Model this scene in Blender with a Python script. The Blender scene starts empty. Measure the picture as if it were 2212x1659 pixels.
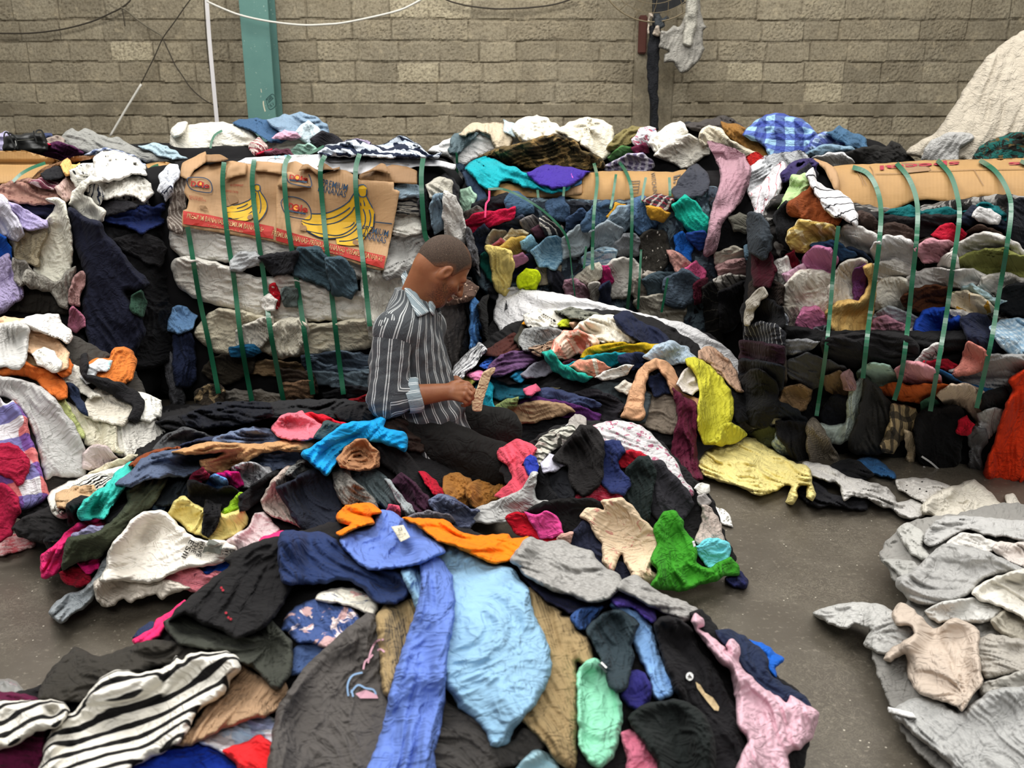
import bpy, bmesh, math, random
import numpy as np
from mathutils import Vector, geometry as mgeo

# ------------------------------------------------------------------ camera, light, exposure
SC = bpy.context.scene
COL = SC.collection
W, H = 2212.0, 1659.0
FPX, PITCH, CAMH = 1900.0, math.radians(16.5), 1.40
cam_d = bpy.data.cameras.new('camera'); cam = bpy.data.objects.new('camera', cam_d); COL.objects.link(cam)
cam_d.sensor_width = 36.0; cam_d.lens = 36.0 * FPX / W
cam.location = (0, 0, CAMH); cam.rotation_euler = (math.pi / 2 - PITCH, 0, 0)
cam_d.clip_start = 0.05; cam_d.clip_end = 60
cam_d.dof.use_dof = True; cam_d.dof.focus_distance = 3.6; cam_d.dof.aperture_fstop = 5.0
SC.camera = cam
SC.view_settings.view_transform = 'Standard'; SC.view_settings.look = 'None'
SC.view_settings.gamma = 1.0; SC.view_settings.use_curve_mapping = False
SC.view_settings.exposure = 0.10

world = bpy.data.worlds.new('world'); SC.world = world; world.use_nodes = True
bg = world.node_tree.nodes['Background']
bg.inputs[0].default_value = (1.0, 0.99, 0.97, 1); bg.inputs[1].default_value = 0.20

def area(name, loc, sx, sy, power, col=(1, 0.95, 0.87), aim=None):
    d = bpy.data.lights.new(name, 'AREA'); d.shape = 'RECTANGLE'; d.size = sx; d.size_y = sy
    d.energy = power; d.color = col
    o = bpy.data.objects.new(name, d); COL.objects.link(o); o.location = loc
    if aim is not None:
        v = Vector(aim) - Vector(loc); o.rotation_euler = v.to_track_quat('-Z', 'Y').to_euler()
    return o
# rows of lamps and roof lights high under the warehouse roof, plus one added front fill
area('roof_and_fill_light', (-1.2, 1.6, 6.2), 2.2, 3.4, 225, (1, 0.985, 0.96), (-0.4, 2.9, 0))
area('roof_and_fill_light', (0.4, -3.2, 5.6), 4.0, 1.6, 220, (1, 0.985, 0.96), (0.0, 4.8, 0.7))  # added fill light behind the camera, brightens the bale fronts and wall
area('roof_and_fill_light', (3.4, 4.2, 6.4), 1.8, 4.0, 285, (1, 0.98, 0.95), (2.2, 4.6, 0))
area('roof_and_fill_light', (-4.0, 4.6, 6.4), 1.8, 4.0, 285, (1, 0.98, 0.95), (-2.6, 5.0, 0))
area('roof_and_fill_light', (0.0, 6.8, 6.0), 6.0, 1.0, 200, (1, 0.97, 0.93), (0, 8.2, 1.4))

# ------------------------------------------------------------------ small numeric toolbox
CP, SP = math.cos(PITCH), math.sin(PITCH)
CAMV = np.array([0, 0, CAMH])
def rays(px, py):
    cx = (np.asarray(px, float) - W / 2) / FPX; cy = -(np.asarray(py, float) - H / 2) / FPX
    d = np.stack([cx, CP + cy * SP, -SP + cy * CP], -1)     # depth along the axis = 1
    return d
def srgb(h):
    if not isinstance(h, str): return h
    c = [int(h[i:i + 2], 16) / 255 for i in (0, 2, 4)]
    return tuple((v / 12.92 if v <= 0.04045 else ((v + 0.055) / 1.055) ** 2.4) for v in c) + (1.0,)

def _h(ix, iy, s):
    n = (ix.astype(np.int64) * 374761393 + iy.astype(np.int64) * 668265263 + int(s) * 2147483647) & 0xffffffff
    n = ((n ^ (n >> 13)) * 1274126177) & 0xffffffff
    return (n ^ (n >> 16)) & 0xffff
def perlin(x, y, s=0):
    x = np.asarray(x, float); y = np.asarray(y, float)
    ix = np.floor(x); iy = np.floor(y); fx = x - ix; fy = y - iy
    ux = fx * fx * fx * (fx * (fx * 6 - 15) + 10); uy = fy * fy * fy * (fy * (fy * 6 - 15) + 10)
    def g(dx, dy):
        a = _h(ix + dx, iy + dy, s) * (2 * math.pi / 65536)
        return np.cos(a) * (fx - dx) + np.sin(a) * (fy - dy)
    a = g(0, 0); b = g(1, 0); c = g(0, 1); d = g(1, 1)
    return 1.5 * ((a + (b - a) * ux) * (1 - uy) + (c + (d - c) * ux) * uy)
def worley(x, y, s=0):
    ix = np.floor(x); iy = np.floor(y)
    d1 = np.full(np.shape(x), 9.0); d2 = d1.copy()
    for i in (-1, 0, 1):
        for j in (-1, 0, 1):
            jx = ix + i; jy = iy + j
            px = jx + _h(jx, jy, s) / 65536; py = jy + _h(jx, jy, s + 77) / 65536
            d = np.hypot(px - x, py - y)
            d2 = np.minimum(d2, np.maximum(d, d1)); d1 = np.minimum(d1, d)
    return d1, d2

# ------------------------------------------------------------------ what the clothes lie on: signed fields f(x,y,z), negative inside
def bump(cx, cy, ax, ay, h, rot=0.0, p=0.9, back=None):
    c, s = math.cos(rot), math.sin(rot)
    def f(x, y):
        u = ((x - cx) * c + (y - cy) * s) / ax; v = (-(x - cx) * s + (y - cy) * c); v = v / (ay if back is None else np.where(v > 0, back, ay))
        return h * np.maximum(0, 1 - u * u - v * v) ** p
    return f
def heap(*bumps, floor=True):
    def f(x, y, z):
        hh = np.zeros_like(x) if floor else np.full_like(x, -0.02)
        for b in bumps:
            q = b(x, y); k = 0.06
            t = np.clip(0.5 + 0.5 * (q - hh) / k, 0, 1)
            hh = hh + (q - hh) * t + k * t * (1 - t) - (k * 0.25 if False else 0) * 0
        return z - hh
    return f
def rbox(c, s, r, yaw=0.0, bulge=0.0, bend=0.0):
    cy_, sy_ = math.cos(yaw), math.sin(yaw)
    def f(x, y, z):
        dx, dy, dz = x - c[0], y - c[1], z - c[2]
        u = dx * cy_ + dy * sy_; v = -dx * sy_ + dy * cy_
        if bulge:
            k = 1 - bulge * (1 - np.clip(dz / s[2], -1, 1) ** 2)
            u = u * k; v = v * k
            dz = dz + bend * np.clip(u / s[0], -1.2, 1.2) ** 2
        qx = np.abs(u) - s[0] + r; qy = np.abs(v) - s[1] + r; qz = np.abs(dz) - s[2] + r
        o = np.sqrt(np.maximum(qx, 0) ** 2 + np.maximum(qy, 0) ** 2 + np.maximum(qz, 0) ** 2)
        return o + np.minimum(np.maximum(np.maximum(qx, qy), qz), 0) - r
    return f
def ell(c, s):
    def f(x, y, z):
        u, v, w = (x - c[0]) / s[0], (y - c[1]) / s[1], (z - c[2]) / s[2]
        k0 = np.sqrt(u * u + v * v + w * w)
        return (k0 - 1) * min(s)
    return f
def un(*fs):
    def f(x, y, z):
        r = fs[0](x, y, z)
        for g in fs[1:]:
            r = np.minimum(r, g(x, y, z))
        return r
    return f
def sun(k, *fs):
    def f(x, y, z):
        r = fs[0](x, y, z)
        for g in fs[1:]:
            b = g(x, y, z); t = np.clip(0.5 + 0.5 * (r - b) / k, 0, 1)
            r = r + (b - r) * t - k * t * (1 - t)
        return r
    return f

SUP = {}
def support(key, f, t0, t1):
    SUP[key] = dict(f=f, t0=t0, t1=t1, buf=np.zeros((416, 554), np.float32))
floor_f = heap()
support('fl', floor_f, 1.2, 6)
FG = heap(bump(-0.10, 2.02, 1.12, 1.25, 0.44, back=0.72), bump(-0.72, 1.62, 0.78, 1.0, 0.30, back=0.6))
support('fg', FG, 0.7, 3.4)
ML = heap(bump(-1.0, 3.25, 1.15, 1.05, 0.24), bump(-0.62, 3.2, 0.55, 0.55, 0.30))
support('ml', ML, 1.6, 5.4)
CR = heap(bump(0.42, 3.02, 0.66, 0.62, 0.40))
support('cr', CR, 1.8, 5.0)
BK = heap(bump(0.52, 4.35, 1.05, 0.95, 0.50))
support('bk', BK, 2.6, 6.2)
LH = heap(bump(-2.0, 3.35, 0.72, 0.85, 0.66))
support('lh', LH, 2.0, 5.2)
RH = heap(bump(1.55, 2.0, 0.72, 1.05, 0.22), bump(1.5, 2.95, 0.6, 0.35, 0.13))
support('rh', RH, 1.0, 4.6)
B1 = rbox((-2.55, 4.62, 0.56), (0.76, 0.60, 0.60), 0.20, 0.0, 0.05)
support('b1', B1, 3.0, 6.5)
B2 = rbox((-1.10, 4.92, 0.60), (0.80, 0.62, 0.62), 0.17, 0.0, 0.05)
support('b2', B2, 3.4, 7)
B3 = rbox((0.62, 5.62, 0.53), (0.95, 0.62, 0.58), 0.16, 0.0, 0.04)
support('b3', B3, 3.8, 7.5)
B4 = rbox((2.12, 4.10, 0.58), (0.95, 0.60, 0.63), 0.26, -0.24, 0.05)
support('b4', B4, 2.6, 6.5)
R1 = rbox((-2.75, 6.2, 0.62), (1.30, 0.62, 0.66), 0.30)
R1 = sun(0.10, R1, ell((-2.72, 6.05, 1.18), (0.60, 0.42, 0.24)), ell((-3.2, 5.9, 1.15), (0.35, 0.3, 0.20)))
support('r1', R1, 4.6, 8.5)
R2 = rbox((-1.76, 6.45, 0.62), (0.70, 0.55, 0.66), 0.25)
R2 = sun(0.10, R2, ell((-2.02, 6.25, 1.16), (0.36, 0.36, 0.25)), ell((-1.52, 6.35, 1.18), (0.42, 0.36, 0.30)))
support('r2', R2, 4.8, 8.5)
R3 = rbox((1.08, 7.0, 0.64), (1.76, 0.60, 0.68), 0.30)
R3 = sun(0.10, R3, ell((-0.35, 6.75, 1.16), (0.34, 0.36, 0.22)), ell((0.20, 6.8, 1.18), (0.30, 0.36, 0.26)), ell((0.62, 6.8, 1.18), (0.32, 0.36, 0.25)), ell((1.28, 6.85, 1.18), (0.50, 0.38, 0.27)), ell((2.06, 6.85, 1.18), (0.44, 0.40, 0.33)), ell((2.6, 6.8, 1.12), (0.4, 0.36, 0.22)))
support('r3', R3, 5.0, 9.2)
CV = ell((4.1, 6.9, 0.0), (1.65, 1.3, 2.35))
support('cv', CV, 4.6, 9.2)
support('wl', lambda x, y, z: 9.75 - y, 8.0, 12.5)

def hit(key, px, py, h, K=110):
    """points where the sight line through (px,py) meets support KEY raised by h"""
    S = SUP[key]; D = rays(px, py); n = len(D)
    h = np.broadcast_to(np.asarray(h, float), (n,))
    ts = np.linspace(S['t0'], S['t1'], K)
    P = CAMV + D[:, None, :] * ts[None, :, None]
    F = S['f'](P[..., 0], P[..., 1], P[..., 2]) - h[:, None]
    neg = F < 0
    neg[:, 0] = False
    any_ = neg.any(1); i = neg.argmax(1)
    j = F.argmin(1)
    i = np.where(any_, np.maximum(i, 1), np.clip(j, 1, K - 1))
    lo = ts[i - 1]; hi = ts[i]
    for _ in range(14):
        m = (lo + hi) / 2; Q = CAMV + D * m[:, None]
        inside = (S['f'](Q[:, 0], Q[:, 1], Q[:, 2]) - h) < 0
        hi = np.where(inside, m, hi); lo = np.where(inside, lo, m)
    t = np.where(any_, (lo + hi) / 2, ts[np.clip(j, 0, K - 1)])
    return CAMV + D * t[:, None], t

# ------------------------------------------------------------------ object helpers
def tag(o, label=None, cat=None, group=None, kind=None):
    if label: o['label'] = label
    if cat: o['category'] = cat
    if group: o['group'] = group
    if kind: o['kind'] = kind
    return o
def mesh_obj(name, V, F, mat, parent=None, smooth=True, uv=None):
    me = bpy.data.meshes.new(name)
    V = np.asarray(V, np.float32)
    me.from_pydata(V.tolist() if len(V) < 20 else V, [], F)
    me.validate(); me.update()
    if smooth: me.polygons.foreach_set('use_smooth', np.ones(len(me.polygons), bool))
    if uv is not None:
        l = me.uv_layers.new(name='uv'); idx = np.empty(len(me.loops), np.int32)
        me.loops.foreach_get('vertex_index', idx)
        l.data.foreach_set('uv', np.asarray(uv, np.float32)[idx].ravel())
    if mat is not None: me.materials.append(mat)
    o = bpy.data.objects.new(name, me); COL.objects.link(o)
    if parent is not None: o.parent = parent
    return o
def empty(name, loc, label, cat, group=None):
    o = bpy.data.objects.new(name, None); COL.objects.link(o); o.location = loc
    o.empty_display_size = 0.1
    return tag(o, label, cat, group)
def adopt(child, parent):
    """child keeps its place in the world"""
    child.parent = parent
    child.matrix_parent_inverse = MI(parent)
def MI(p):
    from mathutils import Matrix
    return Matrix.Translation(p.location).inverted()      # every parent here stands unrotated in the world

# ------------------------------------------------------------------ materials
MATS = {}
class NB:
    def __init__(s, name):
        s.m = bpy.data.materials.new(name); s.m.use_nodes = True
        s.t = s.m.node_tree; s.b = s.t.nodes['Principled BSDF']
    def n(s, kind, **kw):
        nd = s.t.nodes.new(kind)
        for k, v in kw.items():
            if k == 'op': nd.operation = v
            elif k.startswith('i'): 
                pass
            else: setattr(nd, k, v)
        return nd
    def L(s, a, b): s.t.links.new(a, b)
    def math(s, op, a, b=None, c=None):
        nd = s.t.nodes.new('ShaderNodeMath'); nd.operation = op
        for i, v in enumerate((a, b, c)):
            if v is None: continue
            if isinstance(v, (int, float)): nd.inputs[i].default_value = v
            else: s.L(v, nd.inputs[i])
        return nd.outputs[0]
    def mix(s, fac, a, b, blend='MIX'):
        nd = s.t.nodes.new('ShaderNodeMix'); nd.data_type = 'RGBA'; nd.blend_type = blend
        for sock, v in ((nd.inputs[0], fac), (nd.inputs[6], a), (nd.inputs[7], b)):
            if isinstance(v, (int, float)): sock.default_value = v
            elif isinstance(v, tuple): sock.default_value = v
            else: s.L(v, sock)
        return nd.outputs[2]
    def noise(s, vec, scale, detail=3, rough=0.5, dist=0.0):
        nd = s.t.nodes.new('ShaderNodeTexNoise'); nd.inputs['Scale'].default_value = scale
        nd.inputs['Detail'].default_value = detail; nd.inputs['Roughness'].default_value = rough
        nd.inputs['Distortion'].default_value = dist
        if vec is not None: s.L(vec, nd.inputs['Vector'])
        return nd.outputs[0]
    def voro(s, vec, scale, feature='F1', out='Distance'):
        nd = s.t.nodes.new('ShaderNodeTexVoronoi'); nd.feature = feature; nd.inputs['Scale'].default_value = scale
        if vec is not None: s.L(vec, nd.inputs['Vector'])
        return nd.outputs[out]
    def uv(s):
        nd = s.t.nodes.new('ShaderNodeUVMap'); nd.uv_map = 'uv'; return nd.outputs[0]
    def obj(s):
        nd = s.t.nodes.new('ShaderNodeTexCoord'); return nd.outputs['Object']
    def sep(s, v):
        nd = s.t.nodes.new('ShaderNodeSeparateXYZ'); s.L(v, nd.inputs[0]); return nd.outputs
    def comb(s, x, y, z=0.0):
        nd = s.t.nodes.new('ShaderNodeCombineXYZ')
        for i, v in enumerate((x, y, z)):
            if isinstance(v, (int, float)): nd.inputs[i].default_value = v
            else: s.L(v, nd.inputs[i])
        return nd.outputs[0]
    def step(s, v, t, soft=0.03):
        nd = s.t.nodes.new('ShaderNodeMapRange'); nd.inputs[1].default_value = t - soft; nd.inputs[2].default_value = t + soft
        s.L(v, nd.inputs[0]); return nd.outputs[0]
    def bump(s, hgt, strength, dist, normal=None):
        nd = s.t.nodes.new('ShaderNodeBump'); nd.inputs['Strength'].default_value = strength
        nd.inputs['Distance'].default_value = dist; s.L(hgt, nd.inputs['Height'])
        if normal is not None: s.L(normal, nd.inputs['Normal'])
        return nd.outputs[0]
    def done(s, col, rough=0.85, normal=None, spec=0.25, sheen=0.0):
        if isinstance(col, tuple): s.b.inputs['Base Color'].default_value = col
        else: s.L(col, s.b.inputs['Base Color'])
        if isinstance(rough, (int, float)): s.b.inputs['Roughness'].default_value = rough
        else: s.L(rough, s.b.inputs['Roughness'])
        s.b.inputs['Specular IOR Level'].default_value = spec
        s.b.inputs['Sheen Weight'].default_value = sheen
        if normal is not None: s.L(normal, s.b.inputs['Normal'])
        return s.m

def cloth_mat(spec):
    """spec: 'rrggbb' or 'rrggbb/kind:args...'; kinds: s stripes, k check, g gingham, f flowers, o dots, z zebra, c camouflage, m marl, l lace, r rib, q quilt"""
    if spec in MATS: return MATS[spec]
    parts = spec.split('/')
    base = srgb(parts[0]); b = NB('cloth_' + parts[0]); uv = b.uv(); x, y, _ = b.sep(uv)
    warp = b.noise(uv, 14, 2); col = base; hb = None
    for p in parts[1:]:
        a = p.split(':'); k = a[0]
        if k == 'r': a = ['r', '000000'] + a[1:]
        c2 = srgb(a[1]) if len(a) > 1 and len(a[1]) == 6 else (0, 0, 0, 1)
        num = [float(v) for v in a[2:] if v and not (len(v) == 6 and '.' not in v)]
        c3 = [srgb(v) for v in a[2:] if len(v) == 6 and '.' not in v]
        per = num[0] if num else 0.03; wd = num[1] if len(num) > 1 else 0.5
        if k in 'szt':
            if k == 'z': src = b.math('ADD', x, b.math('MULTIPLY', b.noise(uv, 9, 3), 0.09 + per))
            else: src = b.math('ADD', x, b.math('MULTIPLY', b.noise(uv, 5, 1), 0.012))
            if k == 't': src = y
            fr = b.math('FRACT', b.math('DIVIDE', src, per))
            f = b.math('MULTIPLY', b.step(fr, 0.0 + 0.04), b.math('SUBTRACT', 1.0, b.step(fr, wd)))
            col = b.mix(f, col, c2)
        elif k in 'kg':
            fx = b.step(b.math('PINGPONG', b.math('DIVIDE', x, per), 0.5), 0.5 - wd * 0.5, 0.01)
            fy = b.step(b.math('PINGPONG', b.math('DIVIDE', y, per), 0.5), 0.5 - wd * 0.5, 0.01)
            cc3 = c3[0] if c3 else c2
            col = b.mix(b.math('MULTIPLY', fx, 0.80 if k == 'k' else 0.5), col, c2)
            col = b.mix(b.math('MULTIPLY', fy, 0.80 if k == 'k' else 0.5), col, cc3)
        elif k == 'f':
            n = b.noise(uv, 1.0 / per, 3, 0.6, 1.2); col = b.mix(b.step(n, wd if len(num) > 1 else 0.58, 0.02), col, c2)
            for q, c in enumerate(c3):
                n2 = b.noise(b.comb(b.math('ADD', x, 3.1 + q), y, 0), 1.3 / per, 2, 0.5, 0.8); col = b.mix(b.step(n2, 0.60, 0.02), col, c)
        elif k == 'o':
            d = b.voro(uv, 1.0 / per); col = b.mix(b.step(d, wd if len(num) > 1 else 0.25, 0.03), c2, col)
        elif k == 'c':
            n = b.noise(uv, 1 / per, 4, 0.6, 1.0); col = b.mix(b.step(n, 0.52, 0.02), col, c2)
            for q, c in enumerate(c3):
                n2 = b.noise(b.comb(b.math('ADD', x, 2.7 * q + 5), y, 0), (1.4 + q) / per, 4, 0.6, 1.0); col = b.mix(b.step(n2, 0.56, 0.02), col, c)
        elif k == 'm':
            n = b.noise(b.comb(b.math('MULTIPLY', x, 2.5), y, 0), 1 / per, 4, 0.75); col = b.mix(b.step(n, 0.53, 0.12), col, c2)
        elif k == 'l':
            d = b.voro(uv, 1 / per); col = b.mix(b.step(d, 0.33, 0.08), c2, col); hb = d
        elif k == 'r':
            fr = b.math('PINGPONG', b.math('DIVIDE', x, per if num else 0.006), 0.5); hb = fr
        elif k == 'q':
            d = b.voro(uv, 1 / per); hb = b.math('SUBTRACT', 1.0, d)
    v = b.noise(uv, 7, 4, 0.6)
    mr = b.t.nodes.new('ShaderNodeMapRange'); b.L(v, mr.inputs[0]); mr.inputs[1].default_value = 0.3; mr.inputs[2].default_value = 0.7
    mr.inputs[3].default_value = 0.90; mr.inputs[4].default_value = 1.06
    g = b.t.nodes.new('ShaderNodeCombineColor')
    for i in range(3): b.L(mr.outputs[0], g.inputs[i])
    col = b.mix(1.0, col, g.outputs[0], 'MULTIPLY')
    w1 = b.noise(b.comb(b.math('MULTIPLY', x, 1.9), y, 0), 13, 1.6, 0.5, 1.2); w2 = b.noise(b.comb(x, b.math('MULTIPLY', y, 1.6), 3.3), 21, 1.2, 0.5, 1.0)
    w1 = b.math('ADD', b.math('ABSOLUTE', b.math('SUBTRACT', w1, 0.5)), b.math('MULTIPLY', b.math('ABSOLUTE', b.math('SUBTRACT', w2, 0.5)), -0.6))
    nrm = b.bump(w1, 0.75, 0.026)
    fine = b.noise(uv, 420, 2, 0.6)
    nrm = b.bump(fine, 0.35, 0.0012, nrm)
    if hb is not None: nrm = b.bump(hb, 0.6, 0.004, nrm)
    m = b.done(col, 0.90, nrm, 0.12, 0.02)
    MATS[spec] = m
    return m
# ------------------------------------------------------------------ garments: cloth laid over what carries it
def smooth_poly(P, corner=0.35, seg=5.0, rng=None, wob=1.0):
    """closed Catmull-Rom through P (pixels of the photograph), resampled about every SEG pixels"""
    P = np.asarray(P, float); n = len(P); out = []
    for i in range(n):
        p0, p1, p2, p3 = P[i - 1], P[i], P[(i + 1) % n], P[(i + 2) % n]
        L = np.hypot(*(p2 - p1)); k = max(2, int(L / seg))
        t = np.linspace(0, 1, k, endpoint=False)[:, None]
        m1 = (p2 - p0) * corner; m2 = (p3 - p1) * corner
        lim1 = L / max(1e-6, np.hypot(*m1)); lim2 = L / max(1e-6, np.hypot(*m2))
        m1 = m1 * min(1, lim1); m2 = m2 * min(1, lim2)
        out.append((2 * t**3 - 3 * t**2 + 1) * p1 + (t**3 - 2 * t**2 + t) * m1 + (-2 * t**3 + 3 * t**2) * p2 + (t**3 - t**2) * m2)
    Q = np.concatenate(out)
    if wob:
        s = rng.integers(1, 9999)
        Q = Q + np.stack([perlin(Q[:, 0] / 17, Q[:, 1] / 17, s), perlin(Q[:, 0] / 17, Q[:, 1] / 17, s + 5)], -1) * 2.6 * wob
    return Q
def inside(Q, x, y):
    r = np.zeros(np.shape(x), bool); n = len(Q)
    for i in range(n):
        (x1, y1), (x2, y2) = Q[i - 1], Q[i]
        if y1 == y2: continue
        c = ((y1 > y) != (y2 > y))
        r ^= c & (x < (x2 - x1) * (y - y1) / (y2 - y1) + x1)
    return r
def edge_dist(Q, x, y):
    A = Q; B = np.roll(Q, -1, 0); d = np.full(np.shape(x), 1e9)
    for (ax, ay), (bx, by) in zip(A, B):
        ex, ey = bx - ax, by - ay; L = ex * ex + ey * ey + 1e-9
        t = np.clip(((x - ax) * ex + (y - ay) * ey) / L, 0, 1)
        d = np.minimum(d, (x - ax - t * ex) ** 2 + (y - ay - t * ey) ** 2)
    return np.sqrt(d)

def soft(n, e): return np.sqrt(n * n + e * e) - e
def folds(x, y, s, ang, lam, kind, ctr, dist):
    """height of the folds, about 0..1, over pixels x,y"""
    wa, ws = (0.55, 5.0) if kind != 'c' else (0.8, 3.0)
    wx = perlin(x / (ws * lam), y / (ws * lam), s + 1) * lam * wa * 2; wy = perlin(x / (ws * lam), y / (ws * lam), s + 2) * lam * wa * 2
    X, Y = x + wx, y + wy
    if kind == 'r':
        dx, dy = X - ctr[0], Y - ctr[1]; r = np.hypot(dx, dy) + lam * 0.4
        u = np.log(r / lam) * lam * 2.5; v = np.arctan2(dy, dx) * 2.1 * lam
    elif kind == 'e':
        v = dist + perlin(x / (2.5 * lam), y / (2.5 * lam), s + 9) * lam * 0.9; u = (x + y) * 0.7
    else:
        c, sn = math.cos(ang), math.sin(ang); u = X * c + Y * sn; v = -X * sn + Y * c
    n4 = perlin(x / (lam * 2.6), y / (lam * 2.6), s + 8)
    def facets(u, v, q, k):
        b1 = soft(perlin(u / (1.9 * q), v / (1.1 * q), k + 3), 0.03) * 1.5                    # flat facets meeting in sharp valleys
        c, sn = math.cos(0.9), math.sin(0.9); u2, v2 = u * c + v * sn, -u * sn + v * c
        b2 = 1 - soft(perlin(u2 / (1.5 * q), v2 / (0.75 * q), k + 4), 0.03) * 1.6             # and in sharp ridges
        return 0.55 * b1 + 0.55 * b2
    if kind == 'c':
        h = facets(u, v, lam, s) + 0.6 * n4 - 0.3
        if lam * 0.52 > 6: h = h + 0.45 * (facets(v * 0.8, u, lam * 0.52, s + 20) - 0.4)
        if lam * 0.27 > 6: h = h + 0.22 * (facets(u, v, lam * 0.27, s + 40) - 0.4)
        return np.logaddexp(h * 7, 0.22 * 7) / 7
    n1 = perlin(u / (8.5 * lam), v / lam, s + 3); t1 = 1 - (1 - np.clip(soft(n1, 0.05) * 1.6, 0, 1)) ** 2          # round tubes, narrow valleys
    fade = np.clip(0.70 + 1.1 * perlin(u / (7 * lam), v / (3 * lam), s + 11), 0.15, 1.25)
    n2 = perlin(u / (5.0 * lam), v / (0.5 * lam), s + 13); t2 = np.clip(soft(n2, 0.04) * 1.6, 0, 1)
    h = 1.05 * t1 * fade + 0.5 * n4
    if lam > 12: h = h + 0.42 * t2 * fade
    h = h + 0.42 * facets(u * 0.6, v, max(lam * 0.62, 9.0), s)
    return np.logaddexp(h * 7, 0.15 * 7) / 7

GB = np.meshgrid(np.arange(554) * 4.0 + 2, np.arange(416) * 4.0 + 2)
STEP = 2.8
TILT = dict(fl=1.5, fg=1.25, ml=1.5, cr=1.35, bk=1.5, lh=1.2, rh=1.4)
CROWDED = ('b1', 'b2', 'b3', 'b4', 'bk', 'lh', 'ml', 'cr', 'r1', 'r2', 'r3')
class Patch:
    pass
def build_patch(name, P, sup, spec=None, mat=None, ang=0.0, lam=None, kind='d', T=0.02, amp=1.0, corner=0.38, wob=1.0, step=None,
                parent=None, ctr=None, edge=0.16, flat=False, seed=None, solid=None):
    """one cloth patch: outline P in pixels of the photograph, resting on support SUP (and on the patches already there)"""
    seed = int(seed if seed is not None else (abs(P[0][0]) * 7.3 + abs(P[0][1]) * 13.7 + len(P) * 101) % 99991)
    rng = np.random.default_rng(seed)
    S = SUP[sup]; st = step or STEP
    if sup in ('rh', 'fl', 'cr') and not flat: T = T * 0.7
    P = np.asarray(P, float)
    if not flat and kind and sup in CROWDED and mat is None:
        c0 = P.mean(0); ext = math.sqrt(max(1.0, (P.max(0) - P.min(0)).prod())); small = float(np.clip((150 - ext) / 100, 0, 1))
        P = c0 + (P - c0) * (1 + (0.27 if sup in ('b3', 'b4', 'bk') else 0.17) * small); T = T * (1 - 0.40 * small); amp = amp * (1 + 1.3 * small); corner = corner * (1 - 0.5 * small); edge = edge + 0.22 * small; wob = wob * (1 + 0.5 * small)
        if lam is None and small > 0: lam = float(np.clip(ext * 0.135, 7, 30))
    Q = smooth_poly(P, corner, st, rng, wob)
    lo, hi = Q.min(0), Q.max(0); size = math.sqrt(max(1.0, (hi - lo).prod()))
    if lam is None: lam = float(np.clip(size * 0.12, 9, 60))
    # interior points on a staggered grid
    gx = np.arange(lo[0], hi[0] + st, st); gy = np.arange(lo[1], hi[1] + st, st * 0.87)
    X, Y = np.meshgrid(gx, gy); X = X + (np.arange(len(gy)) % 2)[:, None] * st * 0.5
    X, Y = X.ravel(), Y.ravel()
    m = inside(Q, X, Y); X, Y = X[m], Y[m]
    dd = edge_dist(Q, X, Y); m = dd > st * 0.55; X, Y, dd = X[m], Y[m], dd[m]
    nb = len(Q); x = np.concatenate([Q[:, 0], X]); y = np.concatenate([Q[:, 1], Y]); d = np.concatenate([np.zeros(nb), dd])
    # scale: metres per pixel where it lies
    cpt, ct = hit(sup, [x.mean()], [y.mean()], 0.0); mpp = ct[0] / FPX
    k = TILT.get(sup, 1.0)
    buf = S['buf']
    i0, i1 = max(0, int(lo[0] / 4) - 16), min(554, int(hi[0] / 4) + 17); j0, j1 = max(0, int(lo[1] / 4) - 16), min(416, int(hi[1] / 4) + 17)
    sub = buf[j0:j1, i0:i1].astype(float)
    R = int(np.clip(size * 0.07 / 4, 2, 15)) if not flat else 6
    def win(A, fn):
        for ax in (0, 1):
            p = np.pad(A, [(R, R) if q == ax else (0, 0) for q in (0, 1)], mode='edge'); n = A.shape[ax]
            A = fn([p[k2:k2 + n] if ax == 0 else p[:, k2:k2 + n] for k2 in range(2 * R + 1)])
        return A
    base = sub; R0 = R
    if sub.size:
        R = min(R0, 3); low = win(win(win(sub, lambda L: np.max(L, 0)), lambda L: np.mean(L, 0)), lambda L: np.mean(L, 0)); R = R0
        base = win(sub, lambda L: np.max(L, 0)); base = win(win(base, lambda L: np.mean(L, 0)), lambda L: np.mean(L, 0))
    def base_at(xx, yy, dd):
        if not sub.size: return np.zeros(np.shape(xx))
        fx = np.clip((xx - 2) / 4 - i0, 0, sub.shape[1] - 1.001); fy = np.clip((yy - 2) / 4 - j0, 0, sub.shape[0] - 1.001)
        a = fx.astype(int); b = fy.astype(int); u, v = fx - a, fy - b
        a1 = np.minimum(a + 1, sub.shape[1] - 1); b1 = np.minimum(b + 1, sub.shape[0] - 1)
        f = lambda B: (B[b, a] * (1 - u) + B[b, a1] * u) * (1 - v) + (B[b1, a] * (1 - u) + B[b1, a1] * u) * v
        w = np.clip(dd / (R0 * 3.0), 0, 1); w = w * w * (3 - 2 * w) if not flat else 1.0
        return f(low) * (1 - w) + f(base) * w
    ctr_ = ctr if ctr is not None else (x.mean(), y.mean())
    rad = min(size * 0.16, 3 + 0.30 * T / mpp)
    A = 0.0 if flat else amp * 0.50 * lam * mpp * k
    def height(xx, yy, dd):
        q = np.clip(dd / max(rad, 1e-6), 0, 1); prof = edge + (1 - edge) * np.sqrt(np.clip(1 - (1 - q) ** 2, 0, 1))
        h = T * prof * (1.0 + 0.3 * perlin(xx / (size * 0.4), yy / (size * 0.4), seed))
        if A: h = h + A * folds(xx, yy, seed, ang, lam, kind, ctr_, dd) * np.clip(dd / (lam * 0.30) + 0.55, 0, 1)
        return h
    hgt = base_at(x, y, d) + height(x, y, d)
    V, t = hit(sup, x, y, hgt)
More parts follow.
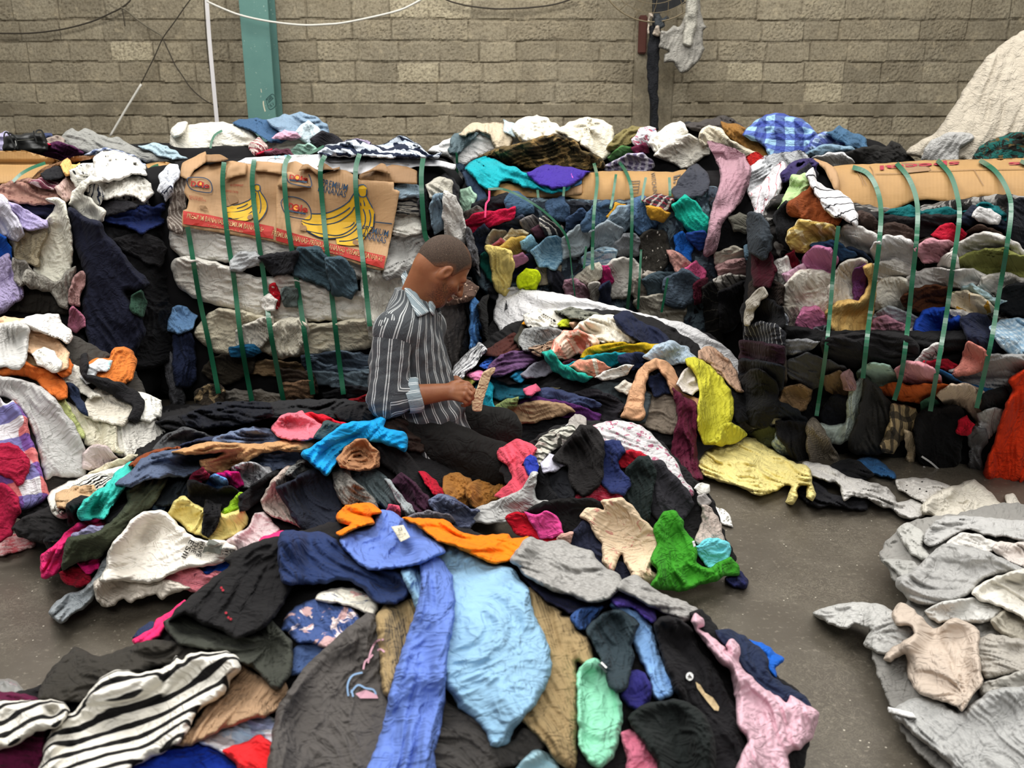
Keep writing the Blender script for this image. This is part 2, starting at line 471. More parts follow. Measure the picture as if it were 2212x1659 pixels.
    # triangulate
    pts = [Vector((float(a), float(b))) for a, b in zip(x, y)]
    edges = [(i, (i + 1) % nb) for i in range(nb)]
    vo, eo, fo, ov, oe, of = mgeo.delaunay_2d_cdt(pts, edges, [], 1, 1e-3)
    if len(vo) != len(pts) or any(len(o) != 1 or o[0] != i for i, o in enumerate(ov)):
        x = np.array([v.x for v in vo]); y = np.array([v.y for v in vo])
        d = edge_dist(Q, x, y); hgt = base_at(x, y, d) + height(x, y, d); V, t = hit(sup, x, y, hgt)
    F = [tuple(f) for f in fo]
    # skirt: the rim turns down to what lies beneath
    cnt = {}
    for f in F:
        for a, b in zip(f, f[1:] + f[:1]):
            cnt[(a, b)] = cnt.get((a, b), 0) + 1
    rim = [(a, b) for (a, b) in cnt if (b, a) not in cnt]
    rv = sorted({a for e in rim for a in e}); ri = {v: i + len(x) for i, v in enumerate(rv)}
    rx, ry = x[rv], y[rv]
    cxm, cym = x.mean(), y.mean()
    lowV, _ = hit(sup, rx + (cxm - rx) * 0.01, ry + (cym - ry) * 0.01, hgt[rv] - (T * 0.9 + 0.010 if solid is None else solid))
    V = np.concatenate([V, lowV])
    F += [(b, a, ri[a], ri[b]) for a, b in rim]
    c, s = math.cos(ang), math.sin(ang)
    hx = np.gradient(hgt) if False else 0
    allx = np.concatenate([x, rx]); ally = np.concatenate([y, ry])
    allh = np.concatenate([hgt, hgt[rv]])
    ux = (allx - cxm) * mpp; uy = (ally - cym) * mpp * (1.0 if sup[0] in 'bw' else 1.5)
    U = np.stack([(-ux * s + uy * c) + allh * 0.6, (ux * c + uy * s) + allh * 0.4], -1) + rng.uniform(-3, 3, 2) * (0 if flat else 1)
    org = np.array([V[:, 0].mean(), V[:, 1].mean(), V[:, 2].min()])
    o = mesh_obj(name, V - org, F, mat or cloth_mat(spec), None, uv=U)
    o.location = org
    if parent is not None: adopt(o, parent)
    # what is laid on top later rests on this
    gxx, gyy = GB[0][j0:j1, i0:i1], GB[1][j0:j1, i0:i1]
    if gxx.size:
        mm = inside(Q, gxx, gyy)
        if mm.any():
            a, b = gxx[mm], gyy[mm]
            de = edge_dist(Q, a, b); buf[j0:j1, i0:i1][mm] = base_at(a, b, de) + height(a, b, de)
    r = Patch(); r.obj = o; r.sup = sup; r.Q = Q; r.mpp = mpp; r.org = org
    def top(xx, yy):
        de = np.where(inside(Q, xx, yy), edge_dist(Q, xx, yy), 0); return base_at(xx, yy, de) + height(xx, yy, de)
    r.h = top
    return r

def join(a, b):
    """the lobes of one garment become one mesh"""
    bm = bmesh.new(); bm.from_mesh(a.data); n = len(bm.verts); bm.from_mesh(b.data); bm.verts.ensure_lookup_table()
    off = b.location - a.location
    for v in bm.verts[n:]: v.co += off
    bm.to_mesh(a.data); bm.free(); me = b.data
    bpy.data.objects.remove(b); bpy.data.meshes.remove(me)

CATS = dict(t_shirt='shirt', polo_shirt='shirt', tank_top='top', camisole='top', knit_sweater='sweater', bed_sheet='sheet', crop_top='top', denim_jacket='jacket',
            denim_shorts='shorts', dress_shirt='shirt', cropped_trousers='trousers', plastic_bag='bag', polka_dot_cloth='cloth', knitwear='sweater')
ORI = None
def parse(block, ox, oy, sc=2.9493):
    """lines: name | label | colour spec | support | options | x,y x,y ...   (outline in tens of enlarged pixels from ox,oy)"""
    for line in block.strip().splitlines():
        line = line.strip()
        if not line or line[0] == '#': continue
        f = [v.strip() for v in line.split('|')]
        name, label, spec, sup, opts, pts = f
        LO = [[(ox + float(a) * 10 / sc, oy + float(b) * 10 / sc) for a, b in (p.split(',') for p in lobe.split())] for lobe in pts.split(';')]
        kw = {}; par = None; group = None
        for op in opts.split():
            k, v = op[0], op[1:]
            if k in 'drce': kw['kind'] = k; kw['ang'] = math.radians(float(v or 0))
            elif k == 't': kw['T'] = float(v) / 100
            elif k == 'a': kw['amp'] = float(v)
            elif k == 'l': kw['lam'] = float(v)
            elif k == 'k': kw['corner'] = float(v)
            elif k == '@': kw['ctr'] = tuple((o + float(q) * 10 / sc) for o, q in zip((ox, oy), v.split(',')))
            elif k == 'P': par = PARENTS[v]
            elif k == 'w': kw['wob'] = float(v)
        rs = [build_patch(name, P, sup, spec, parent=par, **kw) for P in LO]
        r = rs[0]
        for q in rs[1:]: join(r.obj, q.obj)
        if par is None: tag(r.obj, label, CATS.get(name, name.replace('_', ' ')))
        elif label: tag(r.obj, label)
        NAMED[label] = r
PARENTS = {}; NAMED = {}
# ------------------------------------------------------------------ ribbons, prints, tubes, solid shapes
def flat_mat(name, hexc, rough=0.7, spec=0.3, bump=None, metal=0.0):
    if name in MATS: return MATS[name]
    b = NB(name); v = b.obj(); n = b.noise(v, 60, 3)
    c = b.mix(b.math('MULTIPLY', n, 0.16), srgb(hexc), tuple(x * 0.55 for x in srgb(hexc)[:3]) + (1,))
    nr = b.bump(b.noise(v, bump[0], 4), bump[1], bump[2]) if bump else None
    m = b.done(c, rough, nr, spec); b.b.inputs['Metallic'].default_value = metal
    MATS[name] = m; return m
def surf(sup, x, y, R=3, k=7):
    """top of what lies on a support, taken over a small neighbourhood"""
    buf = SUP[sup]['buf']; x = np.asarray(x, float); y = np.asarray(y, float)
    i = np.clip(((x - 2) / 4), 0, 553).round().astype(int); j = np.clip(((y - 2) / 4), 0, 415).round().astype(int)
    m = np.zeros(len(i))
    for a in range(-R, R + 1):
        for b in range(-R, R + 1):
            m = np.maximum(m, buf[np.clip(j + b, 0, 415), np.clip(i + a, 0, 553)])
    return m
def smooth1(v, n):
    v = np.asarray(v, float)
    for _ in range(n):
        p = np.pad(v, 1, mode='edge'); v = (p[:-2] + 2 * p[1:-1] + p[2:]) / 4
    return v
def path(P, seg=6.0):
    P = np.asarray(P, float); out = []
    for i in range(len(P) - 1):
        p0 = P[max(i - 1, 0)]; p1 = P[i]; p2 = P[i + 1]; p3 = P[min(i + 2, len(P) - 1)]
        k = max(2, int(np.hypot(*(p2 - p1)) / seg)); t = np.linspace(0, 1, k, endpoint=False)[:, None]
        m1 = (p2 - p0) / 2; m2 = (p3 - p1) / 2
        out.append((2 * t**3 - 3 * t**2 + 1) * p1 + (t**3 - 2 * t**2 + t) * m1 + (-2 * t**3 + 3 * t**2) * p2 + (t**3 - t**2) * m2)
    out.append(P[-1:]); return np.concatenate(out)
def ribbon(name, sup, P, wpx, mat, off=0.004, parent=None, th=0.0016, R=2, sm=6, seg=6.0, hfix=None):
    """a flat band along P (pixels of the photograph) lying on a support"""
    Q = path(P, seg); n = len(Q)
    T = np.gradient(Q, axis=0); T /= np.linalg.norm(T, axis=1, keepdims=True) + 1e-9; N = np.stack([-T[:, 1], T[:, 0]], -1)
    h = (smooth1(surf(sup, Q[:, 0], Q[:, 1], R), sm) if hfix is None else np.full(n, hfix)) + off
    w = np.broadcast_to(np.asarray(wpx, float), (n,)) / 2
    A = Q + N * w[:, None]; B = Q - N * w[:, None]
    a, _ = hit(sup, A[:, 0], A[:, 1], h); b, _ = hit(sup, B[:, 0], B[:, 1], h)
    a2, _ = hit(sup, A[:, 0], A[:, 1], h - th); b2, _ = hit(sup, B[:, 0], B[:, 1], h - th)
    V = np.stack([a, b, b2, a2], 1).reshape(-1, 3); F = []
    for i in range(n - 1):
        for q in range(4):
            F.append((i * 4 + q, i * 4 + (q + 1) % 4, i * 4 + 4 + (q + 1) % 4, i * 4 + 4 + q))
    F += [(0, 3, 2, 1), (n * 4 - 4, n * 4 - 3, n * 4 - 2, n * 4 - 1)]
    org = V.mean(0); o = mesh_obj(name, V - org, F, mat, smooth=False); o.location = org
    if parent is not None: adopt(o, parent)
    return o
def flat_print(name, sup, polys2d, tris, to_px, mat, off, parent, patch=None):
    pts = np.array([to_px(*p) for p in polys2d]); h = (patch.h(pts[:, 0], pts[:, 1]) if patch is not None else surf(sup, pts[:, 0], pts[:, 1], 1)) + off
    V, _ = hit(sup, pts[:, 0], pts[:, 1], h); org = V.mean(0)
    o = mesh_obj(name, V - org, tris, mat, smooth=False); o.location = org
    if parent is not None:
        adopt(o, parent)
    return o
def letters(text, bold=0.012):
    cu = bpy.data.curves.new('txt', 'FONT'); cu.body = text; cu.size = 1.0; cu.offset = bold; cu.resolution_u = 3
    o = bpy.data.objects.new('txt', cu); COL.objects.link(o); dg = bpy.context.evaluated_depsgraph_get(); dg.update()
    me = o.evaluated_get(dg).to_mesh(); V = np.array([v.co[:2] for v in me.vertices]); F = [tuple(p.vertices) for p in me.polygons]
    o.evaluated_get(dg).to_mesh_clear(); bpy.data.objects.remove(o); bpy.data.curves.remove(cu)
    return V, F
def print_text(text, sup, p0, p1, hpx, mat, parent, off=0.002, name='lettering', bold=0.015, patch=None, skew=0.0):
    """TEXT from pixel p0 to p1 along its baseline, capitals HPX pixels high"""
    V, F = letters(text, bold); x0, x1 = V[:, 0].min(), V[:, 0].max(); cap = 0.70
    p0 = np.array(p0, float); p1 = np.array(p1, float); d = p1 - p0; L = np.hypot(*d); u = np.array([d[1], -d[0]]) / L
    return flat_print(name, sup, V, F, lambda a, b: p0 + d * (a - x0) / (x1 - x0) + u * hpx * b / cap + d / L * skew * b * hpx, mat, off, parent, patch)
def tube(name, P3, r, mat, parent=None, seg=8, closed=False):
    P = np.asarray(P3, float); n = len(P); r = np.broadcast_to(np.asarray(r, float), (n,))
    T = np.gradient(P, axis=0) if not closed else (np.roll(P, -1, 0) - np.roll(P, 1, 0)); T /= np.linalg.norm(T, axis=1, keepdims=True) + 1e-9
    up = np.array([0, 0, 1.0]) if abs(T[:, 2]).mean() < 0.8 else np.array([0, 1.0, 0])
    A = np.cross(T, up); A /= np.linalg.norm(A, axis=1, keepdims=True) + 1e-9; B = np.cross(A, T)
    an = np.linspace(0, 2 * math.pi, seg, endpoint=False)
    V = (P[:, None] + (A[:, None] * np.cos(an)[None, :, None] + B[:, None] * np.sin(an)[None, :, None]) * r[:, None, None]).reshape(-1, 3); F = []
    for i in range(n if closed else n - 1):
        for q in range(seg):
            j = (i + 1) % n; F.append((i * seg + q, i * seg + (q + 1) % seg, j * seg + (q + 1) % seg, j * seg + q))
    if not closed: F += [tuple(range(seg - 1, -1, -1)), tuple(range((n - 1) * seg, n * seg))]
    org = V.mean(0); o = mesh_obj(name, V - org, F, mat); o.location = org
    if parent is not None: adopt(o, parent)
    return o
def box(name, c, s, mat, parent=None, bev=0.006, rot=(0, 0, 0)):
    bm = bmesh.new(); bmesh.ops.create_cube(bm, size=1.0)
    for v in bm.verts: v.co = Vector((v.co.x * s[0], v.co.y * s[1], v.co.z * s[2]))
    if bev: bmesh.ops.bevel(bm, geom=bm.edges[:], offset=bev, segments=2, affect='EDGES')
    me = bpy.data.meshes.new(name); bm.to_mesh(me); bm.free(); me.materials.append(mat)
    o = bpy.data.objects.new(name, me); COL.objects.link(o); o.location = c; o.rotation_euler = rot
    if parent is not None: adopt(o, parent)
    return o
def at(px, py, Y):
    D = rays(px, py); return CAMV + D * (Y / D[1])
def crop(ox, oy, sc):
    return lambda x, y: (ox + x / sc, oy + y / sc)
def pts(s, f=lambda a, b: (a, b)):
    return [f(*(float(v) for v in p.split(','))) for p in s.split()]
# ------------------------------------------------------------------ setting: floor, block wall, steel column
def floor_mat():
    b = NB('polished_concrete'); v = b.obj()
    n1 = b.noise(v, 0.9, 5, 0.6); n2 = b.noise(v, 6, 6, 0.65, 0.6); n3 = b.noise(v, 60, 3, 0.6)
    c = b.mix(b.step(n1, 0.5, 0.25), srgb('59534a'), srgb('4f493f'))
    c = b.mix(b.math('MULTIPLY', b.step(n2, 0.62, 0.14), 0.14), c, srgb('8a8374'))
    c = b.mix(b.math('MULTIPLY', b.step(n3, 0.64, 0.06), 0.25), c, srgb('a39b8b'))
    cr2 = b.noise(v, 20, 8, 0.75, 3.0); n4 = b.noise(v, 2.2, 3)
    ln = b.math('MULTIPLY', b.math('SUBTRACT', 1.0, b.step(b.math('ABSOLUTE', b.math('SUBTRACT', cr2, 0.5)), 0.010, 0.009)), b.step(n4, 0.52, 0.08))
    c = b.mix(b.math('MULTIPLY', ln, 0.34), c, srgb('b8af9b'))
    sp = b.voro(v, 30); s2 = b.noise(v, 9, 2)
    c = b.mix(b.math('MULTIPLY', b.math('SUBTRACT', 1.0, b.step(sp, 0.075, 0.02)), b.math('MULTIPLY', b.step(s2, 0.50, 0.05), 0.8)), c, srgb('cfc8b6'))
    nrm = b.bump(n3, 0.10, 0.002)
    r = b.t.nodes.new('ShaderNodeMapRange'); b.L(n2, r.inputs[0]); r.inputs[3].default_value = 0.26; r.inputs[4].default_value = 0.50
    return b.done(c, r.outputs[0], nrm, 0.42)
fl = mesh_obj('floor', [(-12, -2.5, 0), (12, -2.5, 0), (12, 10.2, 0), (-12, 10.2, 0)], [(0, 1, 2, 3)], floor_mat()); tag(fl, 'bare grey polished concrete floor', 'floor', kind='structure')

def wall_mesh():
    xs = np.concatenate([np.arange(-12, -6.5, 0.06), np.arange(-6.5, 6.5, 0.0135), np.arange(6.5, 12, 0.06)]); zs = np.concatenate([np.arange(0, 0.9, 0.03), np.arange(0.9, 2.85, 0.0135), np.arange(2.87, 6.2, 0.05)])
    X, Z = np.meshgrid(xs, zs); n = len(xs)
    wob = perlin(X * 1.1, Z * 1.1, 5) * 0.012 + perlin(X * 6, Z * 6, 6) * 0.006
    zc = Z + wob; Hh = np.zeros_like(X); tint = np.zeros_like(X); pit = np.zeros_like(X)
    def course(lo, hi):
        m = (zc >= lo) & (zc < hi); return m
    edges = [1.60 + 0.205 * k for k in range(0, 8)]; low = [1.47 - 0.2 * k for k in range(0, 4)]
    band = (zc >= 1.47) & (zc < 1.60)
    kk = np.where(zc >= 1.60, np.floor((zc - 1.60) / 0.205), -1 - np.floor((1.47 - zc) / 0.20)).astype(int)
    fz = np.where(zc >= 1.60, ((zc - 1.60) / 0.205) % 1, 1 - ((1.47 - zc) / 0.20) % 1)
    off = (_h(kk, kk * 0 + 3, 9) / 65536) * 0.42
    xw = X + perlin(X * 5, Z * 5, 12) * 0.008 + off
    L = 0.425; bi0 = np.floor(xw / L).astype(int); xw = xw + (_h(bi0, kk, 33) / 65536 - 0.5) * 0.0 + perlin(kk * 7.3 + X * 0.9, kk * 3.1 + 0.5, 35) * 0.09; bi = np.floor(xw / L).astype(int); fx = (xw / L) % 1
    r1 = _h(bi, kk, 21) / 65536; r2 = _h(bi, kk, 22) / 65536
    dx = np.minimum(fx, 1 - fx) * L; dz = np.minimum(fz, 1 - fz) * 0.2
    jw = 0.013 + 0.006 * perlin(X * 9, Z * 9, 14)
    ed = np.clip(np.minimum(dx * (0.55 + r2), dz) / (jw + 1e-6), 0, 1.6)
    # smeared mortar hides some joints
    smear = np.clip(perlin(X * 1.7, Z * 2.2, 31) * 1.6 + 0.25, 0, 1)
    joint = np.clip(1 - ed, 0, 1) * (1 - 0.75 * smear * (dx < dz))
    Hh = (r1 - 0.5) * 0.010 - joint * 0.016
    under = np.clip(1 - np.abs(fz * 0.2 - 0.012) / 0.010, 0, 1) * (perlin(X * 2.3, Z * 2, 41) > -0.1)
    Hh -= under * 0.013
    d1, d2 = worley(X * 26, Z * 26, 51); g = perlin(X * 4, Z * 4, 61)
    rough = np.clip(perlin(X * 2.1, Z * 3.1, 71) + 0.35 + (r2 - 0.5), 0, 1)
    Hh += -np.clip(0.42 - d1, 0, 1) * 0.022 * rough + perlin(X * 34, Z * 34, 81) * 0.003 + g * 0.004
    pit = np.clip(0.42 - d1, 0, 1) * rough
    tint = 0.42 + (r1 - 0.5) * 0.22 + g * 0.12
    tint = np.where(r2 > 0.94, 0.80, tint)
    tint = tint * (1 - 0.7 * joint) - 0.5 * pit + 0.05
    pier = (X > 1.28) & (X < 1.70)
    for m, hh, tt in ((band, perlin(X * 9, Z * 9, 91) * 0.005 + 0.006, 0.30 + g * 0.15), (pier, perlin(X * 7, Z * 3, 92) * 0.004 + 0.008, 0.34 + g * 0.16)):
        Hh = np.where(m, hh, Hh); tint = np.where(m, tt, tint)
    be = np.minimum(np.abs(zc - 1.47), np.abs(zc - 1.60)); Hh -= np.clip(1 - be / 0.009, 0, 1) * 0.014 * (perlin(X * 3, Z, 93) > -0.15) * (~pier)
    Hh -= np.clip(1 - np.minimum(np.abs(X + wob - 1.28), np.abs(X + wob - 1.70)) / 0.012, 0, 1) * 0.012
    V = np.stack([X, 9.75 - Hh, Z], -1).reshape(-1, 3); m = len(zs)
    I = (np.arange(m - 1)[:, None] * n + np.arange(n - 1)[None]).ravel()
    F = np.stack([I, I + 1, I + n + 1, I + n], -1)
    me = bpy.data.meshes.new('wall_back'); me.from_pydata(V.astype(np.float32), [], F.tolist()); me.update()
    a = me.attributes.new('tone', 'FLOAT', 'POINT'); a.data.foreach_set('value', np.clip(tint, 0, 1).ravel().astype(np.float32))
    b = NB('block_wall'); at_ = b.t.nodes.new('ShaderNodeAttribute'); at_.attribute_name = 'tone'; v = b.obj()
    n1 = b.noise(v, 2.0, 5, 0.65); n2 = b.noise(v, 45, 4, 0.7); n3 = b.noise(v, 9, 5, 0.7, 0.5)
    rp = b.t.nodes.new('ShaderNodeValToRGB'); b.L(at_.outputs['Fac'], rp.inputs[0]); e = rp.color_ramp.elements
    e[0].position = 0.05; e[0].color = srgb('564f42'); e[1].position = 1.0; e[1].color = srgb('bdb398')
    x = e.new(0.45); x.color = srgb('8f8774')
    c = b.mix(b.math('MULTIPLY', b.step(n1, 0.52, 0.2), 0.45), rp.outputs[0], srgb('877b63'))
    c = b.mix(b.math('MULTIPLY', b.step(n2, 0.54, 0.08), 0.55), c, srgb('5f5646')); c = b.mix(b.math('MULTIPLY', b.step(b.noise(v, 24, 5, 0.7, 1.0), 0.60, 0.04), 0.5), c, srgb('544b3c'))
    c = b.mix(b.math('MULTIPLY', b.step(n3, 0.62, 0.06), 0.35), c, srgb('b7aa8d'))
    me.materials.append(b.done(c, 0.93, b.bump(n2, 0.5, 0.006), 0.15))
    o = bpy.data.objects.new('wall_back', me); COL.objects.link(o); return tag(o, 'rough grey brown concrete block wall at the back', 'wall', kind='structure')
wall_mesh()

# steel column standing against the wall
teal = NB('teal_paint'); v_ = teal.obj(); n_ = teal.noise(v_, 5, 5, 0.6); n2_ = teal.noise(v_, 40, 3)
c_ = teal.mix(teal.math('MULTIPLY', teal.step(n_, 0.55, 0.1), 0.35), srgb('587f77'), srgb('4b716c')); c_ = teal.mix(teal.math('MULTIPLY', teal.step(n2_, 0.70, 0.02), 0.6), c_, srgb('9fb3a6'))
TEAL = teal.done(c_, 0.5, teal.bump(n_, 0.1, 0.003), 0.35)
cx_ = at(557, 130, 9.42)[0]
colm = empty('steel_column', (cx_, 9.56, 0), 'teal green painted steel column standing against the block wall', 'column'); colm['kind'] = 'structure'
box('front_flange', (cx_, 9.42, 3.1), (0.285, 0.016, 6.2), TEAL, colm, 0.003)
box('web', (cx_, 9.56, 3.1), (0.012, 0.27, 6.2), TEAL, colm, 0.002)
box('rear_flange', (cx_, 9.70, 3.1), (0.285, 0.016, 6.2), TEAL, colm, 0.003)
support('cl', lambda x, y, z: 9.412 - y, 8.0, 12.0)
MARK = flat_mat('marker_ink', '2c4a47'); CHIP = flat_mat('bare_primer', 'c9c3ab')
zz = crop(560, 190, 30.17)
for k, s in enumerate(('440,740 860,390 1100,760 1090,1120 680,1390 440,740', '590,980 930,640')):
    ribbon('inked_frame', 'cl', pts(s, zz), 1.2, MARK, 0.003, colm, 0.001, hfix=0.0, seg=3)
print_text('ZARB', 'cl', zz(590, 900), zz(890, 610), 6.0, MARK, colm, 0.004, 'inked_letters')
print_text('I K V', 'cl', zz(700, 1290), zz(1010, 1080), 7.0, MARK, colm, 0.004, 'inked_letters')
ribbon('paint_chip', 'cl', pts('275,850 270,1020 310,1250 390,1530', zz), [0.8] * 0 or 2.6, CHIP, 0.002, colm, 0.001, hfix=0.0, seg=3)
ribbon('paint_chip', 'cl', pts('110,50 150,300', zz), 1.2, CHIP, 0.002, colm, 0.001, hfix=0.0, seg=3)
# lines on the wall
CABLE = flat_mat('dark_cable', '3a342b'); WCAB = flat_mat('white_cable', 'd9d6cc')
def cable(name, label, s, r, mat, off=0.05, cat='cable'):
    Q = path(pts(s), 10); P, _ = hit('wl', Q[:, 0], Q[:, 1], off)
    o = tube(name, P, r, mat); return tag(o, label, cat)
cable('cable', 'dark cable sagging along the wall to the far left edge', '-8,72 60,72 110,67 150,60 200,46 240,28 262,17 280,3 286,-10', 0.008, CABLE)
cable('cable', 'twisted cable from the dark sagging cable down to the wire crossing', '262,17 275,24 300,45 325,62 348,76 351,84', 0.009, flat_mat('grey_cable', '6a6353'), 0.06)
cable('cable', 'dark wire from the top edge through the crossing toward the white stick', '418,-10 400,14 375,50 352,82 335,120 320,150 305,180', 0.006, CABLE, 0.07)
cable('cable', 'thin dark wire curving right from the crossing to the white tape', '352,84 365,112 378,140 395,165 412,190 440,215 472,232', 0.006, CABLE, 0.08)
cable('cable', 'short dark wire hanging from the bend of the sagging cable', '263,18 267,36 270,57', 0.005, CABLE, 0.06)
cable('cable', 'white cable looping from the white tape across the teal column', '447,3 480,18 520,33 580,46 650,54 700,53 750,48 850,26 890,10 925,-10', 0.010, WCAB, 0.42)
cable('cable', 'dark cable sagging at the top edge right of the teal column', '945,-12 965,0 990,8 1020,14 1070,19 1110,18.5 1150,16 1200,9 1245,-6', 0.008, CABLE)
cable('rod', 'thin white stick leaning on the wall above the grey sheets', '305,182 272,236 238,294', 0.012, WCAB, 0.10, 'stick')
cable('cable', 'thin dark wire running down beside the white tape', '440,-5 444,60 450,130 460,190 472,232', 0.005, CABLE, 0.20)
support('wt', lambda x, y, z: 9.45 - y, 8.0, 12.0)
tag(ribbon('tape', 'wt', pts('446,-10 452,80 460,170 469,266'), 8.5, flat_mat('white_tape', 'd3d0d0', 0.5), 0.0, None, 0.004, hfix=0.0), 'white flat tape hanging down the wall left of the teal column', 'tape')
# pedestal fan at the top edge
Yf = 9.3; fx, fy, fz = at(1411, 200, Yf); BLK = flat_mat('black_pole', '161719', 0.5); WIRE = flat_mat('rusty_wire', '6d6046', 0.5, 0.5)
fan = empty('pedestal_fan', (fx, Yf, 0), 'pedestal fan with rusty wire guard at the top edge', 'fan')
tube('pole', [np.array([at(1408.5, 275, Yf)[0], Yf, 0.03])] + [at(x, y, Yf) for x, y in ((1408.5, 275), (1410, 180), (1413, 80), (1414, -40))], [0.026, 0.026, 0.026, 0.022, 0.022], BLK, fan, 12)
box('base', (fx, Yf, 0.03), (0.45, 0.45, 0.06), BLK, fan, 0.02)
gc = at(1416, -92, Yf - 0.12); GR = 118 * 9.2 / FPX
for k, rr in enumerate((1.0, 0.86, 0.72, 0.58, 0.44, 0.30)):
    an = np.linspace(0, 2 * math.pi, 48, endpoint=False); r_ = GR * rr
    tube('guard_ring', np.stack([gc[0] + r_ * np.cos(an), np.full(48, gc[1] - 0.06 * (1 - rr ** 2)), gc[2] + r_ * np.sin(an)], -1), 0.007 if k == 0 else 0.0035, WIRE, fan, 6, True)
for k in range(22):
    a = 2 * math.pi * k / 22 + 0.1; t = np.linspace(0.18, 1, 8)
    tube('guard_wire', np.stack([gc[0] + GR * t * np.cos(a + 0.35 * (1 - t)), gc[1] - 0.06 * (1 - t ** 2), gc[2] + GR * t * np.sin(a + 0.35 * (1 - t))], -1), 0.003, WIRE, fan, 5)
for k in range(3):
    bl = []; a0 = 2 * math.pi * k / 3 + 0.9
    for i in range(8):
        t = 0.12 + 0.11 * i
        for da in (-0.32, 0.32):
            bl.append((gc[0] + GR * t * math.cos(a0 + da), gc[1] + 0.05 + da * 0.08, gc[2] + GR * t * math.sin(a0 + da)))
    B_ = np.array(bl); F_ = [(2 * i, 2 * i + 1, 2 * i + 3, 2 * i + 2) for i in range(7)]; o_ = mesh_obj('blade', B_ - B_.mean(0), F_, BLK); o_.location = B_.mean(0); adopt(o_, fan)
tube('motor', [gc + [0, 0.0, 0], gc + [0, 0.2, 0]], 0.07, BLK, fan, 14)
support('pk', lambda x, y, z: 9.24 - y, 8.0, 12.0)
box_c = at(1388, 75, 9.72); pl = box('metal_plate', box_c, (0.085, 0.06, 0.37), flat_mat('red_oxide', '5a342b', 0.7), None, 0.012); tag(pl, 'red brown metal plate bolted to the wall behind the fan pole', 'plate')
zz = crop(1360, 0, 10.367)
def hang(name, label, spec, s, cat, sup='pk', **kw):
    r = build_patch(name, pts(s, zz), sup, spec, **kw); tag(r.obj, label if cat else None, cat); return r
hang('trousers', 'black trousers hanging down the fan pole', '202124', '440,620 560,560 700,600 690,900 650,1300 640,1700 640,2400 640,2900 500,2920 480,2400 400,1900 390,1500 420,1000', 'trousers', kind='d', ang=1.57, T=0.03, lam=9)
hang('sock', 'dark grey knotted cloth on the fan pole', '3b3f42', '550,300 640,290 740,400 850,350 880,430 780,500 800,600 700,640 560,590 540,420', 'cloth', kind='c', T=0.05, lam=8)
hang('ribbon_strip', 'pale ribbon hanging left of the fan pole', 'b8ab9c', '410,310 460,300 530,330 520,400 460,380 440,600 430,790 390,780 410,560', 'ribbon', kind='d', ang=1.57, T=0.012, lam=8)
hang('cloth_scrap', 'small pale cloth tied under the dark knotted cloth', 'b3a697', '590,590 660,590 690,810 600,825 520,750', 'cloth', kind='d', ang=1.4, T=0.02, lam=7)
cdg = hang('cardigan', 'grey cardigan hanging from the fan above the block wall', '9a978f', '1290,-60 1560,-60 1600,250 1660,540 1710,600 1640,700 1660,1050 1680,1100 1560,1340 1300,1600 1120,1630 1040,1480 960,1380 770,1420 770,1200 860,1150 770,1110 650,1050 680,900 700,700 850,690 1000,580 1100,600 1250,300', 'cardigan', kind='d', ang=1.75, T=0.06, lam=9, amp=1.4)
hang('sleeve', None, 'b3b0a4', '1290,-60 1480,-60 1520,300 1500,600 1430,850 1370,1050 1190,1000 1210,800 1230,400', None, kind='d', ang=1.6, parent=cdg.obj, T=0.05, lam=8)
# ------------------------------------------------------------------ packed cores of the bales and heaps
TP = heap(bump(0.62, 4.75, 1.25, 0.75, 0.57)); support('tp', TP, 3.0, 6.6)
def rbox_mesh(name, c, s, r, spec, parent, seed, n=46, amp=0.02, bulge=0.05, yaw=0.0):
    """a packed block of cloth: rounded box with horizontal folds"""
    bm = bmesh.new(); bmesh.ops.create_cube(bm, size=2.0)
    bmesh.ops.subdivide_edges(bm, edges=bm.edges[:], cuts=n, use_grid_fill=True)
    V = np.array([v.co[:] for v in bm.verts]) * np.array(s)
    core = np.clip(V, -(np.array(s) - r), np.array(s) - r); d = V - core; L = np.linalg.norm(d, axis=1, keepdims=True) + 1e-9
    N = d / L; P = core + N * np.minimum(L, r)
    k = 1 + bulge * (1 - np.clip(P[:, 2:3] / s[2], -1, 1) ** 2); P[:, :2] *= k
    a = (P[:, 0] + P[:, 1]) * 3.0
    f = np.abs(perlin(a, P[:, 2] * 16 + perlin(a * 0.7, P[:, 2] * 3, seed) * 2, seed + 1))
    P = P + N * ((f - 0.9) * amp)[:, None] - N * 0.004
    for v, p in zip(bm.verts, P): v.co = p
    me = bpy.data.meshes.new(name); bm.to_mesh(me); bm.free()
    me.polygons.foreach_set('use_smooth', np.ones(len(me.polygons), bool))
    me.uv_layers.new(name='uv')
    me.materials.append(cloth_mat(spec)); o = bpy.data.objects.new(name, me); COL.objects.link(o); o.parent = parent
    o.location = (0, 0, c[2]) if parent is not None else c; o.rotation_euler = (0, 0, yaw)
    return o
def bale(key, c, s, r, label, seed, spec='1c1b1d', group=None, yaw=0.0):
    e = empty('clothes_bale', (c[0], c[1], 0), label, 'bale', group)
    rbox_mesh('packed_core', c, s, r, spec, e, seed, yaw=yaw); PARENTS[key] = e; return e
bale('left', (-2.55, 4.62, 0.56), (0.76, 0.60, 0.60), 0.20, 'left clothes bale mostly buried under spilled garments, plain carton on top', 3)
bale('banana', (-1.10, 4.92, 0.60), (0.80, 0.62, 0.62), 0.17, 'clothes bale of white sacks strapped in green under banana carton board', 5)
bale('middle', (0.62, 5.62, 0.53), (0.95, 0.62, 0.58), 0.16, 'middle clothes bale bursting with denim under a half covered brown carton', 7)
bale('right', (2.12, 4.10, 0.58), (0.95, 0.60, 0.63), 0.26, 'big right clothes bale with a curved plain carton top and green straps', 9, yaw=-0.24)
